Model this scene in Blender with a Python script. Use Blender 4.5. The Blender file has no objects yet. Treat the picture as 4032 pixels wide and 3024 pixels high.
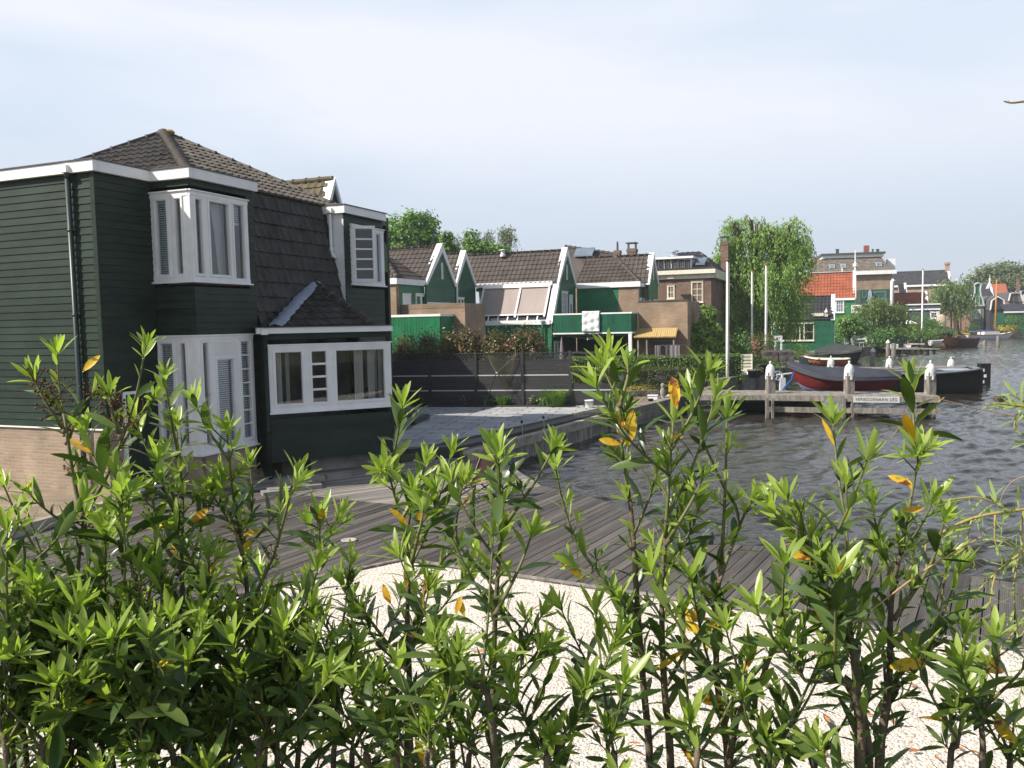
import bpy, math, random
import numpy as np
from mathutils import Vector, Matrix, noise
random.seed(7)
sc = bpy.context.scene
COL = sc.collection
# ------------------------------------------------------------------ camera
EYE = 3.1                                   # eye height over the timber deck (deck top = 0)
FPX = 3250.0
PITCH, ROLL = math.radians(-4.15), math.radians(1.15)
_f = np.array([0, math.cos(PITCH), math.sin(PITCH)]); _r = np.array([1., 0, 0]); _u = np.array([0, -math.sin(PITCH), math.cos(PITCH)])
_R = _r*math.cos(ROLL) - _u*math.sin(ROLL); _U = _u*math.cos(ROLL) + _r*math.sin(ROLL)
cam = bpy.data.cameras.new('camera'); camo = bpy.data.objects.new('camera', cam); COL.objects.link(camo)
cam.sensor_width = 36; cam.lens = 36*FPX/4032; cam.clip_start = .05; cam.clip_end = 9000
camo.matrix_world = Matrix(((_R[0], _U[0], -_f[0], 0), (_R[1], _U[1], -_f[1], 0), (_R[2], _U[2], -_f[2], EYE), (0, 0, 0, 1)))
sc.camera = camo
# ------------------------------------------------------------------ sky, sun, exposure
SUN_EL, SUN_TO = math.radians(41), np.array([-.95, -.31])
w = bpy.data.worlds.new('World'); sc.world = w; w.use_nodes = True
nt = w.node_tree; nt.nodes.clear(); N = nt.nodes.new; Lk = nt.links.new
out = N('ShaderNodeOutputWorld'); bg = N('ShaderNodeBackground'); sky = N('ShaderNodeTexSky')
sky.sky_type = 'NISHITA'; sky.sun_disc = False; sky.sun_elevation = SUN_EL
sky.sun_rotation = math.atan2(SUN_TO[0], SUN_TO[1])
sky.air_density = 1.0; sky.dust_density = 2.2; sky.ozone_density = 1.0; sky.altitude = 0
tc = N('ShaderNodeTexCoord'); mp = N('ShaderNodeMapping'); mp.inputs['Scale'].default_value = (.8, 1.3, 3.4); mp.inputs['Rotation'].default_value = (0, .32, .5)
mp.inputs['Location'].default_value = (.15, .3, .55)
n1 = N('ShaderNodeTexNoise'); n1.inputs['Scale'].default_value = 1.0; n1.inputs['Detail'].default_value = 5; n1.inputs['Roughness'].default_value = .5; n1.inputs['Distortion'].default_value = .35
r1 = N('ShaderNodeMapRange'); r1.inputs['From Min'].default_value = .37; r1.inputs['From Max'].default_value = .62
mx = N('ShaderNodeMixRGB'); mx.inputs['Color2'].default_value = (8.2, 8.35, 9.0, 1)
hz = N('ShaderNodeMixRGB'); hz.inputs['Color2'].default_value = (5.2, 6.4, 7.9, 1)
sm = N('ShaderNodeMath'); sm.operation = 'MULTIPLY'; sm.inputs[1].default_value = .85
Lk(tc.outputs['Generated'], mp.inputs['Vector']); Lk(mp.outputs[0], n1.inputs['Vector']); Lk(n1.outputs['Fac'], r1.inputs['Value'])
sx = N('ShaderNodeSeparateXYZ'); ze = N('ShaderNodeMapRange'); ze.interpolation_type = 'SMOOTHSTEP'; ze.inputs['From Min'].default_value = .40; ze.inputs['From Max'].default_value = .62; ze.inputs['To Min'].default_value = 1; ze.inputs['To Max'].default_value = .05
Lk(tc.outputs['Generated'], sx.inputs[0]); Lk(sx.outputs['Z'], ze.inputs['Value'])
hf = N('ShaderNodeMath'); hf.operation = 'MULTIPLY'; hf.inputs[1].default_value = .93; Lk(ze.outputs[0], hf.inputs[0]); Lk(hf.outputs[0], hz.inputs['Fac'])
s2 = N('ShaderNodeMath'); s2.operation = 'MULTIPLY'; Lk(ze.outputs[0], s2.inputs[1])
gz = N('ShaderNodeMapRange'); gz.inputs['From Min'].default_value = .0; gz.inputs['From Max'].default_value = .24; Lk(sx.outputs['Z'], gz.inputs['Value'])
hc = N('ShaderNodeMixRGB'); hc.inputs['Color1'].default_value = (5.35, 5.9, 6.7, 1); hc.inputs['Color2'].default_value = (5.0, 6.3, 7.9, 1); Lk(gz.outputs[0], hc.inputs['Fac']); Lk(hc.outputs[0], hz.inputs['Color2'])
cz = N('ShaderNodeMapRange'); cz.interpolation_type = 'SMOOTHSTEP'; cz.inputs['From Min'].default_value = .06; cz.inputs['From Max'].default_value = .26; cz.inputs['To Min'].default_value = .15; Lk(sx.outputs['Z'], cz.inputs['Value'])
s3 = N('ShaderNodeMath'); s3.operation = 'MULTIPLY'; Lk(cz.outputs[0], s3.inputs[1])
Lk(sky.outputs[0], hz.inputs['Color1']); Lk(hz.outputs[0], mx.inputs['Color1']); Lk(r1.outputs[0], sm.inputs[0]); Lk(sm.outputs[0], s2.inputs[0]); Lk(s2.outputs[0], s3.inputs[0]); Lk(s3.outputs[0], mx.inputs['Fac']); Lk(mx.outputs[0], bg.inputs['Color'])
bg.inputs['Strength'].default_value = .086; Lk(bg.outputs[0], out.inputs[0])
sl = bpy.data.lights.new('sun', 'SUN'); sl.energy = 5.0; sl.angle = math.radians(.6); sl.color = (1, .94, .84)
so = bpy.data.objects.new('sun', sl); COL.objects.link(so)
_h = SUN_TO/np.linalg.norm(SUN_TO)
so.rotation_euler = Vector((_h[0]*math.cos(SUN_EL), _h[1]*math.cos(SUN_EL), math.sin(SUN_EL))).to_track_quat('Z', 'Y').to_euler()
sc.view_settings.view_transform = 'Standard'; sc.view_settings.look = 'None'; sc.view_settings.exposure = .45; sc.view_settings.gamma = 1
sc.render.engine = 'CYCLES'; sc.cycles.use_denoising = True; sc.cycles.max_bounces = 7; sc.cycles.transparent_max_bounces = 12
sc.cycles.diffuse_bounces = 3; sc.cycles.glossy_bounces = 3; sc.cycles.caustics_reflective = False; sc.cycles.caustics_refractive = False
sc.cycles.sample_clamp_indirect = 6
# ------------------------------------------------------------------ surveying helpers: photo pixel (4032 x 3024) -> place in the world
C0 = np.array([0, 0, EYE])
def ray(x, y): return _f + _R*((x-2016)/FPX) + _U*((1512-y)/FPX)
def at(x, y, Y):
    d = ray(x, y); return C0 + d*(Y/d[1])
def onz(x, y, z):
    d = ray(x, y); return C0 + d*((z-EYE)/d[2])
class Fr:
    def __init__(s, o, deg):
        s.o = np.array([o[0], o[1], 0.]); s.a = t = math.radians(deg); s.deg = deg
        s.u = np.array([math.cos(t), math.sin(t), 0]); s.v = np.array([-math.sin(t), math.cos(t), 0])
    def loc(s, P):
        d = P - s.o; return np.array([d@s.u, d@s.v, d[2]])
    def onv(s, x, y, v):
        d = ray(x, y); return s.loc(C0 + d*((v-(C0-s.o)@s.v)/(d@s.v)))
    def onu(s, x, y, u):
        d = ray(x, y); return s.loc(C0 + d*((u-(C0-s.o)@s.u)/(d@s.u)))
    def w(s, u, v, z): return s.o + s.u*u + s.v*v + np.array([0, 0, z])
    def Pv(s, v, out=-1): return lambda a, z, o=0.: s.w(a, v+out*o, z)      # wall plane v = const
    def Pu(s, u, out=1): return lambda a, z, o=0.: s.w(u+out*o, a, z)       # wall plane u = const
def nrm(v): v = np.asarray(v, float); return v/np.linalg.norm(v)
# ------------------------------------------------------------------ things, parts and meshes
MATI = {}
def thing(name, label, cat, loc, rot=0, group=None):
    o = bpy.data.objects.new(name, None); COL.objects.link(o); o.empty_display_size = .2
    o.location = [float(q) for q in loc]; o.rotation_euler = (0, 0, rot); o['label'] = label; o['category'] = cat
    if group: o['group'] = group
    M = Matrix.Translation(Vector([float(q) for q in loc])) @ Matrix.Rotation(rot, 4, 'Z'); MATI[o.name] = np.array(M.inverted())
    return o
def root(o):
    while o.parent: o = o.parent
    return o
def link_mesh(name, V, F, mats, parent=None, loc=None, mi=None, smooth=False):
    V = np.asarray(V, float).reshape(-1, 3)
    if parent is not None:
        I = MATI[root(parent).name]; V = V @ I[:3, :3].T + I[:3, 3]
    elif loc is not None: V = V - np.asarray(loc, float)
    me = bpy.data.meshes.new(name)
    if isinstance(F, np.ndarray):
        k = F.shape[1]; me.vertices.add(len(V)); me.vertices.foreach_set('co', V.astype(np.float32).ravel())
        me.loops.add(F.size); me.loops.foreach_set('vertex_index', F.astype(np.int32).ravel()); me.polygons.add(len(F))
        me.polygons.foreach_set('loop_start', np.arange(0, F.size, k, dtype=np.int32)); me.polygons.foreach_set('loop_total', np.full(len(F), k, dtype=np.int32))
        me.update(calc_edges=True)
    else: me.from_pydata([tuple(q) for q in V], [], F)
    for m in (mats if isinstance(mats, (list, tuple)) else [mats]): me.materials.append(m)
    if mi is not None: me.polygons.foreach_set('material_index', np.asarray(mi, np.int32))
    if smooth: me.polygons.foreach_set('use_smooth', np.ones(len(me.polygons), bool))
    me.update()
    o = bpy.data.objects.new(name, me); COL.objects.link(o)
    if parent is not None: o.parent = parent
    elif loc is not None: o.location = [float(q) for q in loc]
    return o
class MB:
    def __init__(s): s.v = []; s.f = []; s.mi = []; s.m = 0
    def add(s, V, F):
        b = len(s.v); s.v += [tuple(map(float, q)) for q in V]
        for f in F: s.f.append(tuple(b+i for i in f)); s.mi.append(s.m)
    def hexa(s, P): s.add(P, [(0, 3, 2, 1), (4, 5, 6, 7), (0, 1, 5, 4), (1, 2, 6, 5), (2, 3, 7, 6), (3, 0, 4, 7)])
    def obox(s, O, U, V, W):
        O, U, V, W = map(np.asarray, (O, U, V, W)); s.hexa([O, O+U, O+U+V, O+V, O+W, O+U+W, O+U+V+W, O+V+W])
    def box(s, c, sz, ang=0):
        t = ang; U = np.array([math.cos(t), math.sin(t), 0]); V = np.array([-math.sin(t), math.cos(t), 0]); W = np.array([0, 0, 1.])
        c = np.asarray(c, float); s.obox(c-U*sz[0]/2-V*sz[1]/2-W*sz[2]/2, U*sz[0], V*sz[1], W*sz[2])
    def pbox(s, P, a0, a1, z0, z1, o0, o1):
        s.hexa([P(a0, z0, o0), P(a1, z0, o0), P(a1, z0, o1), P(a0, z0, o1), P(a0, z1, o0), P(a1, z1, o0), P(a1, z1, o1), P(a0, z1, o1)])
    def quad(s, a, b, c, d): s.add([a, b, c, d], [(0, 1, 2, 3)])
    def poly(s, pts): s.add(pts, [tuple(range(len(pts)))])
    def prism(s, pts, d):
        n = len(pts); pts = [np.asarray(p, float) for p in pts]; d = np.asarray(d, float)
        s.add(pts+[p+d for p in pts], [tuple(range(n))[::-1], tuple(range(n, 2*n))]+[(i, (i+1) % n, n+(i+1) % n, n+i) for i in range(n)])
    def slab(s, pts, z0, z1): s.prism([np.array([p[0], p[1], z0]) for p in pts], (0, 0, z1-z0))
    def tube(s, path, r, n=7, cap=True):
        path = [np.asarray(p, float) for p in path]; m = len(path); V = []; px = None
        for i, p in enumerate(path):
            t = nrm(path[min(i+1, m-1)]-path[max(i-1, 0)]+1e-9)
            if px is None: px = nrm(np.cross(t, [0, 0, 1.]) if abs(t[2]) < .9 else np.cross(t, [0, 1., 0]))
            else: px = nrm(px - t*(px@t))
            py = np.cross(t, px); ri = r[i] if hasattr(r, '__len__') else r
            V += [p+ri*(px*math.cos(2*math.pi*k/n)+py*math.sin(2*math.pi*k/n)) for k in range(n)]
        F = [(i*n+k, i*n+(k+1) % n, (i+1)*n+(k+1) % n, (i+1)*n+k) for i in range(m-1) for k in range(n)]
        if cap: F += [tuple(range(n))[::-1], tuple((m-1)*n+k for k in range(n))]
        s.add(V, F)
    def lathe(s, c, prof, n=16, sx=1, sy=1):
        c = np.asarray(c, float); V = [c+np.array([r*math.cos(2*math.pi*k/n)*sx, r*math.sin(2*math.pi*k/n)*sy, z]) for r, z in prof for k in range(n)]; m = len(prof)
        s.add(V, [(i*n+k, i*n+(k+1) % n, (i+1)*n+(k+1) % n, (i+1)*n+k) for i in range(m-1) for k in range(n)]+[tuple(range(n))[::-1], tuple((m-1)*n+k for k in range(n))])
    def grid(s, pts):                      # pts[i][j] world points
        n, m = len(pts), len(pts[0])
        s.add([q for r in pts for q in r], [(i*m+j, i*m+j+1, (i+1)*m+j+1, (i+1)*m+j) for i in range(n-1) for j in range(m-1)])
    def build(s, name, mats, parent=None, smooth=False, loc=None):
        return link_mesh(name, s.v, s.f, mats, parent, loc, s.mi if isinstance(mats, (list, tuple)) else None, smooth)
def tag(o, label, cat, group=None):
    o['label'] = label; o['category'] = cat
    if group: o['group'] = group
    return o
def struct(o, kind='structure'): o['kind'] = kind; return o
def mid(v): v = np.asarray(v, float); return np.array([*(v[:, :2].min(0)+v[:, :2].max(0))/2, v[:, 2].min()])
def solo(name, mb, mat, label, cat, group=None, smooth=False):           # a thing that is one mesh, origin at its base
    return tag(mb.build(name, mat, None, smooth, loc=mid(mb.v)), label, cat, group)
def copy_tree(o, parent=None):
    c = o.copy(); COL.objects.link(c)
    if parent is not None: c.parent = parent
    for ch in list(o.children): copy_tree(ch, c)
    return c
# ------------------------------------------------------------------ materials
def _nodes(name):
    m = bpy.data.materials.new(name); m.use_nodes = True; t = m.node_tree; return m, t, t.nodes['Principled BSDF']
def mat(name, c, rough=.6, var=.18, scale=3., bump=0., bscale=60., spec=.4, metal=0., c2=None, stretch=(1, 1, 1), thr=(.35, .68), isl=0.):
    m, t, b = _nodes(name); N = t.nodes.new; L = t.links.new
    tc = N('ShaderNodeTexCoord'); mp = N('ShaderNodeMapping'); mp.inputs['Scale'].default_value = stretch; L(tc.outputs['Object'], mp.inputs[0])
    n = N('ShaderNodeTexNoise'); n.inputs['Scale'].default_value = scale; n.inputs['Detail'].default_value = 5; n.inputs['Roughness'].default_value = .6; L(mp.outputs[0], n.inputs['Vector'])
    r = N('ShaderNodeMapRange'); r.inputs['From Min'].default_value = thr[0]; r.inputs['From Max'].default_value = thr[1]; L(n.outputs['Fac'], r.inputs['Value'])
    x = N('ShaderNodeMixRGB'); x.inputs['Color1'].default_value = (*[q*(1-var) for q in c], 1); x.inputs['Color2'].default_value = (*(c2 or [min(1, q*(1+var)) for q in c]), 1)
    L(r.outputs[0], x.inputs['Fac']); L(x.outputs[0], b.inputs['Base Color'])
    if isl:
        gi = N('ShaderNodeNewGeometry'); ri = N('ShaderNodeMapRange'); ri.inputs['To Min'].default_value = 1-isl; ri.inputs['To Max'].default_value = 1+isl; L(gi.outputs['Random Per Island'], ri.inputs['Value'])
        mi = N('ShaderNodeMixRGB'); mi.blend_type = 'MULTIPLY'; mi.inputs['Fac'].default_value = 1; L(x.outputs[0], mi.inputs['Color1']); L(ri.outputs[0], mi.inputs['Color2']); L(mi.outputs[0], b.inputs['Base Color'])
    b.inputs['Roughness'].default_value = rough; b.inputs['Specular IOR Level'].default_value = spec; b.inputs['Metallic'].default_value = metal
    if bump:
        n2 = N('ShaderNodeTexNoise'); n2.inputs['Scale'].default_value = bscale; n2.inputs['Detail'].default_value = 4; L(mp.outputs[0], n2.inputs['Vector'])
        bp = N('ShaderNodeBump'); bp.inputs['Strength'].default_value = bump; bp.inputs['Distance'].default_value = .02; L(n2.outputs['Fac'], bp.inputs['Height']); L(bp.outputs[0], b.inputs['Normal'])
    return m
def brick(name, c1, c2, mortar, bw=.22, bh=.065, ms=.012, squash=1., axis='side', var=.25, rough=.85, offset=.5, bump=.5):
    m, t, b = _nodes(name); N = t.nodes.new; L = t.links.new
    tc = N('ShaderNodeTexCoord'); sp = N('ShaderNodeSeparateXYZ'); L(tc.outputs['Object'], sp.inputs[0]); cb = N('ShaderNodeCombineXYZ')
    if axis == 'side':
        a = N('ShaderNodeMath'); L(sp.outputs['X'], a.inputs[0]); L(sp.outputs['Y'], a.inputs[1]); L(a.outputs[0], cb.inputs['X']); L(sp.outputs['Z'], cb.inputs['Y'])
    else: L(sp.outputs['X'], cb.inputs['X']); L(sp.outputs['Y'], cb.inputs['Y'])
    k = N('ShaderNodeTexBrick'); L(cb.outputs[0], k.inputs['Vector']); k.offset = offset
    k.inputs['Color1'].default_value = (*c1, 1); k.inputs['Color2'].default_value = (*c2, 1); k.inputs['Mortar'].default_value = (*mortar, 1)
    k.inputs['Scale'].default_value = 1; k.inputs['Mortar Size'].default_value = ms; k.inputs['Brick Width'].default_value = bw; k.inputs['Row Height'].default_value = bh; k.inputs['Bias'].default_value = 0
    n = N('ShaderNodeTexNoise'); n.inputs['Scale'].default_value = 1.3; n.inputs['Detail'].default_value = 6; L(tc.outputs['Object'], n.inputs['Vector'])
    r = N('ShaderNodeMapRange'); r.inputs['From Min'].default_value = .3; r.inputs['From Max'].default_value = .7; r.inputs['To Min'].default_value = 1-var; r.inputs['To Max'].default_value = 1+var; L(n.outputs['Fac'], r.inputs['Value'])
    x = N('ShaderNodeMixRGB'); x.blend_type = 'MULTIPLY'; x.inputs['Fac'].default_value = 1; L(k.outputs['Color'], x.inputs['Color1']); L(r.outputs[0], x.inputs['Color2']); L(x.outputs[0], b.inputs['Base Color'])
    b.inputs['Roughness'].default_value = rough
    if bump:
        bp = N('ShaderNodeBump'); bp.inputs['Strength'].default_value = bump; bp.inputs['Distance'].default_value = .008; bp.invert = True; L(k.outputs['Fac'], bp.inputs['Height']); L(bp.outputs[0], b.inputs['Normal'])
    return m
def leafmat(name, lo, hi, rough=.4, trans=.3, spec=.5, tcol=None):
    m, t, b = _nodes(name); N = t.nodes.new; L = t.links.new
    g = N('ShaderNodeNewGeometry'); x = N('ShaderNodeMixRGB'); x.inputs['Color1'].default_value = (*lo, 1); x.inputs['Color2'].default_value = (*hi, 1); L(g.outputs['Random Per Island'], x.inputs['Fac'])
    L(x.outputs[0], b.inputs['Base Color']); b.inputs['Roughness'].default_value = rough; b.inputs['Specular IOR Level'].default_value = spec
    tr = N('ShaderNodeBsdfTranslucent'); mu = N('ShaderNodeMixRGB'); mu.blend_type = 'MULTIPLY'; mu.inputs['Fac'].default_value = 1; mu.inputs['Color2'].default_value = (*(tcol or (1.9, 2.1, .9)), 1)
    L(x.outputs[0], mu.inputs['Color1']); L(mu.outputs[0], tr.inputs['Color'])
    s = N('ShaderNodeMixShader'); s.inputs['Fac'].default_value = trans; L(b.outputs[0], s.inputs[1]); L(tr.outputs[0], s.inputs[2]); L(s.outputs[0], t.nodes['Material Output'].inputs[0])
    return m
def glassmat(name, tint=(.75, .8, .8), ior=1.5):
    m, t, b = _nodes(name); t.nodes.remove(b); N = t.nodes.new; L = t.links.new
    fr = N('ShaderNodeFresnel'); fr.inputs['IOR'].default_value = ior; ad = N('ShaderNodeMath'); ad.inputs[1].default_value = .05; L(fr.outputs[0], ad.inputs[0])
    a = N('ShaderNodeBsdfTransparent'); a.inputs[0].default_value = (*tint, 1); g = N('ShaderNodeBsdfGlossy'); g.inputs['Roughness'].default_value = .01; g.inputs['Color'].default_value = (.95, .97, 1, 1)
    s = N('ShaderNodeMixShader'); L(ad.outputs[0], s.inputs[0]); L(a.outputs[0], s.inputs[1]); L(g.outputs[0], s.inputs[2]); L(s.outputs[0], t.nodes['Material Output'].inputs[0])
    return m
WHITE = mat('white_paint', (.80, .79, .77), .42, .05, 2.5, c2=(.86, .85, .835))
CREAM = mat('cream_paint', (.72, .68, .55), .5, .08)
SIDE_D = mat('dark_green_siding', (.0165, .031, .0205), .5, .25, 1.6, .15, 30, .2, stretch=(1, 1, 3), isl=.16)
GREEN = mat('bright_green_paint', (.012, .15, .062), .45, .2, 1.5, spec=.35, isl=.1)
GREEN2 = mat('deep_green_paint', (.012, .098, .053), .45, .2, 1.5, spec=.35, isl=.1)
TEAL = mat('pale_teal_paint', (.10, .22, .19), .5, .15)
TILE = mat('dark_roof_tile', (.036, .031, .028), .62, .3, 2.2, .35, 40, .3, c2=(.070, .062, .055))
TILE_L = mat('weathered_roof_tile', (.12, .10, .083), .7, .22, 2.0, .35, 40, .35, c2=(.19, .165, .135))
TILE_R = mat('row_roof_tile', (.075, .060, .050), .6, .25, 1.2, .2, 20, .4)
TILE_B = mat('blue_black_tile', (.035, .035, .042), .5, .3, 1.2, .2, 20, .4)
TILE_O = mat('orange_roof_tile', (.30, .085, .042), .7, .22, 1.0, .2, 15, .3)
SLATE = mat('grey_brown_slate', (.17, .145, .12), .8, .35, 2.5, .2, 12, .3)
RIDGE = mat('ridge_tile', (.075, .066, .058), .7, .3, 5, .3, 50, .3, c2=(.12, .10, .085))
LEAD = mat('grey_lead_sheet', (.34, .38, .44), .45, .15, 9, .5, 14, .5)
GREY_D = mat('dark_grey_metal', (.07, .072, .075), .45, .1, 4)
GLASS = glassmat('window_glass', (.93, .96, .96))
GLASS_D = mat('dark_window_glass', (.012, .014, .016), .06, .2, .8, spec=.8)
GLASS_S = mat('pale_window_glass', (.16, .20, .25), .08, .25, .9, spec=.8)
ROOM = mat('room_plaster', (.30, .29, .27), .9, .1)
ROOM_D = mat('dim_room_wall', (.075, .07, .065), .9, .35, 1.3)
BLIND = mat('blind_slat', (.80, .86, .88), .5, .05)
CURT = mat('pale_curtain', (.62, .60, .57), .9, .08, 8, stretch=(6, 6, .3))
BRICK_Y = brick('yellow_brown_brick', (.36, .26, .175), (.28, .195, .13), (.30, .25, .20))
BRICK_R = brick('brown_brick', (.25, .165, .10), (.34, .23, .145), (.28, .22, .165), .21, .065)
BRICK_D = brick('old_red_brick', (.135, .075, .05), (.20, .115, .075), (.17, .135, .105), .24, .075)
BRICK_P = brick('pale_brick', (.40, .28, .21), (.34, .23, .17), (.38, .31, .25), .24, .075)
WOOD_G = mat('weathered_grey_timber', (.17, .15, .13), .8, .3, 2.2, .4, 30, .3, c2=(.34, .31, .275), stretch=(3, 3, 1), isl=.15)
WOOD_P = mat('pale_weathered_timber', (.33, .28, .22), .8, .3, 3, .3, 30, .3, c2=(.46, .41, .34))
BLACK = mat('black_plastic', (.012, .012, .013), .4, .2, 4)
CONC = mat('concrete', (.27, .25, .22), .9, .25, 1.8, .3, 25, .2)
DCONC = mat('damp_dark_concrete', (.13, .115, .095), .85, .45, 1.4, .4, 20, .2, c2=(.24, .22, .19))
BARK = mat('bark', (.11, .08, .055), .9, .3, 8, .5, 30)
# ------------------------------------------------------------------ building helpers
def hspan(poly, z):
    xs = []
    n = len(poly)
    for i in range(n):
        (a, za), (b, zb) = poly[i], poly[(i+1) % n]
        if (za <= z) != (zb <= z): xs.append(a+(b-a)*(z-za)/(zb-za))
    return (min(xs), max(xs)) if len(xs) >= 2 else None
def siding(mb, P, poly, pitch=.134, holes=(), t=.022, tt=.006):
    z0 = min(q[1] for q in poly); z1 = max(q[1] for q in poly); z = z0; jr = random.Random(int(z1*100))
    while z < z1-.004:
        zt = min(z+pitch, z1); lo = hspan(poly, z+.002); hi = hspan(poly, zt-.002)
        if lo is None or hi is None: z = zt; continue
        cuts = sorted([h for h in holes if h[2] < zt-.01 and h[3] > z+.01]); segs = []; a0, b0 = lo[0], hi[0]
        for h in cuts:
            if h[0] > a0: segs.append((a0, h[0], b0, h[0]))
            a0 = b0 = max(a0, h[1])
        segs.append((a0, lo[1], b0, hi[1]))
        cut2 = []
        for s0, s1, q0, q1 in segs:
            while s1-s0 > 5.2:
                k = jr.uniform(2.2, 4.4); cut2.append((s0, s0+k-.004, q0 if abs(q0-s0) > 1e-6 else s0, s0+k-.004)); s0 = q0 = s0+k
            cut2.append((s0, s1, q0, q1))
        for s0, s1, q0, q1 in cut2:
            if s1-s0 < .004: continue
            mb.add([P(s0, z, t), P(s1, z, t), P(q1, zt, tt), P(q0, zt, tt), P(s0, z, -.03), P(s1, z, -.03), P(q1, zt, -.03), P(q0, zt, -.03)],
                   [(0, 1, 2, 3), (4, 5, 1, 0), (0, 3, 7, 4), (1, 5, 6, 2)])
        z = zt
def vboards(mb, P, a0, a1, z0, z1, wd=.12, t=.02):
    n = max(1, round((a1-a0)/wd)); k = (a1-a0)/n
    for i in range(n): mb.pbox(P, a0+i*k+.004, a0+(i+1)*k-.004, z0, z1, -.03, t+.003*(i % 2))
    mb.pbox(P, a0, a1, z0, z1, -.05, 0)
def tiles(mb, O, U, T, poly, w=.3, h=.34, amp=.035, lift=.03, ns=6, jit=.004):
    O, U, T = map(np.asarray, (O, U, T)); Nn = nrm(np.cross(U, T))
    if Nn[2] < 0: Nn = -Nn
    t0 = min(q[1] for q in poly); tend = max(q[1] for q in poly)
    def wave(a):
        x = (a/w) % 1; return amp*(max(0, math.cos(2*math.pi*x))**1.2*1.0 + .18*math.sin(math.pi*x)**2)
    rr = random.Random(3)
    while t0 < tend-.02:
        t1 = min(t0+h, tend); lo = hspan(poly, t0+.003); hi = hspan(poly, t1-.003)
        if lo is None or hi is None: t0 = t1; continue
        A, B = min(lo[0], hi[0]), max(lo[1], hi[1]); g = [A]+[k*w/ns for k in range(math.ceil(A*ns/w+.01), math.floor(B*ns/w-.01)+1)]+[B]
        rows = [[], [], []]; jr = {}
        for a in g:
            k = math.floor(a/w+.5); j = jr.setdefault(k, rr.uniform(-jit, jit)); ab = min(max(a, lo[0]), lo[1]); at_ = min(max(a, hi[0]), hi[1]); wv = wave(a)
            rows[0].append(O+U*ab+T*(t0-.02)+Nn*(wv*.6-.004)); rows[1].append(O+U*ab+T*(t0-.02)+Nn*(wv+lift+j)); rows[2].append(O+U*at_+T*(t1)+Nn*(wv+j))
        mb.grid(rows); t0 = t1
def ridge(mb, A, B, r=.09, seg=.36, over=.014):
    A, B = np.asarray(A, float), np.asarray(B, float); L = np.linalg.norm(B-A); n = max(1, round(L/seg)); d = (B-A)/L
    for i in range(n):
        p, q = A+d*L*i/n, A+d*(L*(i+1)/n+.03); mb.tube([p, p+d*.05, p+d*.052, q], [r+over, r+over, r, r*.92], 9)
def frame_rect(mb, P, a0, a1, z0, z1, fw, o0, o1):
    mb.pbox(P, a0, a1, z1-fw, z1, o0, o1); mb.pbox(P, a0, a1, z0, z0+fw, o0, o1); mb.pbox(P, a0, a0+fw, z0+fw, z1-fw, o0, o1); mb.pbox(P, a1-fw, a1, z0+fw, z1-fw, o0, o1)
def window(parent, P, a0, a1, z0, z1, lights=None, fw=.06, sash=.045, out=.05, glass=None, frame=None, bars=.025, name='window', blind=None, sill=True):
    """lights: (a0,a1,z0,z1,columns,rows) glazed openings; the rest of the rectangle is frame"""
    glass = glass or GLASS_D; frame = frame or WHITE; lights = lights or [(a0+fw, a1-fw, z0+fw, z1-fw, 1, 1)]
    f = MB(); g = MB()
    sp = sorted(lights); e = a0
    f.pbox(P, a0, a1, z1-fw, z1, -.05, out); f.pbox(P, a0, a1, z0, z0+fw, -.05, out)
    for la, lb, za, zb, nc, nr in sp:
        f.pbox(P, e, la, z0+fw, z1-fw, -.05, out-.012)
        if zb < z1-fw-.005: f.pbox(P, la, lb, zb, z1-fw, -.05, out-.015)
        if za > z0+fw+.005: f.pbox(P, la, lb, z0+fw, za, -.05, out-.015)
        frame_rect(f, P, la-.01, lb+.01, za-.01, zb+.01, .014, -.05, out-.004)
        g0 = min(.05, (la-e)*.42, (z1-zb)*.42, (za-z0)*.42)
        if g0 > .02: frame_rect(f, P, la-g0, lb+g0, za-g0, zb+g0, g0-.012, -.01, out+.008)
        for k in range(1, nc): x = la+(lb-la)*k/nc; f.pbox(P, x-bars/2, x+bars/2, za, zb, -.02, out-.022)
        for k in range(1, nr): y = za+(zb-za)*k/nr; f.pbox(P, la, lb, y-bars/2, y+bars/2, -.02, out-.026)
        g.quad(P(la, za, -.012), P(lb, za, -.012), P(lb, zb, -.012), P(la, zb, -.012)); e = lb
    f.pbox(P, e, a1, z0+fw, z1-fw, -.05, out-.012)
    if sill: f.pbox(P, a0-.03, a1+.03, z0-.03, z0, -.03, out+.045); f.pbox(P, a0-.02, a1+.02, z1, z1+.025, -.03, out+.03)
    fo = f.build(name, frame, parent); g.build('pane', glass, fo)
    if blind:
        b = MB()
        for la, lb, za, zb, nc, nr in blind:
            z = zb-.03
            while z > za: b.add([P(la-.02, z, -.085), P(lb+.02, z, -.085), P(lb+.02, z-.029, -.068), P(la-.02, z-.029, -.068)], [(0, 1, 2, 3)]); z -= .042
            b.pbox(P, la-.02, lb+.02, zb-.04, zb+.02, -.1, -.05)
        b.build('blind', BLIND, fo)
    return fo
def room(parent, P, a0, a1, z0, z1, d=.9, m=None):
    r = MB(); r.pbox(P, a0, a1, z0, z1, -d-.02, -d); r.pbox(P, a0-.02, a0, z0, z1, -d, -.1); r.pbox(P, a1, a1+.02, z0, z1, -d, -.1); r.pbox(P, a0, a1, z1, z1+.02, -d, -.1); r.pbox(P, a0, a1, z0-.02, z0, -d, -.1)
    return r.build('room', m or ROOM_D, parent)
def downpipe(parent, path, r=.045, m=None, name='downpipe'):
    b = MB(); b.tube(path, r, 10)
    for p in path[1:-1]: b.lathe(np.asarray(p)-[0, 0, .05], [(r*1.2, 0), (r*1.2, .1)], 10)
    return b.build(name, m or SIDE_D, parent, True)
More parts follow.
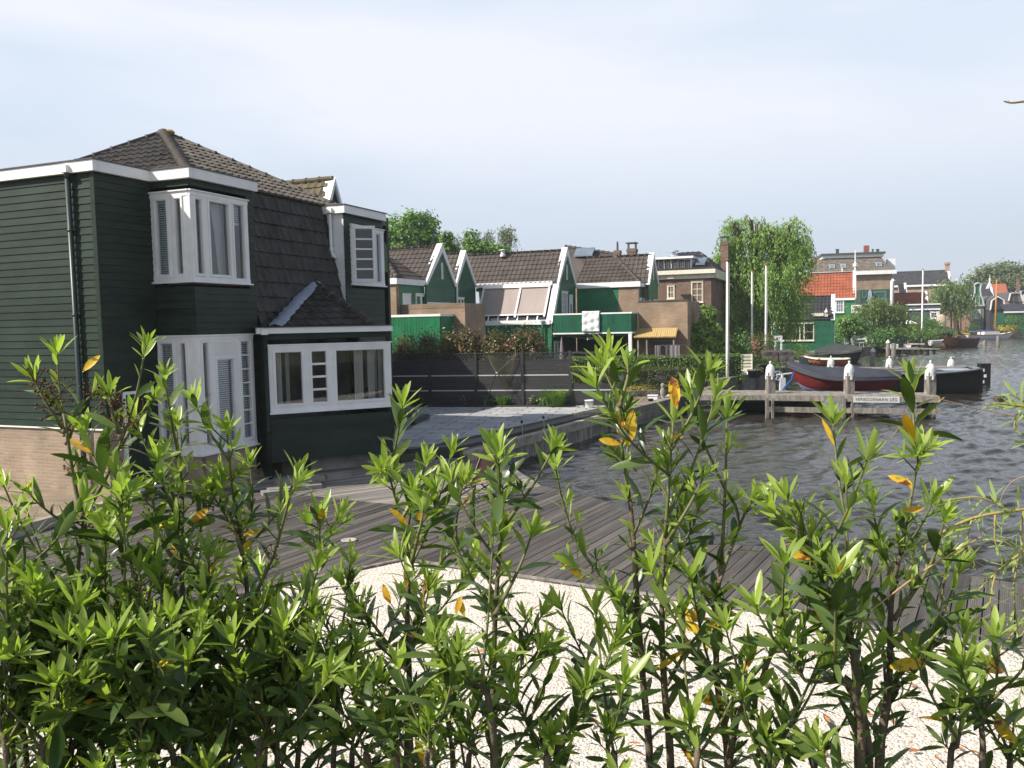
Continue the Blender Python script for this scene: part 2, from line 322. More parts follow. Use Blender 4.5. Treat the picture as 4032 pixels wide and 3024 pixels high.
# ------------------------------------------------------------------ foliage helpers
def leaf_quads(c, d, n, ln, wd):
    """diamond leaves: centres c, direction d, normal n (N x 3), lengths, widths"""
    s = np.cross(d, n); s /= np.linalg.norm(s, axis=1, keepdims=True)+1e-9; ln = ln[:, None]; wd = wd[:, None]
    V = np.stack([c-d*ln*.5, c+s*wd*.5+n*wd*.12, c+d*ln*.5, c-s*wd*.5+n*wd*.12], 1).reshape(-1, 3)
    return V, np.arange(len(c)*4).reshape(-1, 4)
def rvec(rng, n): v = rng.normal(size=(n, 3)); return v/np.linalg.norm(v, axis=1, keepdims=True)
def crown_mesh(name, parent, m, blobs, n, size, seed=1, clumps=14, spread=.28, droop=0., shell=.55):
    rng = np.random.default_rng(seed); C = []; D = []
    vol = np.array([b[1][0]*b[1][1]*b[1][2] for b in blobs])**.7; vol /= vol.sum()
    for (c, r), f in zip(blobs, vol):
        k = max(4, int(clumps*len(blobs)*f)); cd = rvec(rng, k); cr = rng.uniform(shell, 1.0, k)[:, None]; cc = cd*cr
        nn = int(n*f); idx = rng.integers(0, k, nn); q = cc[idx]+rng.normal(size=(nn, 3))*spread*rng.uniform(.5, 1.2, k)[idx][:, None]
        C.append(q*np.asarray(r)+np.asarray(c)); D.append(q/(np.linalg.norm(q, axis=1, keepdims=True)+1e-6))
    C = np.concatenate(C); D = np.concatenate(D); nn = len(C)
    nrmv = D*.8+rvec(rng, nn)*.8+np.array([0, 0, .4]); nrmv /= np.linalg.norm(nrmv, axis=1, keepdims=True)
    d = np.cross(nrmv, rvec(rng, nn)); d[:, 2] -= droop; d /= np.linalg.norm(d, axis=1, keepdims=True)+1e-9
    s = size*rng.uniform(.6, 1.4, nn); V, F = leaf_quads(C, d, nrmv, s, s*.62)
    return link_mesh(name, V, F, m, parent)
def limb_mesh(name, parent, m, base, blobs, r0, seed=1, fork=.45):
    rng = random.Random(seed); b = MB(); base = np.asarray(base, float); top = np.mean([np.asarray(c) for c, _ in blobs], 0)
    p = base+(top-base)*fork; b.tube([base, base+(p-base)*.5+np.array([rng.uniform(-.1, .1), 0, 0]), p], [r0, r0*.85, r0*.7], 8)
    for c, r in blobs:
        c = np.asarray(c); e = c+np.array([0, 0, r[2]*.5]); b.tube([p, (p+c)/2+np.array([rng.uniform(-.15, .15), 0, .1]), c, e], [r0*.6, r0*.4, r0*.25, r0*.08], 6)
        for k in range(4): q = c+np.array([rng.uniform(-1, 1)*r[0]*.8, rng.uniform(-1, 1)*r[1]*.8, rng.uniform(-.2, .9)*r[2]]); b.tube([(p+c)/2, (c+q)/2, q], [r0*.3, r0*.15, r0*.05], 5)
    return b.build(name, m, parent, True)
def tree(name, label, cat, base, blobs, r0, lm, n, size, seed=1, group=None, fork=.45, **kw):
    t = thing(name, label, cat, base, 0, group); limb_mesh('trunk', t, BARK, base, blobs, r0, seed, fork); crown_mesh('crown', t, lm, blobs, n, size, seed, **kw); return t
def box_hedge(name, label, A, B, width, h, lm, n, size, seed=1, core=None):
    """clipped hedge from A to B (ground points of its near face)"""
    A, B = np.asarray(A, float), np.asarray(B, float); L = np.linalg.norm((B-A)[:2]); u = (B-A)/L; u[2] = 0; v = np.array([-u[1], u[0], 0])
    t = thing(name, label, 'hedge', A, math.atan2(u[1], u[0])); b = MB(); i = .07
    b.obox(A+u*i+v*i, u*(L-2*i), v*(width-2*i), np.array([0, 0, h-i])); b.build('stems', core or HEDGE_CORE, t)
    rng = np.random.default_rng(seed); ar = np.array([L*h, L*h, L*width, width*h, width*h]); k = (n*ar/ar.sum()).astype(int); C = []; Nn = []
    for j, c in enumerate(k):
        a, e, q = rng.uniform(0, L, c), rng.uniform(0, width, c), rng.uniform(0, h, c)
        if j == 0: e[:] = 0; nn = -v
        elif j == 1: e[:] = width; nn = v
        elif j == 2: q[:] = h; nn = np.array([0, 0, 1.])
        elif j == 3: a[:] = 0; nn = -u
        else: a[:] = L; nn = u
        C.append(A+a[:, None]*u+e[:, None]*v+q[:, None]*np.array([0, 0, 1.])+rng.normal(size=(c, 3))*.035); Nn.append(np.tile(nn, (c, 1)))
    C = np.concatenate(C); Nn = np.concatenate(Nn); m = len(C)
    nn = Nn*.9+rvec(rng, m)*.75+np.array([0, 0, .35]); nn /= np.linalg.norm(nn, axis=1, keepdims=True); d = np.cross(nn, rvec(rng, m)); d /= np.linalg.norm(d, axis=1, keepdims=True)+1e-9
    s = size*rng.uniform(.6, 1.4, m); V, F = leaf_quads(C, d, nn, s, s*.65); link_mesh('foliage', V, F, lm, t); return t
HEDGE_CORE = mat('hedge_twigs', (.018, .026, .010), .9, .4, 8)
LF_HEDGE = leafmat('beech_hedge_leaf', (0.078, 0.148, 0.028), (0.191, 0.296, 0.052), .45, .25)
LF_YEW = leafmat('yew_leaf', (0.042, 0.059, 0.014), (0.105, 0.126, 0.028), .5, .15)
LF_TREE = leafmat('broad_leaf', (0.076, 0.169, 0.034), (0.186, 0.321, 0.059), .5, .25)
LF_DARK = leafmat('dark_leaf', (0.049, 0.117, 0.027), (0.117, 0.225, 0.049), .5, .2)
LF_WIL = leafmat('willow_leaf', (0.121, 0.216, 0.052), (0.293, 0.414, 0.103), .5, .3)
LF_PHO = leafmat('photinia_leaf', (.065, .085, .022), (.19, .15, .055), .4, .2, tcol=(2, 1.4, .9))
LF_RED = leafmat('bronze_leaf', (.17, .055, .03), (.26, .16, .07), .4, .25, tcol=(1.6, 1.2, .8))
LF_YEL = leafmat('golden_leaf', (.30, .29, .04), (.52, .46, .09), .5, .25, tcol=(1.3, 1.2, .8))
LF_GRASS = leafmat('garden_grass', (.06, .13, .025), (.16, .26, .05), .5, .3)
LF_FIG = leafmat('kiwi_leaf', (0.088, 0.175, 0.031), (0.227, 0.350, 0.061), .45, .25)
LF_PINK = leafmat('pink_flower', (.55, .09, .14), (.75, .25, .28), .6, .3, tcol=(1.2, .9, .9))
LF_WHITE = leafmat('white_flower', (.75, .75, .70), (.85, .85, .82), .6, .3, tcol=(1, 1, 1))
# ================================================================== setting: ground, water, deck, patio, gravel
H = Fr(at(365, 635, 14.76), -22)            # axes of the dark house: u along its sunny wall, v away from the viewer
def line_fr(A, B): return Fr(A, math.degrees(math.atan2(B[1]-A[1], B[0]-A[0])))
AL, AR = onz(1060, 1823, .33), onz(1545, 1778, .33); AL[2] = AR[2] = 0; AF = line_fr(AL, AR); AL_ = np.linalg.norm(AR-AL)
LAND_Z, WATER_Z, PATIO_Z = .19, -.35, .2
cap0, cap1 = onz(1840, 1781, .22), onz(2388, 1631, .22)
shore = [cap0, cap1, onz(2467, 1615, .22), onz(2706, 1557, .22), onz(2834, 1521, .22), onz(3002, 1489, .22), onz(3075, 1440, .22), onz(3180, 1400, .22), onz(3285, 1395, .22), onz(3390, 1372, .22), onz(3470, 1362, .22), onz(3560, 1345, .22), onz(3640, 1335, .22), onz(3760, 1322, .22), onz(3900, 1316, .22), onz(4060, 1312, .22)]
far = [np.array([260., 190, 0]), np.array([560., 330, 0]), np.array([560., 760, 0]), np.array([-560., 760, 0]), np.array([-560., -60, 0]), np.array([-40., -60, 0]), np.array([-40., 22, 0]), H.w(-9, .3, 0), H.w(-.2, .2, 0), H.w(-.2, 1.6, 0), H.w(.9, 3.9, 0), AF.w(.1, 1.0, 0), AF.w(AL_-.1, .9, 0), onz(1580, 1790, .2), onz(1811, 1745, .2)]
M_LAND = mat('garden_soil', (.10, .085, .055), .95, .4, .8, .4, 9, .2, c2=(.09, .12, .045))
g = MB(); g.slab(shore+far, -2.2, LAND_Z-.012); struct(g.build('ground', M_LAND))
b = MB(); b.slab([(-400, -60), (60, -60), (60, 1.2), (3.2, 2.1), (-3.6, 2.1), (-400, 2.1)], -2.2, 1.45)
b.add([(-400, 2.1, 1.45), (-3.6, 2.1, 1.45), (3.2, 2.1, 1.45), (3.6, 4.3, -.05), (-4.2, 4.3, -.05), (-400, 4.3, -.05)], [(0, 1, 4, 5), (1, 2, 3, 4)])
struct(b.build('bank', M_LAND))
# --- white gravel
m, t, pb = _nodes('white_gravel'); Nn = t.nodes.new; L = t.links.new
tc = Nn('ShaderNodeTexCoord'); vo = Nn('ShaderNodeTexVoronoi'); vo.inputs['Scale'].default_value = 46; vo.inputs['Randomness'].default_value = 1; L(tc.outputs['Object'], vo.inputs['Vector'])
cr = Nn('ShaderNodeValToRGB'); e = cr.color_ramp.elements; e[0].position = 0; e[0].color = (0.41, 0.37, 0.30, 1); e[1].position = 1; e[1].color = (0.73, 0.68, 0.61, 1)
for p_, c_ in ((.06, (0.29, 0.28, 0.28)), (.10, (0.56, 0.49, 0.39)), (.3, (0.68, 0.62, 0.54)), (.55, (0.73, 0.67, 0.59)), (.62, (0.51, 0.46, 0.43)), (.7, (0.70, 0.65, 0.57)), (.94, (0.61, 0.46, 0.34))):
    q = e.new(p_); q.color = (*c_, 1)
sp = Nn('ShaderNodeSeparateXYZ'); L(vo.outputs['Color'], sp.inputs[0]); L(sp.outputs['X'], cr.inputs['Fac']); L(cr.outputs['Color'], pb.inputs['Base Color'])
bp = Nn('ShaderNodeBump'); bp.invert = True; bp.inputs['Strength'].default_value = 1; bp.inputs['Distance'].default_value = .014; L(vo.outputs['Distance'], bp.inputs['Height']); L(bp.outputs[0], pb.inputs['Normal']); pb.inputs['Roughness'].default_value = .8
M_GRAV = m
gA, gL, gR, gR2 = onz(1588, 2205, 0), onz(0, 2540, 0), onz(3500, 2484, 0), onz(4032, 2560, 0)
gl2 = gA+(gL-gA)*3.2; gr2 = gA+(gR-gA)*3.0
rng = np.random.default_rng(5); nx, ny = 160, 130; V = []
gx0 = np.array([gl2[0], 2.2]); ext = 14.
g = MB(); g.slab([gA, gl2, (-30, 2.2), (30, 2.2), gr2], -2.0, -.02); struct(g.build('gravel', M_GRAV))
# loose pebbles lying proud of the sheet give the gravel its relief
C = []
while len(C) < 26000:
    x = rng.uniform(-6, 5); y = rng.uniform(4.4, 10.9); d = np.array([x, y, 0])-gA; n1_ = np.array([-(gL-gA)[1], (gL-gA)[0]]); n2_ = np.array([(gR-gA)[1], -(gR-gA)[0]])
    if d[:2]@n1_ > .03 and d[:2]@n2_ > .03: C.append((x, y))
C = np.array(C); k = len(C); r = rng.uniform(.007, .017, k)
oc = np.array([[1, 0, 0], [0, 1, 0], [-1, 0, 0], [0, -1, 0], [0, 0, .75]]); an = rng.uniform(0, 6.28, k); sx = rng.uniform(.7, 1.3, (k, 1, 1))
P5 = np.tile(oc, (k, 1, 1)); P5[:, :, :1] *= sx; ca, sa = np.cos(an)[:, None], np.sin(an)[:, None]; X = P5[:, :, 0]*ca-P5[:, :, 1]*sa; Y = P5[:, :, 0]*sa+P5[:, :, 1]*ca
V = np.stack([X, Y, P5[:, :, 2]], 2)*r[:, None, None]+np.concatenate([C, np.full((k, 1), -.02)], 1)[:, None, :]
F = (np.arange(k)[:, None, None]*5+np.array([[0, 1, 4], [1, 2, 4], [2, 3, 4], [3, 0, 4]])).reshape(-1, 3)
m, t, pb = _nodes('loose_pebble'); gn = t.nodes.new('ShaderNodeNewGeometry'); cr2 = t.nodes.new('ShaderNodeValToRGB'); e = cr2.color_ramp.elements; e[0].color = (.40, .37, .34, 1); e[1].color = (.70, .655, .58, 1)
for p_, c_ in ((.05, (.30, .29, .29)), (.12, (.58, .46, .34)), (.2, (.59, .54, .47)), (.8, (.68, .635, .56))): q = e.new(p_); q.color = (*c_, 1)
t.links.new(gn.outputs['Random Per Island'], cr2.inputs['Fac']); t.links.new(cr2.outputs[0], pb.inputs['Base Color']); pb.inputs['Roughness'].default_value = .75
struct(link_mesh('pebbles', V.reshape(-1, 3), F, m, None, None), 'stuff')
# --- timber deck: planks clipped to their outline
def clip(poly, n, c, keep):
    o = []
    for i in range(len(poly)):
        a, b_ = poly[i], poly[(i+1) % len(poly)]; da, db = (a@n-c)*keep, (b_@n-c)*keep
        if da >= 0: o.append(a)
        if da*db < 0: o.append(a+(b_-a)*(da/(da-db)))
    return o
def planks(mb, poly, deg, wd, z0, z1, gap=.013, rr=None, lift=.004):
    poly = [np.asarray(p[:2], float) for p in poly]; a = math.radians(deg); d = np.array([math.sin(a), math.cos(a)]); n = np.array([d[1], -d[0]]); cs = [p@n for p in poly]; c = min(cs)
    rr = rr or random.Random(2)
    while c < max(cs):
        q = clip(clip(poly, n, c+gap/2, 1), n, c+wd-gap/2, -1)
        if len(q) > 2:
            z = z1+rr.uniform(-lift, lift); mb.m = rr.choice((0, 0, 1, 2)) if isinstance(mb.m, int) else 0; mb.slab(q, z0, z); mb.m = 0
        c += wd
def deckmat(name, c, c2, deg):
    m, t, b = _nodes(name); N = t.nodes.new; L = t.links.new; tc = N('ShaderNodeTexCoord'); mp = N('ShaderNodeMapping'); mp.vector_type = 'TEXTURE'; mp.inputs['Rotation'].default_value = (0, 0, math.radians(90-deg)); mp.inputs['Scale'].default_value = (6, .35, 1); L(tc.outputs['Object'], mp.inputs[0])
    n = N('ShaderNodeTexNoise'); n.inputs['Scale'].default_value = 3; n.inputs['Detail'].default_value = 6; n.inputs['Roughness'].default_value = .65; L(mp.outputs[0], n.inputs['Vector'])
    g = N('ShaderNodeNewGeometry'); ad = N('ShaderNodeMath'); ad.operation = 'MULTIPLY_ADD'; ad.inputs[1].default_value = .35; L(g.outputs['Random Per Island'], ad.inputs[0]); L(n.outputs['Fac'], ad.inputs[2])
    r = N('ShaderNodeMapRange'); r.inputs['From Min'].default_value = .42; r.inputs['From Max'].default_value = .95; L(ad.outputs[0], r.inputs['Value'])
    x = N('ShaderNodeMixRGB'); x.inputs['Color1'].default_value = (*c, 1); x.inputs['Color2'].default_value = (*c2, 1); L(r.outputs[0], x.inputs['Fac']); L(x.outputs[0], b.inputs['Base Color']); b.inputs['Roughness'].default_value = .72; b.inputs['Specular IOR Level'].default_value = .35
    w = N('ShaderNodeTexWave'); w.bands_direction = 'Y'; w.inputs['Scale'].default_value = 18; mp2 = N('ShaderNodeMapping'); mp2.vector_type = 'TEXTURE'; mp2.inputs['Rotation'].default_value = (0, 0, math.radians(90-deg)); L(tc.outputs['Object'], mp2.inputs[0]); L(mp2.outputs[0], w.inputs['Vector'])
    bp = N('ShaderNodeBump'); bp.inputs['Strength'].default_value = .5; bp.inputs['Distance'].default_value = .006; L(w.outputs['Fac'], bp.inputs['Height']); L(bp.outputs[0], b.inputs['Normal']); return m
M_DECK1 = deckmat('weathered_deck_board', (.13, .115, .10), (.37, .335, .30), 57); M_DECK2 = deckmat('dark_deck_board', (.042, .037, .034), (.15, .132, .118), 31)
sA, sB = onz(1100, 1938, 0), onz(1735, 2007, 0); sC = onz(2130, 1912, 0)
kerbL, kerbR = onz(1480, 1812, 0), onz(1811, 1770, 0)
farp = [sA, sB, sC, onz(1995, 1825, 0), onz(1840, 1781, 0), kerbR, kerbL, H.w(1.2, 3.6, 0), H.w(.3, 1.8, 0)]
d1 = MB(); planks(d1, farp, 57, .145, -.06, 0.); struct(d1.build('deck', M_DECK1))
wl = onz(-250, 2150, 0); nearp = [gA, gl2, np.array([-14, 12.5, 0]), wl+np.array([-2, 1.2, 0]), H.w(.35, 1.2, 0), H.w(.3, 1.8, 0), sA, sB, sC, onz(2370, 1968, 0), onz(2600, 2068, 0), onz(2780, 2140, 0), onz(3060, 2153, 0), onz(3500, 2212, 0), onz(4200, 2330, 0), gr2+np.array([0, .3, 0]), gr2]
d2 = MB(); planks(d2, nearp, 31, .145, -.06, 0.); struct(d2.build('timber_deck', M_DECK2))
e = MB()
for A, B in ((gA, gl2), (gA, gr2)):
    d = nrm(B-A); n = np.array([d[1], -d[0], 0]); n = n if n[1] > 0 else -n; e.obox(A+n*.001-d*.0+[0, 0, -.14], d*np.linalg.norm(B-A), n*.07, (0, 0, .152))
struct(e.build('deck_edging', WOOD_G))
u_ = MB(); u_.slab([farp[0]+[.4, .3, 0], sB, sC+[-.15, 0, 0], onz(1990, 1832, 0), onz(1840, 1790, 0), kerbL, H.w(1.2, 3.6, 0)], -1.5, -.07)
u_.slab([gA+[0, .1, 0], gl2, np.array([-14, 12, 0]), wl, H.w(.3, 1.8, 0), sA+[.4, .3, 0], sB, sC+[-.15, -.05, 0], onz(2370, 1975, 0), onz(2770, 2155, 0), onz(3060, 2165, 0), onz(3500, 2224, 0), onz(4200, 2345, 0), gr2], -1.5, -.075)
struct(u_.build('deck_joists', mat('dark_joist', (.02, .017, .014), .9, .4)))
# raised brick path along the sunny wall with its timber beam edge
pb1 = onz(-60, 2100, .16); pb2 = onz(270, 2012, .16); pd = nrm(pb2-pb1); pn = np.array([-pd[1], pd[0], 0])
M_PATH = brick('brown_clinker_paving', (.25, .19, .13), (.33, .255, .18), (.14, .11, .08), .21, .055, .006, axis='flat', var=.35)
b = MB(); b.slab([pb1-pd*9+pn*.0, pb2+pd*.9, H.w(0, -.02, 0), H.w(-8, -.02, 0)], -.3, .16); o = struct(b.build('path', M_PATH))
b = MB(); b.obox(pb1-pd*9-pn*.14-[0, 0, .3], pd*(np.linalg.norm(pb2-pb1)+10.), pn*.138, (0, 0, .31)); solo('timber_beam', b, WOOD_P, 'long pale timber beam edging the raised brick path beside the deck', 'beam')
# --- patio
fA, fB = onz(1560, 1598, PATIO_Z), onz(2250, 1597, PATIO_Z); FE = line_fr(fA, fB)       # fence line
M_PAV = brick('grey_patio_slab', (.33, .335, .34), (.46, .455, .44), (.10, .098, .095), .9, .45, .02, axis='flat', var=.16, rough=.7, offset=.33)
kA, kB = onz(1529, 1795, .2), onz(2424, 1597, .2); kd = nrm(kB-kA); kn = np.array([-kd[1], kd[0], 0])
b = MB(); pat = [kA+kn*.2, kB+kn*.2, FE.w(np.linalg.norm(fB-fA)+.9, .5, 0), FE.w(-7.5, .5, 0), H.w(1.5, 7.8, 0), H.w(1.5, 6, 0)]
po = MB(); po.slab(pat, -.1, PATIO_Z); o = po.build('patio', M_PAV); struct(o)
o.data.transform(Matrix.Rotation(-FE.a, 4, 'Z')); o.rotation_euler = (0, 0, FE.a)
M_COMP = mat('dark_composite_board', (.042, .041, .042), .55, .2, 1.2, .15, 25, .4, stretch=(1, 1, 8))
b = MB(); b.slab([onz(1548, 1638, .205), onz(1697, 1636, .205), onz(1550, 1726, .205), H.w(2.6, 5.2, 0)], .1, .2045); struct(b.build('patio_border', M_COMP))
K0, K1, KM = onz(1811, 1757, .27), onz(2424, 1611, .27), onz(1530, 1800, .1); kd = nrm(K1-K0); kn = np.array([-kd[1], kd[0], 0]); md = nrm((K0-KM)*[1, 1, 0]); mn = np.array([-md[1], md[0], 0]); KM[2] = .27
b = MB(); b.prism([K0, K1, K1+kn*.42, K0+kn*.42], (0, 0, -.33)); k0 = K0-[0, 0, .001]; b.prism([KM-md*.5, k0, k0+kn*.42, KM-md*.5+mn*.34], (0, 0, -.33)); o = solo('patio_kerb', b, M_COMP, 'dark composite kerb running along the waterside edge of the patio', 'kerb')
b = MB(); b.slab([K0, K1+kd*.05, cap1+[.05, .1, 0], cap0+[.02, .05, 0]], .0, .185); struct(b.build('gravel_strip', mat('grey_gravel', (.16, .145, .125), .95, .5, 18, .6, 60, .2, c2=(.34, .32, .29))))
# waterside retaining wall of grey timber sheets with cap beam, and the old concrete quay beyond
def wall_run(pts, z0, z1, th, cap=None):
    b = MB()
    for A, B in zip(pts[:-1], pts[1:]):
        A, B = A.copy(), B.copy(); d = nrm(B-A); n = np.array([d[1], -d[0], 0]); L = np.linalg.norm(B-A)
        b.obox([A[0], A[1], z0]-n*0, d*L, n*th, (0, 0, z1-z0))
    return b
t = thing('sheet_pile_wall', 'grey timber sheet pile wall holding the patio above the water', 'retaining wall', cap0); d = nrm(cap1-cap0); n = np.array([d[1], -d[0], 0]); Lw = np.linalg.norm(cap1-cap0)+.15
b = MB(); k = int(Lw/.2)
for i in range(k): b.obox(cap0+d*(i*Lw/k)+[0, 0, -1.2], d*(Lw/k-.012), n*(.05+.012*(i % 2)), (0, 0, 1.17))
b.build('pile_board', WOOD_G, t)
b = MB(); b.obox(cap0-d*.1-n*.06+[0, 0, -.035], d*(Lw+.2), n*.2, (0, 0, .07)); b.obox(cap0-d*.1+n*.064+[0, 0, -.2], d*(Lw+.2), n*.05, (0, 0, .16)); b.build('cap_beam', WOOD_P, t)
M_QUAY = brick('stained_quay_block', (.17, .15, .12), (.22, .195, .16), (.11, .10, .085), .8, .3, .012, var=.5)
for i, (j0, j1, lab, mm, zt) in enumerate(((1, 4, 'low block quay wall between the patio and the near jetty', M_QUAY, .24), (4, 6, 'dark leaning concrete quay slabs behind the near jetty', DCONC, .5), (6, 15, 'long low quay edge under the far gardens', DCONC, .24))):
    b = wall_run(shore[j0:j1+1] if j0 else shore, -1.4, zt, .16 if i < 2 else .3)
    for A, B in zip(shore[j0:j1], shore[j0+1:j1+1]):
        d = nrm(B-A); n = np.array([d[1], -d[0], 0]); b.obox([A[0], A[1], zt]-n*.22, d*np.linalg.norm(B-A), n*.42, (0, 0, .05))
    solo('quay_wall', b, mm, lab, 'quay wall')
# paved quay by the flagpole
b = MB(); b.slab([onz(2620, 1562, .22), onz(2700, 1552, .22), onz(2990, 1487, .22), onz(3030, 1440, .22), onz(2700, 1478, .22)], .1, .225); struct(b.build('quay_paving', mat('pale_paving', (.50, .45, .38), .85, .15, 2)))
b = MB(); b.slab([onz(2424, 1622, .22), onz(2466, 1612, .22), onz(2640, 1570, .22), onz(2600, 1545, .22), onz(2424, 1560, .22)], .1, .215); o = struct(b.build('brick_terrace', brick('red_brown_clinker', (.16, .10, .085), (.21, .14, .12), (.12, .10, .09), .21, .07, .006, axis='flat')))
# --- water: a real rippled surface
rng = np.random.default_rng(11); ny, nx = 620, 420
ys = 8.5*(170/8.5)**np.linspace(0, 1, ny); fx = np.linspace(0, 1, nx); XL = -3+0*ys; XR = ys*.78+8; XL = np.where(ys > 14, (ys-14)*.18-2.0, -2.); X = XL[:, None]+(XR-XL)[:, None]*fx[None, :]; Y = np.repeat(ys[:, None], nx, 1)
Z = np.zeros_like(X); wind = math.radians(200)
for i in range(46):
    lam = .2*1.07**i if i < 30 else rng.uniform(.25, .9); a = wind+rng.normal()*.55; kx, ky = 2*math.pi/lam*math.cos(a+math.pi/2*.0+1.75), 2*math.pi/lam*math.sin(a+1.75)
    amp = .0078*lam**.78*rng.uniform(.5, 1.3); fade = np.clip(lam/(Y*.012+.12), 0, 1)
    ph = kx*X+ky*Y+rng.uniform(0, 6.28)+.8*np.sin(.31*X+i)+.8*np.sin(.27*Y-i); Z += amp*fade*(np.sin(ph)+.25*np.sin(2*ph+.6))
Z *= 1.0+.5*np.sin(.22*X+.6+.35*np.sin(.15*Y))*np.sin(.17*Y+1)
V = np.stack([X, Y, Z+WATER_Z], 2).reshape(-1, 3); ii = np.arange(ny*nx).reshape(ny, nx); F = np.stack([ii[:-1, :-1], ii[:-1, 1:], ii[1:, 1:], ii[1:, :-1]], 2).reshape(-1, 4)
V2 = np.array([[-60, -50, -.5], [560, -50, -.5], [560, 700, -.5], [-60, 700, -.5]]); F = np.concatenate([F, np.array([[0, 1, 2, 3]])+len(V)])
m, t, pb = _nodes('canal_water'); pb.inputs['Base Color'].default_value = (.026, .023, .018, 1); pb.inputs['Roughness'].default_value = .03; pb.inputs['IOR'].default_value = 1.33; pb.inputs['Specular IOR Level'].default_value = .5
tc = t.nodes.new('ShaderNodeTexCoord'); mp = t.nodes.new('ShaderNodeMapping'); mp.inputs['Scale'].default_value = (1, 1.7, 1); t.links.new(tc.outputs['Object'], mp.inputs[0])
n = t.nodes.new('ShaderNodeTexNoise'); n.inputs['Scale'].default_value = 8; n.inputs['Detail'].default_value = 4; t.links.new(mp.outputs[0], n.inputs['Vector']); bp = t.nodes.new('ShaderNodeBump'); bp.inputs['Strength'].default_value = .45; bp.inputs['Distance'].default_value = .03; t.links.new(n.outputs['Fac'], bp.inputs['Height']); t.links.new(bp.outputs[0], pb.inputs['Normal'])
struct(link_mesh('water', np.concatenate([V, V2]), F, m, None, None, None, True))
# ================================================================== the dark green house
UB = .94; VB = 1.283; VE = 3.05
hv = lambda x, y: H.onu(x, y, UB)[1]
hu = lambda x, y: H.onv(x, y, VB)[0]
hs = thing('dark_green_house', 'dark green boarded house with white corner windows and brown tiled roof', 'house', H.w(0, 0, 0), H.a)
P0, PD, PBL, PBR = H.Pv(0), H.Pu(0), H.Pv(VB), H.Pu(UB)
d0, d1 = H.onu(466, 1538, 0), H.onu(612, 1524, 0)
door = (d0[1]+.06, d1[1]+.1, .1, 2.0)
b = MB(); siding(b, P0, [(-7.5, 1.36), (0, 1.36), (0, 5.94), (-7.5, 5.94)]); b.pbox(P0, -.07, .028, 1.36, 5.94, .0, .03)
siding(b, PD, [(.0, 1.36), (VB-.03, 1.36), (VB-.03, 5.94), (0, 5.94)], holes=[(door[0], VB, 0, 2.0)])
W1 = (4.03, 5.70); W0 = (.74, 2.99)
for P, a0, a1, we in ((PBL, -.06, UB, UB), (PBR, VB, VE, 2.84)):
    siding(b, P, [(a0, W0[1]), (a1, W0[1]), (a1, 5.94), (a0, 5.94)], holes=[(a0-1, we, W1[0], W1[1]), ])
siding(b, PBR, [(2.84, .2), (VE, .2), (VE, W0[1]), (2.84, W0[1])])
siding(b, H.Pv(VE, 1), [(-.2, .2), (UB, .2), (UB, 5.94), (-.2, 5.94)])
b.build('wall', SIDE_D, hs)
b = MB(); b.pbox(P0, -7.5, 0, -.3, 1.335, -.1, -.004); b.pbox(PD, 0.0, door[0], -.3, 1.335, -.1, -.004); b.pbox(PBL, 0, UB-.004, -.3, W0[0]-.03, -.1, -.002); b.pbox(PBR, VB, VE, -.3, W0[0]-.03, -.1, -.004)
b.pbox(PD, door[0], VB-.1, -.3, .08, -.1, -.004); b.build('brick_base', BRICK_Y, hs)
b = MB(); b.pbox(P0, -7.5, .03, 1.335, 1.362, -.02, .035); b.pbox(PD, .0, door[0], 1.335, 1.362, -.02, .034); b.build('trim_strip', WHITE, hs)
fz0, fz1 = 5.925, 6.115
b = MB(); b.pbox(P0, -7.5, .1, fz0, fz1, -.02, .1); b.pbox(PD, 0, VB-.1, fz0, fz1, -.02, .1); b.pbox(PBL, 0, UB+.1, fz0, fz1, -.02, .1); b.pbox(PBR, VB, VE+.06, fz0, fz1, -.02, .1); b.build('fascia', WHITE, hs)
b = MB(); b.pbox(P0, -7.5, .12, fz1+.002, fz1+.025, -.02, .12); b.pbox(PD, .02, VB-.12, fz1+.002, fz1+.024, -.02, .12); b.pbox(PBL, .02, UB+.12, fz1+.002, fz1+.026, -.02, .12); b.pbox(PBR, VB+.02, VE+.08, fz1+.002, fz1+.023, -.02, .12)
b.slab([H.w(-7.5, 0, 0), H.w(0, 0, 0), H.w(0, VB, 0), H.w(UB, VB, 0), H.w(UB, VE, 0), H.w(-7.5, VE, 0)], 6.0, 6.1); b.build('flat_roof', GREY_D, hs)
# back and far sides so that the house stands complete
b = MB(); b.obox(H.w(-7.5, 0, 0), H.u*.1, H.v*8.6, (0, 0, 6)); b.obox(H.w(-7.4, 8.5, 0), H.u*8.3, H.v*.1, (0, 0, 6)); b.build('rear_wall', SIDE_D, hs)
# unseen neighbouring block, added and sized to throw shade on fence and patio
G = np.array([-.3, 29.6, .2])-np.array([.95, .31, 0])*(5.6/math.tan(SUN_EL)); gu = H.loc(G)[0]
b = MB(); b.obox(H.w(gu-6, 9.5, .2), H.u*5.8, H.v*4.3, (0, 0, 5.5)); b.build('unseen_shadow_block', SIDE_D, hs)
b = MB(); tiles(b, H.w(gu, 9.4, 5.75), H.v, nrm(np.array([0, 0, 1.6])-H.u*3.1), [(0, 0), (4.6, 0), (4.6, 3.4), (0, 3.4)], .5, .6, .03, .03, 4); b.build('unseen_shadow_block_roof', TILE, hs)
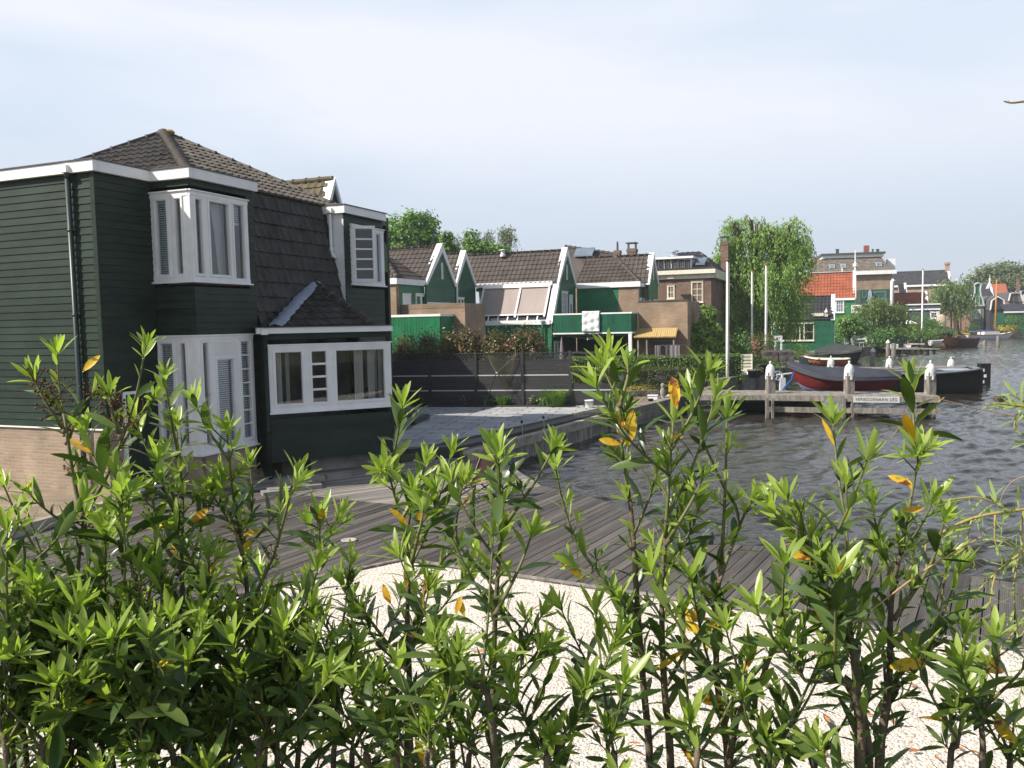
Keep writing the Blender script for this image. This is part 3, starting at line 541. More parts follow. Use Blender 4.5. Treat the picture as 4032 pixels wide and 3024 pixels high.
# door in the shaded wall
b = MB(); frame_rect(b, PD, door[0], door[1]-.02, door[2], door[3], .055, -.04, .05); fo = b.build('door', WHITE, hs)
b = MB(); b.pbox(PD, door[0]+.055, door[1]-.075, door[2]+.05, door[3]-.055, -.02, .012); [b.pbox(PD, door[0]+.055+k*.13, door[0]+.06+k*.13, door[2]+.05, door[3]-.06, .0, .016) for k in range(1, 7)]; b.build('door_leaf', SIDE_D, fo)
b = MB(); b.pbox(PD, door[0]+.09, door[0]+.13, 1.0, 1.22, .012, .03); b.tube([PD(door[0]+.11, 1.13, .03), PD(door[0]+.11, 1.13, .07), PD(door[0]+.22, 1.13, .07)], .011, 6); b.build('handle', WHITE, fo)
# corner windows of the bay
zt, zb = 5.56, 4.17
window(hs, PBL, -.06, UB-.0, *W1, lights=[(.14, .40, zb, zt, 1, 1), (.60, .75, zb, zt, 1, 1)], blind=[(.14, .40, zb, zt, 1, 1), (.60, .75, zb, zt, 1, 1)], glass=GLASS, fw=.09)
r3 = (hv(2015/2.212, 450+790/2.212), hv(2100/2.212, 450+790/2.212))
fo = window(hs, PBR, VB-.045, 2.84, *W1, lights=[(hv(1683/2.212, 800), hv(1735/2.212, 800), zb, zt, 1, 1), (hv(1805/2.212, 800), hv(1970/2.212, 810), zb, zt, 1, 1), (r3[0], r3[1], zb-.05, zt+.03, 1, 1)], glass=GLASS, fw=.08)
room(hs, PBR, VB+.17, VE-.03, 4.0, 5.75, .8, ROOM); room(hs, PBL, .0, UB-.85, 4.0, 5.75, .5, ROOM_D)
b = MB(); z = 5.6
while z > 5.25: b.pbox(PBR, r3[0], r3[1], z-.03, z-.012, -.12, -.09); z -= .042
b.pbox(PBR, r3[0], r3[1], 5.2, 5.25, -.13, -.08); b.build('blind', BLIND, fo)
c = MB(); rows = []
for i in range(9):
    a = hv(1880/2.212, 800)+i*.035; rows.append([PBR(a-.03*(i % 2)*.3, 5.58, -.16-.02*(i % 2)), PBR(a+.10, 5.0, -.16-.02*(i % 2)), PBR(a+.20+.02*i, 4.15, -.18)])
c.grid(rows); c.build('curtain', CURT, fo)
# ground floor corner windows
zt, zb = 2.86, .9
window(hs, PBL, -.10, UB, *W0, lights=[(.08, .38, zb, zt, 1, 1), (.58, .70, zb, zt, 1, 1)], blind=[(.08, .38, zb, zt, 1, 1), (.58, .70, zb, zt, 1, 1)], glass=GLASS, fw=.08)
z3 = lambda x, y: hv(x/2.212, 1150+y/2.212)
l1 = (z3(1748, 460), z3(1795, 460)); l2 = (z3(1872, 520), z3(2012, 520)); l3 = (z3(2082, 440), z3(2158, 440))
LL = [(l1[0], l1[1], zb, zt, 1, 1), (l2[0], l2[1], zb, 2.52, 1, 1), (l3[0], l3[1], zb, zt, 1, 7)]
fo = window(hs, PBR, VB-.045, 2.84, *W0, lights=LL, blind=LL, glass=GLASS, fw=.075, bars=.03)
b = MB(); [b.pbox(PBR, z3(1845, 430), z3(2035, 430), 2.63+k*.045, 2.645+k*.045, .03, .055) for k in range(6)]; b.build('vent_grille', WHITE, fo)
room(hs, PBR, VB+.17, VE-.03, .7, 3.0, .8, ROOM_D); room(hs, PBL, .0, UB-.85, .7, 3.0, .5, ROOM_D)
# downpipe on the sunny wall
b = MB(); b.tube([P0(-.53, 5.86, .085), P0(-.53, 1.0, .085), P0(-.53, -.05, .085)], .047, 12); b.lathe(P0(-.53, 5.84, .085), [(.058, 0), (.058, .09), (.05, .1)], 12)
for z in (1.7, 3.4, 4.9): b.lathe(P0(-.53, z, .085), [(.056, 0), (.056, .04)], 12); b.pbox(P0, -.55, -.51, z, z+.03, 0, .05)
dp = b.build('downpipe', mat('green_pipe', (.022, .04, .036), .4, .15), hs, True)
b = MB(); b.pbox(P0, -.6, -.46, 5.93, 6.06, .1, .17); b.build('rain_hopper', WHITE, dp)
# hipped tile roof
AP = H.w(-2.85, 4.62, 7.82); c1, c2, c3, c4 = H.w(.42, 1.92, 6.09), H.w(.42, 7.32, 6.09), H.w(-6.12, 7.32, 6.09), H.w(-6.12, 1.92, 6.09)
def tri_tiles(mb, A, B, Cc, w=.23, h=.3, amp=.035, lift=.035, ns=6):
    U = nrm(B-A); x = (Cc-A)@U; T = (Cc-A)-U*x; hh = np.linalg.norm(T); tiles(mb, A, U, T/hh, [(0, 0), (np.linalg.norm(B-A), 0), (x, hh)], w, h, amp, lift, ns)
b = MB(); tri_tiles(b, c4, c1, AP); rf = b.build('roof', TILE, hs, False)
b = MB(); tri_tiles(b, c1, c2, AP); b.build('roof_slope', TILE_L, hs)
b = MB(); tri_tiles(b, c3, c4, AP, .4, .5, .03, .03, 4); tri_tiles(b, c2, c3, AP, .4, .5, .03, .03, 4); b.build('rear_roof_slope', TILE, hs)
b = MB(); ridge(b, c1-[0, 0, .0], AP, .10, .16, .02); ridge(b, c4, AP, .085, .4); ridge(b, c2, AP, .085, .4); ridge(b, c3, AP, .085, .4); b.lathe(AP-[0, 0, .08], [(.17, 0), (.17, .08), (.11, .15), (.03, .18)], 10); b.build('ridge_cap', RIDGE, hs, True)
b = MB(); b.lathe(AP+H.u*.18+[0, 0, -.07], [(.12, 0), (.13, .07), (.07, .12)], 8); b.build('lichen', mat('orange_lichen', (.35, .19, .04), .95, .5, 20), rf)
# steep lower slope, dormer
mo, mtop = H.w(.95, VE+.02, 3.15), H.w(.36, VE+.02, 6.10); T = mtop-mo; tl = np.linalg.norm(T); b = MB(); tiles(b, mo, H.v, T/tl, [(0, 0), (4.0, 0), (3.42, .9), (3.42, tl), (0, tl)], .24, .33, .042, .04, 6); b.build('steep_roof', TILE, hs)
PC = H.Pv(6.39); b = MB(); b.prism([PC(.93, 3.5), PC(UB-.004, 3.5), PC(UB-.004, 5.87), PC(.38, 5.87)], H.v*.1); b.build('dormer_cheek', WHITE, hs)
wz = (4.17, 5.62); wv0 = hv(1373, 890)+.02
b = MB(); siding(b, PBR, [(6.39, 2.6), (8.2, 2.6), (8.2, 5.9), (6.39, 5.9)], holes=[(wv0, 8.2, *wz)]); b.build('dormer_wall', SIDE_D, hs)
b = MB(); b.pbox(PBR, 6.39, 8.26, 5.87, 6.06, -.02, .1); b.pbox(PC, .3, UB+.1, 5.872, 6.058, 0, .1); b.build('dormer_fascia', WHITE, hs)
b = MB(); b.slab([H.w(.2, 6.27, 0), H.w(UB+.12, 6.27, 0), H.w(UB+.12, 8.28, 0), H.w(.2, 8.28, 0)], 6.06, 6.085); b.build('dormer_roof', GREY_D, hs)
v1, v2 = hv(1432, 920), hv(1470, 925)
window(hs, PBR, wv0, 8.2, *wz, lights=[(wv0+.06, wv0+.5, 4.27, 5.52, 1, 1), (hv(1433, 920), hv(1457, 920), 4.27, 5.5, 1, 1), (hv(1475, 925), hv(1490, 925), 4.27, 5.5, 1, 1)], glass=GLASS_S, fw=.07)
# casement standing open, hinged at the near jamb
hg = PBR(wv0+.03, 0, .06); op = nrm(H.v*.62+H.u*.78); SF = Fr(hg, math.degrees(math.atan2(op[1], op[0]))); PS = SF.Pv(0)
window(hs, PS, 0, .56, 4.22, 5.6, lights=[(.07, .49, 4.29, 5.52, 1, 5)], fw=.05, out=.02, glass=GLASS_D, name='open_casement', sill=False, bars=.04)
dw = downpipe(hs, [PC(.62, 5.86, .09), PC(.62, 5.0, .09), PC(.66, 4.86, .09), PC(.74, 4.8, .07)], .042, WHITE); b = MB(); b.pbox(PC, .55, .7, 5.88, 6.0, .1, .16); b.build('rain_hopper', WHITE, dw)
# little gable on the far slope
gp = H.onv(1310, 706, 8.7); gu, gz = gp[0], gp[2]; PG = H.Pu(gu)
b = MB(); siding(b, PG, [(8.15, gz-1.25), (9.25, gz-1.25), (8.7, gz-.08)], .13); b.build('gable_wall', SIDE_D, hs)
for sgn in (-1, 1):
    pass
b = MB(); gl = [(8.7-.62, gz-1.3), (8.7-.5, gz-1.3), (8.7, gz-.16), (9.2, gz-1.3), (9.32, gz-1.3), (8.7, gz+.02)]; b.prism([PG(*q) for q in (gl[0], gl[1], gl[2], gl[5])], H.u*.09); b.prism([PG(*q) for q in (gl[2], gl[3], gl[4], gl[5])], H.u*.09); b.prism([PG(*q, -.3) for q in (gl[0], (8.7, gz+.02), (8.7, gz+.05), (8.05, gz-1.3))], H.u*.39); b.build('bargeboard', WHITE, hs)
b = MB()
for s in (-1, 1):
    A = H.w(gu-.1, 8.7+s*.66, gz-1.35); B = H.w(gu-2.2, 8.7+s*.66, gz-1.35); top = H.w(gu-.1, 8.7, gz); T = top-A; tiles(b, B, H.u, nrm(T), [(0, 0), (2.1, 0), (2.1, np.linalg.norm(T)), (0, np.linalg.norm(T))], .24, .32, .035, .03, 6)
ridge(b, H.w(gu-2.2, 8.7, gz+.02), H.w(gu-.02, 8.7, gz+.02), .08, .4); b.build('gable_roof', mat('mossy_roof_tile', (.10, .085, .06), .8, .35, 3, .3, 40, .3, c2=(.15, .125, .07)), hs)
# ---- kitchen bay set at an angle (annex)
PA = AF.Pv(0); q = [AF.onv(x, y, 0) for x, y in ((1057, 1362), (1536, 1348), (1544, 1594), (1066, 1627))]
az0, az1 = (q[2][2]+q[3][2])/2, (q[0][2]+q[1][2])/2; wa0, wa1 = .06, AL_; fzA = (AF.onv(1545, 1303, 0)[2], AF.onv(1545, 1278, 0)[2])
ax = lambda x, y: AF.onv(900+x/2.074, 1150+y/2.074, 0)
b = MB(); siding(b, PA, [(0, .33), (AL_, .33), (AL_, fzA[0]), (0, fzA[0])], .15, holes=[(wa0, AL_+.1, az0, az1)]); b.pbox(PA, -.01, wa0, .33, fzA[0], -.02, .02)
LC = line_fr(H.w(UB, VE, 0), AL); LCL = np.linalg.norm(AL-H.w(UB, VE, 0)); siding(b, LC.Pv(0), [(0, .1), (LCL, .1), (LCL, fzA[0]), (0, fzA[0])], .15)
RC = line_fr(AR, AR+AF.v*3); siding(b, RC.Pv(0), [(0, .33), (3, .33), (3, fzA[0]), (0, fzA[0])], .15, holes=[(.12, 2.2, az0, az1)]); b.build('kitchen_wall', SIDE_D, hs)
lw = [(ax(375, 480)[0], ax(590, 480)[0], 0, 0), (ax(672, 475)[0], ax(790, 475)[0], 0, 0), (ax(872, 470)[0], ax(1262, 455)[0], 0, 0)]
kb, kt = az0+.17, az1-.14
KW = [(lw[0][0], lw[0][1], kb, kt, 1, 1), (lw[1][0], lw[1][1], kb, kt, 1, 4), (lw[2][0], lw[2][1], kb, kt, 1, 1)]
window(hs, PA, wa0, AL_+.02, az0, az1, lights=KW, glass=GLASS, fw=.075, bars=.045)
window(hs, RC.Pv(0), .1, 2.2, az0, az1, lights=[(.25, 1.0, kb, kt, 1, 1), (1.2, 1.45, kb, kt, 1, 5), (1.65, 2.1, kb, kt, 1, 1)], glass=GLASS, fw=.075, bars=.045)
b = MB(); b.slab([AF.w(.1, 2.6, 0), AF.w(AL_-.15, 2.6, 0), AF.w(AL_-.15, 2.7, 0), AF.w(.1, 2.7, 0)], .5, 3.0); b.slab([AF.w(.02, .1, 0), AF.w(AL_-.05, .1, 0), AF.w(AL_-.05, 2.7, 0), AF.w(.02, 2.7, 0)], .4, .5); b.slab([AF.w(.02, .1, 0), AF.w(AL_-.05, .1, 0), AF.w(AL_-.05, 2.7, 0), AF.w(.02, 2.7, 0)], 2.95, 3.0); b.slab([AF.w(.02, .12, 0), AF.w(.06, .12, 0), AF.w(.06, 2.7, 0), AF.w(.02, 2.7, 0)], .5, 2.95); b.build('room', mat('kitchen_wall_paint', (.16, .16, .15), .9, .4, 1.2, c2=(.30, .30, .29)), hs)
b = MB(); b.slab([AF.w(.1, .14, 0), AF.w(AL_-.1, .14, 0), AF.w(AL_-.1, .7, 0), AF.w(.1, .7, 0)], az0+.06, az0+.13); b.build('worktop', mat('stone_worktop', (.22, .20, .18), .3, .2), hs)
b = MB(); b.lathe(AF.w(1.9, .4, az0+.13), [(.05, 0), (.09, .02), (.10, .09), (.09, .1)], 12); b.build('green_bowl', mat('green_plastic', (.02, .32, .06), .3, .05), hs, True)
b = MB(); b.lathe(AF.w(2.3, .38, az0+.13), [(.2, 0), (.22, .08), (.15, .2), (.05, .26)], 9, 1.2, .7); b.build('basket', mat('brown_wicker', (.06, .03, .02), .8, .4, 20), hs)
c = MB()
for k_, (a0, a1) in enumerate(((lw[0][0]-.02, lw[0][0]+.16), (lw[0][0]+.24, lw[0][0]+.32), (lw[2][1]-.32, lw[2][1]-.16), (lw[2][1]-.62, lw[2][1]-.42), (lw[2][1]-.08, lw[2][1]+.02))):
    c.grid([[PA(a0+(a1-a0)*i/8, z, -.16-.03*(i % 2)) for z in (kb-.05, kt+.02)] for i in range(9)])
c.build('curtain', CURT, hs)
b = MB(); b.pbox(PA, -.16, AL_+.06, fzA[0], fzA[1]-.02, -.02, .1); b.pbox(RC.Pv(0), 0.02, 3, fzA[0], fzA[1]-.022, -.02, .06); b.build('kitchen_fascia', WHITE, hs)
b = MB(); b.slab([AF.w(-.2, -.13, 0), AF.w(AL_+.09, -.13, 0), AF.w(AL_+.09, 2.9, 0), H.w(.8, VE, 0)], fzA[1]-.018, fzA[1]); b.build('gutter', GREY_D, hs)
b = MB(); b.pbox(PA, ax(262, 300)[0]-.02, ax(300, 300)[0]+.02, fzA[0]-.02, fzA[1]-.05, .1, .17); b.build('rain_hopper', WHITE, hs)
downpipe(hs, [PA(.0, fzA[0]-.02, .075), PA(.0, 1.0, .075), PA(.0, -.1, .075)], .045)
PK = H.w(.80, 5.3, 4.12); zr = fzA[1]+.005
RL = AF.onv(1092, 1284, -.02); RL = AF.w(RL[0], .02, zr); RR = onz(1446, 1266, zr+.03); RR = RR if RR[1] < 30 else AF.w(AL_*.85, .3, zr); RR = AF.w(AL_*.86, .12, zr)
b = MB(); tri_tiles(b, RL, RR, PK, .23, .3, .04, .035); MLp = H.w(.95, VE+.1, zr); tri_tiles(b, MLp, RL, PK, .23, .3, .035, .035); RB = AF.w(AL_-.1, 2.4, zr); tri_tiles(b, RR, RB, PK, .23, .3, .035, .035)
b.build('kitchen_roof', TILE, hs)
b = MB(); ridge(b, RR+[0, 0, .03], PK, .10, .38, .018); b.build('hip_cap', RIDGE, hs, True)
b = MB(); d = nrm(PK-RL); sd = nrm(np.cross(d, [0, 0, 1.])); up = np.cross(sd, d); up = up if up[2] > 0 else -up; n_ = 22; rr = random.Random(1); rows = []
for i in range(n_+1):
    p = RL-d*.06+(PK-RL+d*.1)*i/n_; wv = .16+rr.uniform(-.035, .035); rows.append([p+sd*x*wv+up*(.085-.05*abs(x)+rr.uniform(-.012, .012)) for x in (-1, -.5, 0, .5, 1)])
b.grid(rows); b.build('lead_flashing', LEAD, hs, True)
b = MB(); b.slab([AF.w(.95, .35, 0), AF.w(AL_-.05, .35, 0), AF.w(AL_-.05, 1.0, 0), AF.w(.95, 1.0, 0)], -.2, .36); b.build('footing', CONC, hs)
b = MB(); b.slab([AF.w(.1, .9, 0), AF.w(.95, .9, 0), AF.w(.95, 1.1, 0), AF.w(.1, 1.1, 0)], -.2, .34); b.build('crawl_space_wall', BRICK_Y, hs)
# steps from the kitchen bay to the patio
st = thing('patio_step', 'two dark composite steps beside the kitchen bay on the patio', 'steps', onz(1560, 1668, PATIO_Z)); s0 = onz(1545, 1690, PATIO_Z); s1 = onz(1608, 1650, PATIO_Z)
b = MB(); d = nrm(FE.v); b.obox(onz(1520, 1672, PATIO_Z)+[0, 0, .005], FE.u*(onz(1602, 1650, PATIO_Z)-onz(1520, 1672, PATIO_Z))@FE.u*1.0*FE.u if False else FE.u*.9, FE.v*1.5, (0, 0, .16)); b.build('step', M_COMP, st)
b = MB(); b.obox(onz(1520, 1672, PATIO_Z)+FE.v*.3+[0, 0, .166], FE.u*.45, FE.v*1.2, (0, 0, .17)); b.build('step', M_COMP, st)
# stacked paving slabs under the bay
def slab_pile(lab, px, ang, n, sz):
    t = thing('paving_slab', lab, 'paving slab', px, ang); b = MB(); rr = random.Random(n)
    for i in range(n): b.box(px+np.array([rr.uniform(-.03, .03), rr.uniform(-.02, .02), sz[2]*(i+.5)+.001]), (sz[0], sz[1], sz[2]-.004), ang+rr.uniform(-.03, .03))
    b.build('slab', CONC, t); return t
for lab, x, y, dz, sz in (('long grey paving slab lying lowest under the kitchen bay', 1160, 1930, 0, (1.0, .3, .08)), ('grey paving slab laid on top of the lowest slab under the bay', 1180, 1915, .085, (.95, .28, .08)), ('short grey paving slab nearest the concrete footing of the bay', 1330, 1880, 0, (.5, .3, .09)), ('shallow grey slab half buried by the drainpipe of the kitchen bay', 1085, 1945, 0, (.5, .25, .07))):
    p = onz(x, y, 0)+[0, 0, dz+.004]; b = MB(); b.box(p+[0, 0, sz[2]/2], sz, AF.a); solo('paving_slab', b, CONC, lab, 'paving slab', 'paving slabs under the kitchen bay')
# ================================================================== garden beyond the patio
fence_L = np.linalg.norm(fB-fA); PF = FE.Pv(0)
M_ALU = mat('aluminium_strip', (.58, .57, .56), .4, .06)
fx = [FE.onv(1500+x/2.765, 1500, 0)[0] for x in (535, 1030, 1540, 2060)]; pw = (fx[3]-fx[0])/3
ft = thing('garden_fence', 'tall dark composite garden fence with lattice top and pale metal strips', 'fence', FE.w(fx[1], 0, PATIO_Z), FE.a)
HT = FE.onv(2060, 1390, 0)[2]-PATIO_Z if False else 1.82
for k in range(-2, 4):
    x = fx[0]+pw*k; b = MB(); b.pbox(PF, x-.05, x+.05, PATIO_Z-.1, PATIO_Z+1.93, -.05, .05); b.build('post', M_COMP, ft)
for k in range(-2, 3):
    a0, a1 = fx[0]+pw*k+.05, fx[0]+pw*(k+1)-.05; b = MB(); z = PATIO_Z+.03
    for i, h in enumerate((.168,)*9):
        o = (i in (3, 6)); b.pbox(PF, a0, a1, z, z+h-.006, -.012, .012)
        z += h
        if i in (2, 5): z += .035
    b.build('panel', M_COMP, ft)
    b = MB()
    for zz in (PATIO_Z+.03+3*.168, PATIO_Z+.03+6*.168+.035): b.pbox(PF, a0, a1, zz-.004, zz+.034, -.016, .018)
    b.build('metal_strip', M_ALU, ft)
    b = MB(); z0, z1 = PATIO_Z+1.60, PATIO_Z+1.86; b.pbox(PF, a0, a1, z0, z0+.035, -.02, .02); b.pbox(PF, a0, a1, z1, z1+.035, -.02, .02); n = 13; st = (a1-a0)/n
    for i in range(-2, n+1):
        for s in (0, 1):
            x0, x1 = a0+i*st, a0+(i+1.7)*st; c0, c1 = max(x0, a0), min(x1, a1)
            if c1 <= c0: continue
            zz = lambda x: z0+.03+(z1-z0-.03)*((x-x0)/(x1-x0) if s == 0 else 1-(x-x0)/(x1-x0)); b.add([PF(c0, zz(c0)-.019, .004*s), PF(c1, zz(c1)-.019, .004*s), PF(c1, zz(c1)+.019, .004*s), PF(c0, zz(c0)+.019, .004*s), PF(c0, zz(c0)-.019, -.012+.004*s), PF(c1, zz(c1)-.019, -.012+.004*s), PF(c1, zz(c1)+.019, -.012+.004*s), PF(c0, zz(c0)+.019, -.012+.004*s)], [(0, 1, 2, 3), (7, 6, 5, 4), (0, 4, 5, 1), (3, 2, 6, 7)])
    b.build('lattice', M_COMP, ft)
lf = thing('low_fence', 'low dark composite fence panel with one pale strip beside the white bucket', 'fence', FE.w(fx[3]+.9, 0, PATIO_Z), FE.a)
b = MB(); a0, a1 = fx[3]+.06, fx[3]+1.72; b.pbox(PF, a0, a1, PATIO_Z+.02, PATIO_Z+.53, -.012, .012); b.pbox(PF, a0, a1, PATIO_Z+.57, PATIO_Z+.76, -.012, .012); b.build('panel', M_COMP, lf)
b = MB(); b.pbox(PF, a0, a1, PATIO_Z+.53, PATIO_Z+.57, -.014, .016); b.build('metal_strip', M_ALU, lf)
b = MB(); b.pbox(PF, a1, a1+.09, PATIO_Z-.1, PATIO_Z+.8, -.05, .05); b.build('post', M_COMP, lf)
b = MB(); b.pbox(PF, fx[0]-.6, fx[3]+.2, PATIO_Z, PATIO_Z+.06, .42, .46); solo('bed_edging', b, M_COMP, 'low dark edging strip in front of the planted fence bed', 'edging')
b = MB(); b.pbox(PF, fx[0]-.6, fx[3]+.2, PATIO_Z-.02, PATIO_Z+.03, .02, .42); struct(b.build('soil', mat('bed_soil', (.05, .04, .028), .95, .4, 8)))
def grass_clump(name, label, base, r, h, n, lm, seed=1, group=None, flower=None, nf=0, wd=.018):
    rng = np.random.default_rng(seed); base = np.asarray(base, float); a = rng.uniform(0, 6.28, n); rad = r*np.sqrt(rng.uniform(0, 1, n))*.5; hh = h*rng.uniform(.5, 1.0, n); lean = rng.uniform(.1, 1., n)*r
    c = base+np.stack([np.cos(a)*rad, np.sin(a)*rad, 0*a], 1); d = np.stack([np.cos(a+rng.normal(size=n)*.5), np.sin(a+rng.normal(size=n)*.5), 0*a], 1); V = []; F = []
    s = np.stack([-d[:, 1], d[:, 0], 0*a], 1)*wd*.5
    m_ = c+d*(lean*.35)[:, None]+np.stack([0*a, 0*a, hh*.65], 1); e = c+d*lean[:, None]+np.stack([0*a, 0*a, hh*rng.uniform(.7, 1, n)], 1)
    V = np.stack([c-s, c+s, m_+s, m_-s, e], 1).reshape(-1, 3); k = np.arange(n)[:, None]*5; F = np.concatenate([k+np.array([[0, 1, 2, 3]]), k+np.array([[3, 2, 4, 4]])])
    fl = [tuple(int(i) for i in f[:4]) if f[2] != f[3] else tuple(int(i) for i in f[:3]) for f in F]
    t = thing(name, label, 'plant', base, 0, group); link_mesh('foliage', V, fl, lm, t)
    if nf: crown_mesh('flowers', t, flower, [(base+[0, 0, h*.75], (r*.7, r*.5, h*.2))], nf, .05, seed, 10, .2)
    return t
def bushy(name, label, cat, base, r, h, n, size, lm, seed=1, group=None, extra=None, k=None, clumps=14):
    base = np.asarray(base, float); t = thing(name, label, cat, base, 0, group); bl = [(base+[0, 0, h*.55], (r, r*(k or .8), h*.5))]
    b = MB(); rr = random.Random(seed)
    for i in range(5): q = base+np.array([rr.uniform(-.6, .6)*r, rr.uniform(-.5, .5)*r, h*rr.uniform(.5, .85)]); b.tube([base, (base+q)/2+[0, 0, .1*h], q], [.02, .012, .005], 5)
    b.build('stems', BARK, t); crown_mesh('foliage', t, lm, bl, n, size, seed, clumps, .3)
    if extra: crown_mesh('flowers', t, extra[0], [(base+[0, 0, h*.72], (r*.85, r*.7, h*.32))], extra[1], extra[2], seed+5, 9, .12)
    return t
pz = lambda x, y: onz(1500+x/2.765, 1300+y/2.765, PATIO_Z+.03)
bushy('leafy_plant', 'dark leafy plant with white flowers at the shaded end of the fence bed', 'plant', pz(470, 810), .42, .38, 420, .07, LF_DARK, 1, extra=(LF_WHITE, 10, .04))
bushy('leafy_plant', 'tiny white flowered plant alone between two fence posts', 'plant', pz(900, 812), .16, .34, 90, .08, LF_GRASS, 2, extra=(LF_WHITE, 5, .035))
grass_clump('grass_clump', 'thin upright grass tuft in the shade of the fence bed', pz(690, 810), .15, .45, 40, LF_GRASS, 3)
bushy('leafy_plant', 'low green plant sprawling under the landing net', 'plant', pz(1170, 815), .28, .25, 200, .07, LF_DARK, 4)
grass_clump('grass_clump', 'pale arching grass clump behind the landing net bag', pz(1320, 815), .4, .5, 170, LF_GRASS, 5)
bushy('leafy_plant', 'small white flowering plant beside the large grass clump', 'plant', pz(1660, 815), .17, .32, 110, .05, LF_GRASS, 6, extra=(LF_WHITE, 26, .05))
grass_clump('grass_clump', 'large bright green grass clump by the last tall fence post', pz(1890, 822), .62, .72, 520, LF_GRASS, 7)
bushy('leafy_plant', 'round leafed plant at the foot of the large grass clump', 'plant', pz(1780, 820), .25, .3, 160, .09, LF_GRASS, 8)
# landing net leaning on the fence
h0 = onz(1902, 1617, PATIO_Z); jn = FE.onv(1955, 1468, -.25); jn = FE.w(*jn[:2], jn[2]); eL, eR = FE.w(*FE.onv(1922, 1402, -.1)), FE.w(*FE.onv(2030, 1400, -.1)); tp = FE.w(*FE.onv(2028, 1366, -.02))
nt_ = thing('landing_net', 'large olive landing net propped against the garden fence on its pole', 'net', h0)
b = MB(); b.tube([h0, jn], .014, 7); b.build('pole', BLACK, nt_); b = MB(); b.tube([jn, (jn+eL)/2-FE.u*.02, eL], .012, 6); b.tube([jn, (jn+eR)/2, eR, tp], .011, 6); b.build('spreader_arm', mat('olive_rod', (.20, .19, .10), .5, .1), nt_); b = MB(); b.box(jn, (.06, .05, .06), 0); b.build('joint', WHITE, nt_)
b = MB(); na, nb = 22, 20; pts = []
for i in range(na+1):
    s = i/na; top = eL+(eR-eL)*s; row = []
    for j in range(nb+1):
        tt = j/nb; dep = 1.25*math.sin(math.pi*(.12+.76*s))**.7; mid_ = .5+ (s-.5)*(1-.55*tt**1.2)+.14*tt; row.append(eL+(eR-eL)*mid_+np.array([0, 0, -dep*tt])-FE.v*.18*math.sin(math.pi*tt)*(1 if i % 2 else .8))
    pts.append(row)
for i in range(na+1): b.tube(pts[i], .0032, 3, False)
for j in range(0, nb+1): b.tube([pts[i][j] for i in range(na+1)], .0032, 3, False)
b.build('netting', mat('olive_netting', (.085, .082, .035), .9, .2, 6), nt_)
# torches, bucket, lid
for lab, bx, by, ty in (('garden torch with dark pointed cap standing nearer the deck chair', 1545, 1170, 975), ('garden torch with dark pointed cap standing further along the wall', 1782, 1105, 930)):
    p = onz(1500+bx/2.765, 1300+by/2.765, .22); q = at(1500+(bx-15)/2.765, 1300+ty/2.765, p[1]); t = thing('garden_torch', lab, 'torch', p, 0, 'garden torches on the retaining wall'); q2 = p+(q-p)*.8
    b = MB(); b.tube([p, q2], .012, 7); b.build('stake', mat('brushed_steel', (.45, .45, .45), .3, .1, metal=.7), t); b = MB(); hh = np.linalg.norm(q-q2); b.lathe(q2, [(.018, 0), (.03, hh*.15), (.036, hh*.4), (.028, hh*.65), (.006, hh)], 10); b.build('cap', BLACK, t, True)
p = onz(2320, 1605, PATIO_Z); t = thing('plastic_bucket', 'white plastic bucket standing on the patio by the low fence', 'bucket', p); b = MB(); b.lathe(p, [(.12, .002), (.125, .01), (.15, .235), (.158, .235), (.158, .262), (.145, .262), (.142, .24)], 20); b.build('tub', WHITE, t, True); b = MB(); b.tube([p+[.158*math.cos(a), -.158*math.sin(a)*.5-.08, .25-.10*math.sin(a)] for a in np.linspace(0, math.pi, 10)], .004, 5); b.build('handle', GREY_D, t)
b = MB(); b.lathe(onz(2284, 1601, PATIO_Z)+[0, 0, .004], [(.15, 0), (.155, .02), (.14, .022), (.0, .02)], 20); solo('bucket_lid', b, WHITE, 'round white lid lying on the patio beside the bucket', 'lid', smooth=True)
# hedges, yellow groundcover, terrace pots
box_hedge('clipped_hedge', 'lower clipped yew hedge with a flat top in front of the beech hedge', onz(2250, 1560, .21), onz(2715, 1552, .21), .7, 1.02, LF_YEW, 9000, .045, 3)
hb0, hb1 = onz(2235, 1522, .2), onz(2925, 1512, .2); box_hedge('clipped_hedge', 'taller leafy beech hedge running behind the yew hedge to the flagpole', hb0, hb1, .75, 1.3, LF_HEDGE, 11000, .062, 4)
bushy('golden_shrub', 'small golden yellow shrub between the fence post and the yew hedge', 'shrub', onz(2277, 1530, .2), .34, .5, 900, .035, LF_YEL, 5)
bushy('golden_groundcover', 'long golden groundcover cushion in the low corrugated planter', 'plant', onz(2520, 1562, .2), .95, .42, 1500, .035, LF_YEL, 6, k=.3)
pl0, pl1 = onz(2470, 1562, .21), onz(2600, 1558, .21); d = nrm(pl1-pl0); b = MB(); n = np.array([-d[1], d[0], 0]); k = 30
b.prism([pl0+d*(1.25*i/k)+n*(.012*(i % 2)) for i in range(k+1)]+[pl0+d*1.25+n*.5, pl0+n*.5], (0, 0, .2)); solo('corrugated_planter', b, mat('galvanised_planter', (.15, .15, .16), .5, .2), 'low corrugated metal planter holding golden groundcover', 'planter')
bushy('leafy_plant', 'green perennials growing in front of the yew hedge', 'plant', onz(2545, 1548, .2), .8, .45, 500, .07, LF_GRASS, 9, k=.4)
p = onz(2570, 1577, .21); b = MB(); b.box(p+[0, 0, .09], (.34, .3, .18), -.2); b.box(p+[0, 0, .19], (.38, .34, .025), -.2); solo('white_tub', b, WHITE, 'square white planting tub on the brick terrace', 'pot')
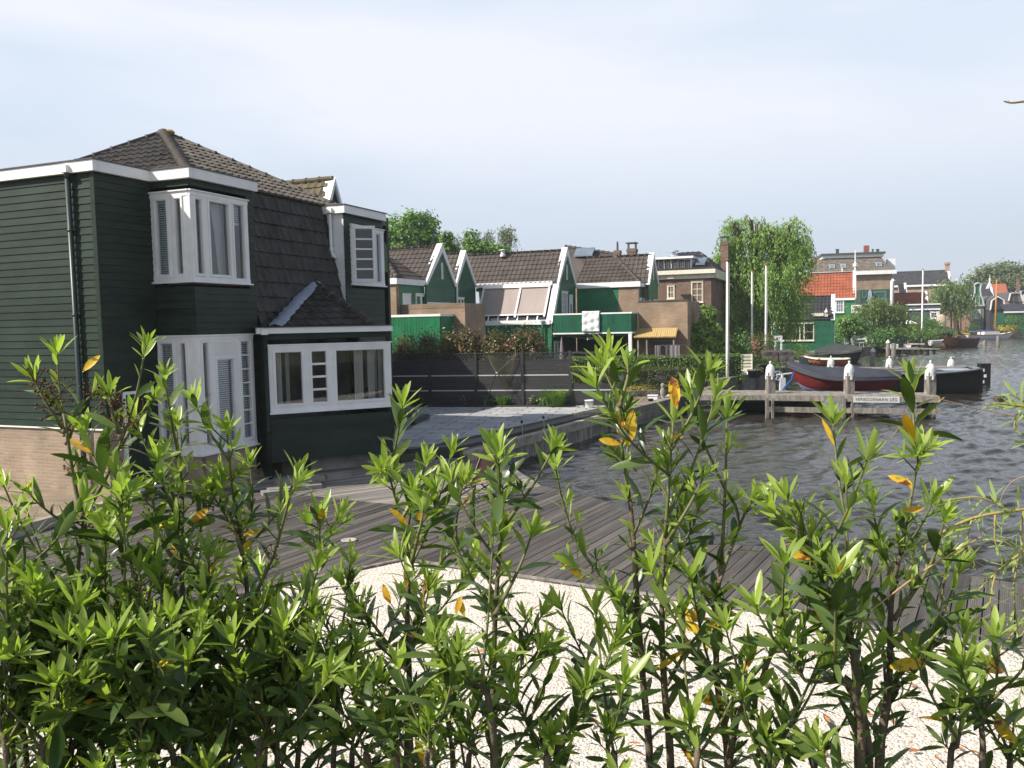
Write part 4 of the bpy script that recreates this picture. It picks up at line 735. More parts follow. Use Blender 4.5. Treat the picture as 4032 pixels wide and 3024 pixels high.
p = onz(2562, 1588, .21); b = MB(); b.lathe(p, [(.07, 0), (.1, .14), (.11, .14), (.11, .16), (.09, .16)], 14); solo('black_pot', b, BLACK, 'small black flower pot in front of the white tub', 'pot', smooth=True)
p = onz(2475, 1607, .21); t = thing('terracotta_pot', 'terracotta pot with a leafy plant at the edge of the brick terrace', 'pot', p); b = MB(); b.lathe(p, [(.13, 0), (.17, .16), (.18, .16), (.18, .19), (.15, .19)], 14); b.build('pot', mat('terracotta', (.20, .085, .05), .8, .2), t, True); crown_mesh('foliage', t, LF_GRASS, [(p+[0, 0, .32], (.22, .22, .14))], 160, .07, 3)
# grey stone figure and hand-wheel ornament by the yew hedge
p = onz(2610, 1575, .21); b = MB(); b.lathe(p, [(.12, 0), (.11, .05), (.07, .12), (.10, .2), (.11, .32), (.07, .42), (.04, .46), (.075, .5), (.08, .57), (.04, .62)], 12); solo('stone_ornament', b, CONC, 'small weathered stone garden figure in front of the yew hedge', 'ornament', smooth=True)
p = onz(2605, 1560, .21); t = thing('wire_ornament', 'rusty wire wheel ornament standing before the yew hedge', 'ornament', p); b = MB(); b.tube([p, p+[0, 0, .55]], .012, 6); b.build('stem', GREY_D, t); b = MB(); c = p+np.array([0, 0, .75])
for r in (.2, .12): b.tube([c+[r*math.cos(a), 0.03*math.sin(3*a), r*math.sin(a)] for a in np.linspace(0, 6.283, 17)], .009, 5)
for a in np.linspace(0, 3.14, 5): b.tube([c-[.2*math.cos(a), 0, .2*math.sin(a)], c+[.2*math.cos(a), 0, .2*math.sin(a)]], .006, 4)
b.build('wheel', GREY_D, t)
# stone bench and bollard light near the flagpole
p = onz(2765, 1525, .225); t = thing('stone_bench', 'low dark stone bench with two rounded feet on the quay paving', 'bench', p, .25); b = MB(); b.box(p+[-.28, -.08, .12], (.2, .36, .24), .25); b.build('foot', DCONC, t); b = MB(); b.box(p+[.28, .08, .12], (.2, .36, .24), .25); b.build('foot', DCONC, t); b = MB(); b.box(p+[0, 0, .27], (.95, .4, .06), .25); b.build('seat', DCONC, t)
p = onz(2790, 1500, .225); b = MB(); b.lathe(p, [(.045, 0), (.045, .32), (.055, .33), (.05, .4), (.02, .43)], 12); solo('bollard_light', b, CREAM, 'short cream bollard light in front of the beech hedge', 'bollard', smooth=True)
bushy('leafy_plant', 'low pale green groundcover at the foot of the flagpole', 'plant', onz(2850, 1512, .22), .95, .38, 900, .05, LF_GRASS, 12, k=.4)
# photinia row behind the fence
for i, (x0, x1, yt, lm, lab) in enumerate(((1548, 1650, 1325, LF_PHO, 'dark photinia shrub nearest the kitchen bay behind the fence'), (1640, 1745, 1322, LF_PHO, 'dark photinia shrub with rusty tips, second along the fence'), (1735, 1830, 1312, LF_PHO, 'photinia shrub in half shade before the brick pier'), (1800, 1890, 1300, LF_RED, 'bronze red photinia, tallest shrub above the lattice'), (1890, 2010, 1318, LF_PHO, 'green and rust photinia behind the landing net'), (2005, 2145, 1306, LF_RED, 'photinia covered in cream pink flower heads by the green wall'))):
    c = FE.onv((x0+x1)/2, 1400, .95); a = FE.onv(x0, 1400, .95)[0]; e = FE.onv(x1, 1400, .95)[0]; zt = FE.onv((x0+x1)/2, yt, .95)[2]; p = FE.w(c[0], .95, .2)
    t = thing('photinia_shrub', lab, 'shrub', p, 0, 'photinia shrubs behind the fence'); r = (e-a)/2*1.08; b = MB(); rr = random.Random(i)
    for k in range(6): b.tube([p, p+[rr.uniform(-r, r)*.7, rr.uniform(-.3, .3), (zt-.2)*.8]], [.022, .006], 5)
    b.build('stems', BARK, t); h = zt-.2; crown_mesh('foliage', t, LF_PHO if lm is LF_PHO else leafmat('rusty_photinia_leaf', (.055, .065, .016), (.15, .12, .045), .4, .22, tcol=(1.8, 1.5, .9)), [(p+[0, 0, h*.42], (r, .45, h*.42)), (p+[0, 0, h*.72], (r*.95, .45, h*.28))], 6500, .085, i+3, 70, .3)
    crown_mesh('young_leaves', t, LF_RED, [(p+[0, 0, h*.78], (r*1.0, .48, h*.25))], 420 if lm is LF_RED else (90 if i < 3 else 200), .08, i+9, 20, .1, shell=.9)
    if i == 5: crown_mesh('flowers', t, leafmat('cream_flower', (.50, .40, .28), (.66, .52, .40), .6, .3, tcol=(1, 1, 1)), [(p+[0, 0, h*.7], (r*1.0, .5, h*.33))], 320, .05, 31, 26, .06, shell=.95)
# ---- things on the deck
fc = onz(1875, 1960, 0); CH = Fr(fc, -38)
t = thing('folding_chair', 'brown fabric folding chair with dark frame standing on the deck', 'chair', fc, CH.a)
b = MB(); cw = lambda a, c, z: CH.w(a*.82, c*.95, z*.76); M_CF = mat('dark_brown_frame', (.02, .014, .011), .5, .2); M_CS = mat('tan_canvas', (.36, .225, .16), .85, .12, 3)
for s in (-.27, .27):
    b.tube([cw(-.3, s, 0.012), cw(-.28, s, .38), cw(-.3, s, .62), cw(.12, s, .64)], .016, 6); b.tube([cw(-.26, s, .36), cw(.3, s, 0.0)], .014, 6); b.tube([cw(-.3, s*.98, .42), cw(.14, s, .38), cw(.42, s, 1.02)], .016, 6); b.tube([cw(-.28, s, .03), cw(.24, s, .36)], .013, 6)
b.tube([cw(-.28, -.27, .2), cw(-.28, .27, .2)], .012, 6); b.tube([cw(.25, -.27, .05), cw(.25, .27, .05)], .012, 6); b.build('frame', M_CF, t)
b = MB(); b.grid([[cw(-.3+.44*i/6, -.25+.5*j/4, .42-.04*i/6-.03*math.sin(math.pi*j/4)) for j in range(5)] for i in range(7)]); b.build('seat', M_CS, t, True)
b = MB(); b.grid([[cw(.14+.28*i/8-.02*math.sin(math.pi*j/4), -.26+.52*j/4, .40+.63*i/8) for j in range(5)] for i in range(9)]); bk = b.build('backrest', M_CS, t, True); bk.modifiers.new('thick', 'SOLIDIFY').thickness = .03
b = MB(); b.lathe(onz(1375, 2128, .004), [(.11, 0), (.12, .012), (.10, .014), (.09, .008)], 18); solo('round_saucer', b, mat('stone_saucer', (.42, .38, .33), .8, .1), 'flat pale round saucer lying on the dark deck boards', 'saucer', smooth=True)
p = onz(2793, 2142, .0); t = thing('deck_lamp', 'grey domed deck lamp at the water edge of the timber deck', 'lamp', p); M_LG = mat('grey_lamp_plastic', (.10, .105, .115), .5, .1); b = MB(); b.lathe(p, [(.055, 0), (.055, .05), (.07, .06), (.075, .1), (.07, .11)], 16); b.build('base', M_LG, t, True); b = MB(); b.lathe(p+[0, 0, .112], [(.06, 0), (.06, .03), (.05, .07), (.025, .1), (.002, .108)], 16); b.build('dome', M_LG, t, True)
# dry leaves fallen on the gravel
LF_FALL = leafmat('dry_fallen_leaf', (.28, .09, .03), (.45, .22, .07), .6, .15, tcol=(1.2, 1, .8)); rr = random.Random(8); fl = None; sp = [(2325, 2860), (2260, 2885), (3110, 2835), (3085, 2890), (3255, 2840), (3170, 2895), (3430, 2820), (3240, 2970), (2340, 2840), (3040, 2960), (3520, 2850), (3600, 2960), (3690, 2990), (3590, 2700), (3850, 2970), (3780, 2950), (2930, 2800), (2180, 2480), (2110, 2395), (3790, 2630), (3830, 2700), (3620, 2560), (1890, 2570), (1660, 2700), (2500, 2930), (2700, 2700)]
b = MB(); b.grid([[np.array([x, y*math.sin(math.pi*min(1, max(.03, (x+.06)/.12)))**.8*.022, .012*abs(y)+.05*x*x*2]) for y in (-1, 0, 1)] for x in np.linspace(-.06, .06, 6)]); src = link_mesh('fallen_leaf', b.v, b.f, LF_FALL, None, (0, 0, 0)); tag(src, 'dry orange brown leaf fallen flat on the white gravel', 'leaf', 'fallen leaves on the gravel')
for i, (x, y) in enumerate(sp):
    o = src if i == 0 else src.copy()
    if i: COL.objects.link(o)
    o.location = [float(q) for q in onz(x, y, 0.0)+[0, 0, .006]]; o.rotation_euler = (rr.uniform(-.3, .3), rr.uniform(-.3, .3), rr.uniform(0, 6.28)); s = rr.uniform(.6, 1.05); o.scale = (s, s*rr.uniform(.8, 1.4), s)
# ================================================================== terrace of green gabled houses
R = Fr((0, 0), -22); ru, rv = R.u, R.v
def board(mb, F, u, pts, th, dep): mb.prism([F.Pu(u)(*p) for p in pts], F.u*dep)
def gable(parent, F, u, vl, vr, ze, vt, zt, zb, m, wv=.20, pitch=.17, holes=(), slot=True, wall_to=None):
    """right-facing timber gable in plane u: triangle vl..vr at eaves ze, top vt,zt; wall goes down to zb"""
    b = MB(); siding(b, F.Pu(u), [(vl+.05, zb), (vr-.05, zb), (vr-.05, ze), (vt, zt-.1), (vl+.05, ze)], pitch, holes); b.build('gable_wall', m, parent)
    b = MB(); k = (zt-ze)/(vt-vl); o_ = [(vl-.1, ze-.12), (vl-.1+wv*1.0, ze-.12), (vt, zt-.1-wv*.9), (vt, zt+.12)]; b.prism([F.Pu(u)(*p) for p in o_], F.u*.09); o2 = [(vt, zt+.12), (vt, zt-.1-wv*.9), (vr+.1-wv, ze-.12), (vr+.1, ze-.12)]; b.prism([F.Pu(u)(*p) for p in o2], F.u*.09)
    # returns of the verge boards
    b.prism([F.Pu(u, 1)(vl-.1, ze-.12, -.22), F.Pu(u)(vt, zt+.12, -.22), F.Pu(u)(vt, zt+.09, -.22), F.Pu(u)(vl-.06, ze-.14, -.22)], F.u*.22); b.build('bargeboard', WHITE, parent)
    if slot: b = MB(); frame_rect(b, F.Pu(u), vt-.1, vt+.1, ze+.2, ze+1.0, .05, 0, .05); b.pbox(F.Pu(u), vt-.06, vt+.06, ze+.24, ze+.96, 0, .03); b.build('gable_slot', CREAM, parent)
def saddle(parent, F, u0, u1, ve, ze, vr, zr, ve2, m, w=.26, h=.34, name='roof', rid=True, cut=None):
    b = MB(); A = F.w(u0, ve, ze); T = F.w(u0, vr, zr)-A; tl = np.linalg.norm(T); tiles(b, A, F.u, T/tl, cut(u1-u0, tl) if cut else [(0, 0), (u1-u0, 0), (u1-u0, tl), (0, tl)], w, h, .04, .035, 5)
    if ve2 is not None: A2 = F.w(u1, ve2, ze); T2 = F.w(u1, vr, zr)-A2; b.quad(F.w(u0, ve2, ze), A2, F.w(u1, vr, zr), F.w(u0, vr, zr))
    o = b.build(name, m, parent)
    if rid: b = MB(); ridge(b, F.w(u0, vr, zr+.0), F.w(u1, vr, zr+.0), .09, .38); b.build('ridge_cap', RIDGE, parent, True)
    return o
def blockw(parent, F, u0, u1, v0, v1, z0, z1, m, name='wall'): b = MB(); b.obox(F.w(u0, v0, z0), F.u*(u1-u0), F.v*(v1-v0), (0, 0, z1-z0)); return b.build(name, m, parent)
# -- house with the sunshade (third)
u3 = -13.71; h3 = thing('terraced_house', 'green terraced house with a sloping grey sunshade over its glass lean-to', 'house', R.w(-15.5, 39.3, .2), R.a)
VF, VE3, VR, VK = 39.3, 40.43, 41.93, 43.5
gable(h3, R, u3, VE3, VK, 5.17, VR, 6.97, .2, GREEN2, holes=[(41.05, 42.0, 3.35, 4.75), (42.3, 42.85, 2.6, 4.62)])
b = MB(); siding(b, R.Pu(u3), [(VF+.02, .2), (VE3+.06, .2), (VE3+.06, 5.1), (VF+.25, 3.2)], .17); siding(b, R.Pv(VF), [(-17.75, .2), (u3, .2), (u3, 3.1), (-17.75, 3.1)], .17); b.build('lower_wall', GREEN, h3)
b = MB(); b.prism([R.Pu(u3)(*p) for p in ((VF-.1, 3.1), (VF+.2, 3.1), (VE3+.16, 5.05), (VE3-.08, 5.05))], ru*.1); b.prism([R.Pu(u3)(*p, -.25) for p in ((VF-.1, 3.1), (VE3-.08, 5.05), (VE3-.04, 5.03), (VF-.05, 3.08))], ru*.25); b.build('lower_bargeboard', WHITE, h3)
b = MB(); b.pbox(R.Pv(VF), -17.75, u3-.02, 3.05, 3.28, -.02, .12); b.pbox(R.Pv(VE3), -18.2, u3-.24, 5.06, 5.28, .0, .12); b.build('fascia', WHITE, h3)
b = MB(); b.pbox(R.Pv(VE3), -18.3, u3-.1, 4.86, 5.05, -.05, .0); b.build('head_band', GREEN, h3)
saddle(h3, R, -19.55, u3-.1, VE3-.08, 5.2, VR, 6.93, VK, TILE_R)
# lean-to with sunshade cloth
lo, hi = (VF+.05, 3.30), (VE3-.05, 4.98); LT = lambda a, s, o=0.: R.w(a, lo[0]+(hi[0]-lo[0])*s-o*.86, lo[1]+(hi[1]-lo[1])*s+o*.5)
b = MB(); b.quad(LT(-17.9, 0), LT(u3-.15, 0), LT(u3-.15, 1), LT(-17.9, 1)); gl = b.build('lean_to_glass', GLASS_D, h3)
b = MB()
for a in np.linspace(-17.7, u3-.2, 8): b.hexa([LT(a-.03, -.02, 0), LT(a+.03, -.02, 0), LT(a+.03, -.02, .05), LT(a-.03, -.02, .05), LT(a-.03, 1, 0), LT(a+.03, 1, 0), LT(a+.03, 1, .05), LT(a-.03, 1, .05)])
for a in (-17.75, -15.65, u3-.35): b.hexa([LT(a-.045, .05, .09), LT(a+.045, .05, .09), LT(a+.045, .05, .16), LT(a-.045, .05, .16), LT(a-.045, 1, .09), LT(a+.045, 1, .09), LT(a+.045, 1, .16), LT(a-.045, 1, .16)])
b.hexa([LT(-17.8, .95, .08), LT(u3-.3, .95, .08), LT(u3-.3, .95, .2), LT(-17.8, .95, .2), LT(-17.8, 1.03, .08), LT(u3-.3, 1.03, .08), LT(u3-.3, 1.03, .2), LT(-17.8, 1.03, .2)])
b.hexa([LT(-17.75, .11, .09), LT(u3-.35, .11, .09), LT(u3-.35, .11, .13), LT(-17.75, .11, .13), LT(-17.75, .14, .09), LT(u3-.35, .14, .09), LT(u3-.35, .14, .13), LT(-17.75, .14, .13)]); b.build('lean_to_frame', WHITE, h3)
M_SHADE = mat('taupe_sunshade_cloth', (.33, .275, .25), .8, .08, .7, stretch=(3, .3, 1))
for a0, a1 in ((-17.7, -15.7), (-15.6, u3-.4)):
    b = MB(); b.grid([[LT(a0+(a1-a0)*i/10, .13+.82*j/6, .1-.02*math.sin(math.pi*j/6)+.004*math.sin(i*2.1)) for j in range(7)] for i in range(11)]); b.build('sunshade', M_SHADE, h3, True)
downpipe(h3, [R.w(-14.1, VF-.14, 3.2), R.w(-14.1, VF-.14, 2.9), R.w(-14.1, VF-.12, .2)], .05, GREEN2); b = MB(); b.lathe(R.w(-14.1, VF-.14, 3.05), [(.05, 0), (.11, .12), (.12, .2)], 8); b.build('rain_hopper', LEAD, h3)
PG3 = R.Pu(u3); window(h3, PG3, 41.02, 42.02, 3.35, 4.75, lights=[(41.1, 41.36, 3.45, 4.65, 1, 4), (41.42, 41.68, 3.45, 4.65, 1, 1), (41.72, 41.94, 3.45, 4.65, 1, 4)], fw=.07, bars=.05)
window(h3, PG3, 42.28, 42.88, 2.6, 4.62, lights=[(42.4, 42.76, 2.75, 4.1, 1, 1)], fw=.1, name='balcony_door', sill=False)
p = R.w(-17.2, VR-.3, 6.75); b = MB(); b.lathe(p, [(.16, 0), (.16, .12), (.11, .14), (.11, .32), (.2, .33), (.2, .36), (.05, .4)], 12); b.build('flue', mat('white_flue', (.65, .65, .63), .5, .1), h3)
# terrace doors, white awning below
window(h3, PG3, 39.7, 41.0, .25, 2.2, lights=[(39.8, 40.15, .45, 2.1, 1, 1), (40.3, 40.65, .45, 2.1, 1, 1), (40.72, 40.92, .45, 2.1, 1, 1)], fw=.07, name='terrace_door', sill=False)
a0 = R.onu(2172, 1312, u3); AW = thing('white_awning', 'white folding arm awning opened out from the shaded gable wall', 'awning', R.w(u3, 40.9, .2), R.a); za = a0[2]
b = MB(); b.tube([R.w(u3+.1, 39.45, za+.02), R.w(u3+.1, 42.4, za+.02)], .07, 10); b.build('cassette', WHITE, AW); b = MB(); b.grid([[R.w(u3+.1+1.75*i/6, 39.5+2.85*j/8, za-.02-.24*i/6-.03*math.sin(math.pi*i/6)) for j in range(9)] for i in range(7)]); b.build('awning_cloth', mat('pale_blue_white_cloth', (.62, .66, .68), .8, .05), AW, True)
b = MB(); b.obox(R.w(u3+1.83, 39.45, za-.36), ru*.05, rv*2.95, (0, 0, .14)); b.build('front_bar', WHITE, AW); b = MB()
for v_ in (39.9, 41.9): b.tube([R.w(u3+.1, v_, za-.1), R.w(u3+1.0, v_+.35, za-.24), R.w(u3+1.85, v_, za-.32)], .025, 6)
b.build('arm', WHITE, AW)
# -- balcony house (fourth)
VW, VB4, VBR = 43.6, 39.3, 40.51; u5 = -10.23; h4 = thing('terraced_house', 'green terraced house with brick wing and boarded balcony over an open terrace', 'house', R.w(-11, 39.3, .2), R.a)
b = MB(); siding(b, R.Pv(VW), [(u3+.05, 2.5), (-11.33, 2.5), (-11.33, 5.05), (u3+.05, 5.05)], .17); b.build('wall', GREEN, h4)
blockw(h4, R, -11.33, u5, VW-.01, 47, 2.5, 4.98, BRICK_R, 'brick_pier')
b = MB(); siding(b, R.Pu(u5), [(VW+.35, 3.2), (46.3, 3.2), (46.3, 4.98), (VW+.35, 4.98)], .17); b.build('side_wall', GREEN2, h4)
window(h4, R.Pu(u5), 43.75, 44.15, 3.2, 4.35, fw=.09); window(h4, R.Pu(u5), 44.6, 46.0, 3.2, 4.35, lights=[(44.7, 45.1, 3.3, 4.25, 1, 3), (45.25, 45.9, 3.3, 4.25, 2, 1)], fw=.06)
b = MB(); b.pbox(R.Pv(VW), u3+.1, u5+.12, 4.96, 5.24, -.02, .12); b.pbox(R.Pu(u5), VW+.0, 46.3, 4.96, 5.238, -.02, .12); b.build('fascia', WHITE, h4)
vr4 = 45.8; gv = R.onv(2570, 1000, vr4); u4, zr4 = gv[0], gv[2]-.05; ge = R.onu(2552, 1112, u4)[2]
cx = R.onv(2420, 1007, vr4)
saddle(h4, R, u3-.0, u4-.05, VW-.05, 5.16, vr4, zr4, 48, TILE_R, cut=lambda L, tl: [(0, 0), (u5-u3+.1, 0), (cx[0]-u3, tl), (0, tl)])
# hip towards the side and the small right gable
hp, hb_ = R.w(cx[0], vr4, zr4+.03), R.w(u5+.05, VW-.02, 5.2); b = MB(); ridge(b, hb_, hp, .10, .36, .02); b.build('hip_cap', RIDGE, h4, True)
b = MB(); A = R.w(u5+.1, VW+.05, 5.16); tri_tiles(b, A, R.w(u5+.1, 45.7, 5.16), hp, .26, .34, .04, .03, 5); b.build('side_roof', TILE_R, h4)
gable(h4, R, u4, 44.6, 47.1, ge, vr4, zr4, .2, GREEN, wv=.2, holes=[])
saddle(h4, R, -12.0, u4-.05, 44.55, ge, vr4, zr4, 47.1, TILE_R)
window(h4, R.Pu(u4), 44.75, 45.0, 3.3, 4.25, fw=.06); window(h4, R.Pu(u4), 45.8, 46.7, 3.2, 4.3, fw=.06)
blockw(h4, R, u4-.9, u4-.04, 44.8, 47, .2, 5.0, BRICK_R, 'rear_wall')
blockw(h4, R, -9.54, -7.1, VBR, VBR+.25, .2, 4.06, BRICK_R, 'brick_wing'); blockw(h4, R, -9.54, -7.06, VBR-.03, VBR+.28, 4.06, 4.12, GREY_D, 'coping'); blockw(h4, R, -7.35, -7.1, VBR+.25, 44, .2, 4.06, BRICK_R, 'brick_wing_side')
b = MB(); vboards(b, R.Pv(VB4), -13.6, -9.58, 2.62, 3.5); vboards(b, R.Pu(-9.58), VB4, VBR-.01, 2.62, 3.5); b.build('balcony', GREEN2, h4)
b = MB(); b.pbox(R.Pv(VB4), -13.6, -9.54, 3.5, 3.57, -.06, .04); b.pbox(R.Pu(-9.58), VB4, VBR-.02, 3.5, 3.569, -.06, .04); b.pbox(R.Pv(VB4), -13.6, -9.54, 2.54, 2.61, -.1, .03); b.pbox(R.Pu(-9.58), VB4, VBR-.02, 2.54, 2.609, -.1, .03); b.build('balcony_rail', WHITE, h4)
blockw(h4, R, -13.65, -9.6, VB4+.06, 43.6, 2.42, 2.54, GREEN2, 'balcony_floor')
b = MB(); b.obox(R.w(-9.74, VB4-.02, .2), ru*.16, rv*.16, (0, 0, 2.35)); b.build('column', WHITE, h4)
b = MB(); siding(b, R.Pv(43.3), [(-13.6, .2), (-11, .2), (-11, 2.5), (-13.6, 2.5)], .17); b.build('terrace_wall', GREEN2, h4); blockw(h4, R, -11, -9.5, 43.1, 43.4, .2, 2.5, BRICK_R, 'terrace_pier')
blockw(h4, R, -13.6, -10.4, 44, 47, .2, 5, BRICK_R, 'core_wall')
# duvet over the rail
b = MB(); rows = []
for j in range(22):
    s = j/21; zz = 3.60-.95*s if s > .12 else 3.6+.01; oo = .07 if s > .1 else .0
    rows.append([R.Pv(VB4)(-12.02+.86*i/14, (3.615-.0*s) if j == 0 else zz+.012*math.sin(i*1.3)*s, -.1 if j == 0 else .075+.022*math.sin(i*1.15)*min(1, s*3)+.018*math.sin(s*16+.3*i)) for i in range(15)])
b.grid(rows); o = solo('duvet', b, mat('white_duvet', (.74, .75, .76), .9, .04), 'white quilted duvet hung over the green balcony rail to air', 'bedding', smooth=True); o.modifiers.new('thick', 'SOLIDIFY').thickness = .05
# folded parasol, cushions, lantern, kitchen hut, dryer
p = R.w(-12.95, 38.7, .2); t = thing('folded_parasol', 'closed mauve parasol standing under the white awning', 'parasol', p); b = MB(); b.lathe(p, [(.025, 0), (.025, 2.2)], 8); b.build('pole', GREY_D, t); b = MB(); b.lathe(p+[0, 0, .6], [(.13, 0), (.16, .3), (.12, .8), (.07, 1.3), (.02, 1.62)], 9); b.build('canopy', mat('mauve_canvas', (.22, .17, .18), .85, .15), t)
for k in range(5):
    b = MB(); q = R.w(-12.0+.05*k % .1, 38.75, .75+.17*k); n = 9; L = 1.5-.05*k
    pts = [[R.w(-12.45+L*i/n+.02*k, 38.5+.5*j/4, .85+.17*k+.05*math.sin(math.pi*j/4)*(1)+(.02*math.sin(i))-(.35*max(0, i/n-.8) if k > 2 else 0)) for j in range(5)] for i in range(n+1)]; b.grid(pts); o = solo('lounger_cushion', b, mat('black_cushion', (.016, .016, .018), .8, .2), ['black lounger cushion at the bottom of the stack', 'black lounger cushion second from the bottom of the stack', 'black lounger cushion in the middle of the stack', 'black lounger cushion second from the top of the stack', 'black lounger cushion draped on top of the stack'][k], 'cushion', 'stacked lounger cushions', True); o.modifiers.new('thick', 'SOLIDIFY').thickness = .11
b = MB(); b.obox(R.w(-12.5, 38.45, .2), ru*1.6, rv*.6, (0, 0, .58)); b.obox(R.w(-12.55, 38.4, .78), ru*1.7, rv*.7, (0, 0, .04)); solo('low_table', b, GREY_D, 'dark low table carrying the stacked lounger cushions', 'table')
p = R.w(-10.3, 39.6, 1.95); t = thing('hanging_lantern', 'small teal glass lantern hanging under the balcony', 'lantern', p); b = MB(); b.lathe(p, [(.02, 0), (.09, .03), (.11, .12), (.07, .22), (.03, .26)], 10); b.build('glass', mat('teal_glass', (.06, .20, .20), .1, .2), t, True); b = MB(); b.tube([p+[0, 0, .25], p+[0, 0, .5]], .008, 5); b.build('chain', BLACK, t)
hq = thing('garden_hut', 'open garden kitchen hut with a yellow reed mat roof against the brick wall', 'hut', R.w(-8.6, 40.0, .2), R.a); v0, v1 = 39.3, 40.45
hz = lambda x, y, v: R.onv(x, y, v)
A0, A1 = hz(2497, 1331, v0), hz(2660, 1331, v0); B0, B1 = hz(2520, 1298, v1), hz(2683, 1298, v1); b = MB(); n = 40
rows = [[R.w(A0[0]+(A1[0]-A0[0])*i/n, v0, A0[2]+.02*(i % 2)-.02*random.Random(i).random()), R.w(B0[0]+(B1[0]-B0[0])*i/n-.2, v1, B0[2]+.02*(i % 2))] for i in range(n+1)]; b.grid(rows); rf = b.build('reed_roof', mat('yellow_reed_mat', (.46, .33, .13), .85, .15, 9, .4, 30, stretch=(8, 1, 1)), hq); rf.modifiers.new('thick', 'SOLIDIFY').thickness = .06
b = MB()
for a in (A0[0]+.12, A0[0]+.55, A1[0]-.15): b.obox(R.w(a, v0+.1, .2), ru*.07, rv*.07, (0, 0, A0[2]-.25))
b.build('post', WOOD_G, hq); b = MB(); b.obox(R.w(A0[0]+.15, v0+.1, .95), ru*(A1[0]-A0[0]-.35), rv*.5, (0, 0, .06)); b.build('counter', WOOD_P, hq); b = MB(); b.obox(R.w(A0[0]+.65, v1-.1, 1.0), ru*(A1[0]-A0[0]-.9), rv*.05, (0, 0, 1.1)); b.build('back_panel', mat('grey_panel', (.10, .095, .09), .7, .3), hq); b = MB(); b.obox(R.w(A0[0]+.2, v0+.2, .2), ru*(A1[0]-A0[0]-.5), rv*.4, (0, 0, .7)); b.build('cupboard', GREY_D, hq)
p = R.w(*R.onv(2640, 1400, 38.2)[:2], .2); t = thing('clothes_dryer', 'rotary clothes dryer hung with grey cloths in front of the hut', 'clothes dryer', p); zt = R.onv(2620, 1358, 38.2)[2]; b = MB(); b.tube([p, p+[0, 0, zt-.25]], .022, 7)
ends = [p+np.array([math.cos(a)*.85, math.sin(a)*.85, zt-.2]) for a in (.3, 1.87, 3.44, 5.01)]
for e in ends: b.tube([p+[0, 0, zt-.45], e], .012, 5)
for r_ in (.6, .8, 1.0):
    for i in range(4): b.tube([p+[0, 0, zt-.3]+(ends[i]-p-[0, 0, zt-.3])*r_, p+[0, 0, zt-.3]+(ends[(i+1) % 4]-p-[0, 0, zt-.3])*r_], .004, 3)
b.build('frame', GREY_D, t)
for i, (a0, a1, w_) in enumerate(((.02, .25, .75), (.45, .55, .8), (.6, 1.0, .7))):
    A, B = ends[2], ends[3]; b = MB(); b.grid([[A+(B-A)*(a0+(a1-a0)*k/8)+np.array([0, .05*math.sin(k*2), -w_*j/6*(1-.12*math.sin(k*.8))]) for j in range(7)] for k in range(9)]); o = solo('hanging_cloth', b, mat('grey_mauve_cloth', (.20, .185, .195), .9, .15), ['narrow grey cloth pegged at the end of the clothes dryer', 'slim grey cloth pegged in the middle of the clothes dryer', 'wide grey cloth sagging from the clothes dryer'][i], 'cloth', 'cloths on the clothes dryer', True)
p = onz(2712, 1440, .2); b = MB(); b.lathe(R.w(*R.onv(2740, 1400, 38.4)[:2], .9), [(.12, 0), (.13, .4), (.14, .42)], 12); solo('terracotta_chimney_pot', b, mat('orange_terracotta', (.40, .13, .06), .8, .1), 'upright orange terracotta pipe pot beneath the kiwi shrub', 'pot')
# -- first and second gables
u2 = -18.26; h2 = thing('terraced_house', 'narrow teal gable house wedged between two taller roofs', 'house', R.w(-18.6, 39, .2), R.a)
gable(h2, R, u2, 37.8, 40.3, 5.2, 39.0, 6.83, .2, GREEN2, wv=.2, slot=False); saddle(h2, R, -23, u2-.05, 37.75, 5.22, 39.0, 6.8, 40.3, TILE_R)
window(h2, R.Pu(u2), 37.95, 38.75, 2.4, 4.5, lights=[(38.03, 38.3, 3.7, 4.4, 1, 1), (38.42, 38.67, 3.7, 4.4, 1, 1)], fw=.06); downpipe(h2, [R.w(u2+.12, 37.75, 5.15), R.w(u2+.12, 37.75, 4.9), R.w(u2+.12, 37.75, 3.0)], .05, WHITE)
b = MB(); vb_ = lambda x, y: R.onv(x, y, 36.2); a0, a1 = vb_(1826, 1232)[0], vb_(1886, 1232)[0]; vz = vb_(1850, 1232)[2]; vboards(b, R.Pv(36.2), a0, a1, .3, vz-.08); b.build('balcony', GREEN, h2); b = MB(); b.pbox(R.Pv(36.2), a0-.05, a1+.03, vz-.08, vz, -.06, .04); b.build('balcony_rail', WHITE, h2)
u1 = -18.2; h1 = thing('terraced_house', 'green gabled house with brick balcony wall and hipped side roof', 'house', R.w(-19, 34, .2), R.a)
gable(h1, R, u1, 34.45, 37.7, 5.14, 36.2, 6.95, 4.2, GREEN2, wv=.22); saddle(h1, R, -30, u1-.06, 34.4, 5.16, 36.2, 6.92, 37.7, TILE_R)
b = MB(); b.pbox(R.Pu(u1), 34.5, 37.6, 4.13, 4.21, -.1, .05); b.build('lintel', WHITE, h1); blockw(h1, R, -24, u1-1.3, 34.5, 37.6, .2, 4.1, mat('dim_loggia', (.03, .028, .024), .9, .5), 'loggia')
VX = 31.9; c_ = R.onv(1558, 1095, VX); uc = c_[0]; zc = c_[2]; vB = 34.5
b = MB(); b.pbox(R.Pv(VX), -30, uc+.1, zc-.26, zc, -.02, .1); b.pbox(R.Pu(uc), VX, vB, zc-.26, zc-.002, -.02, .1); b.build('fascia', WHITE, h1)
blockw(h1, R, -30, uc, VX, VX+.3, .2, zc-.26, BRICK_R, 'brick_front'); vA = R.onu(1572, 1110, uc)[1]; blockw(h1, R, uc-.3, uc, VX+.3, vA, .2, zc-.26, BRICK_R, 'brick_return')
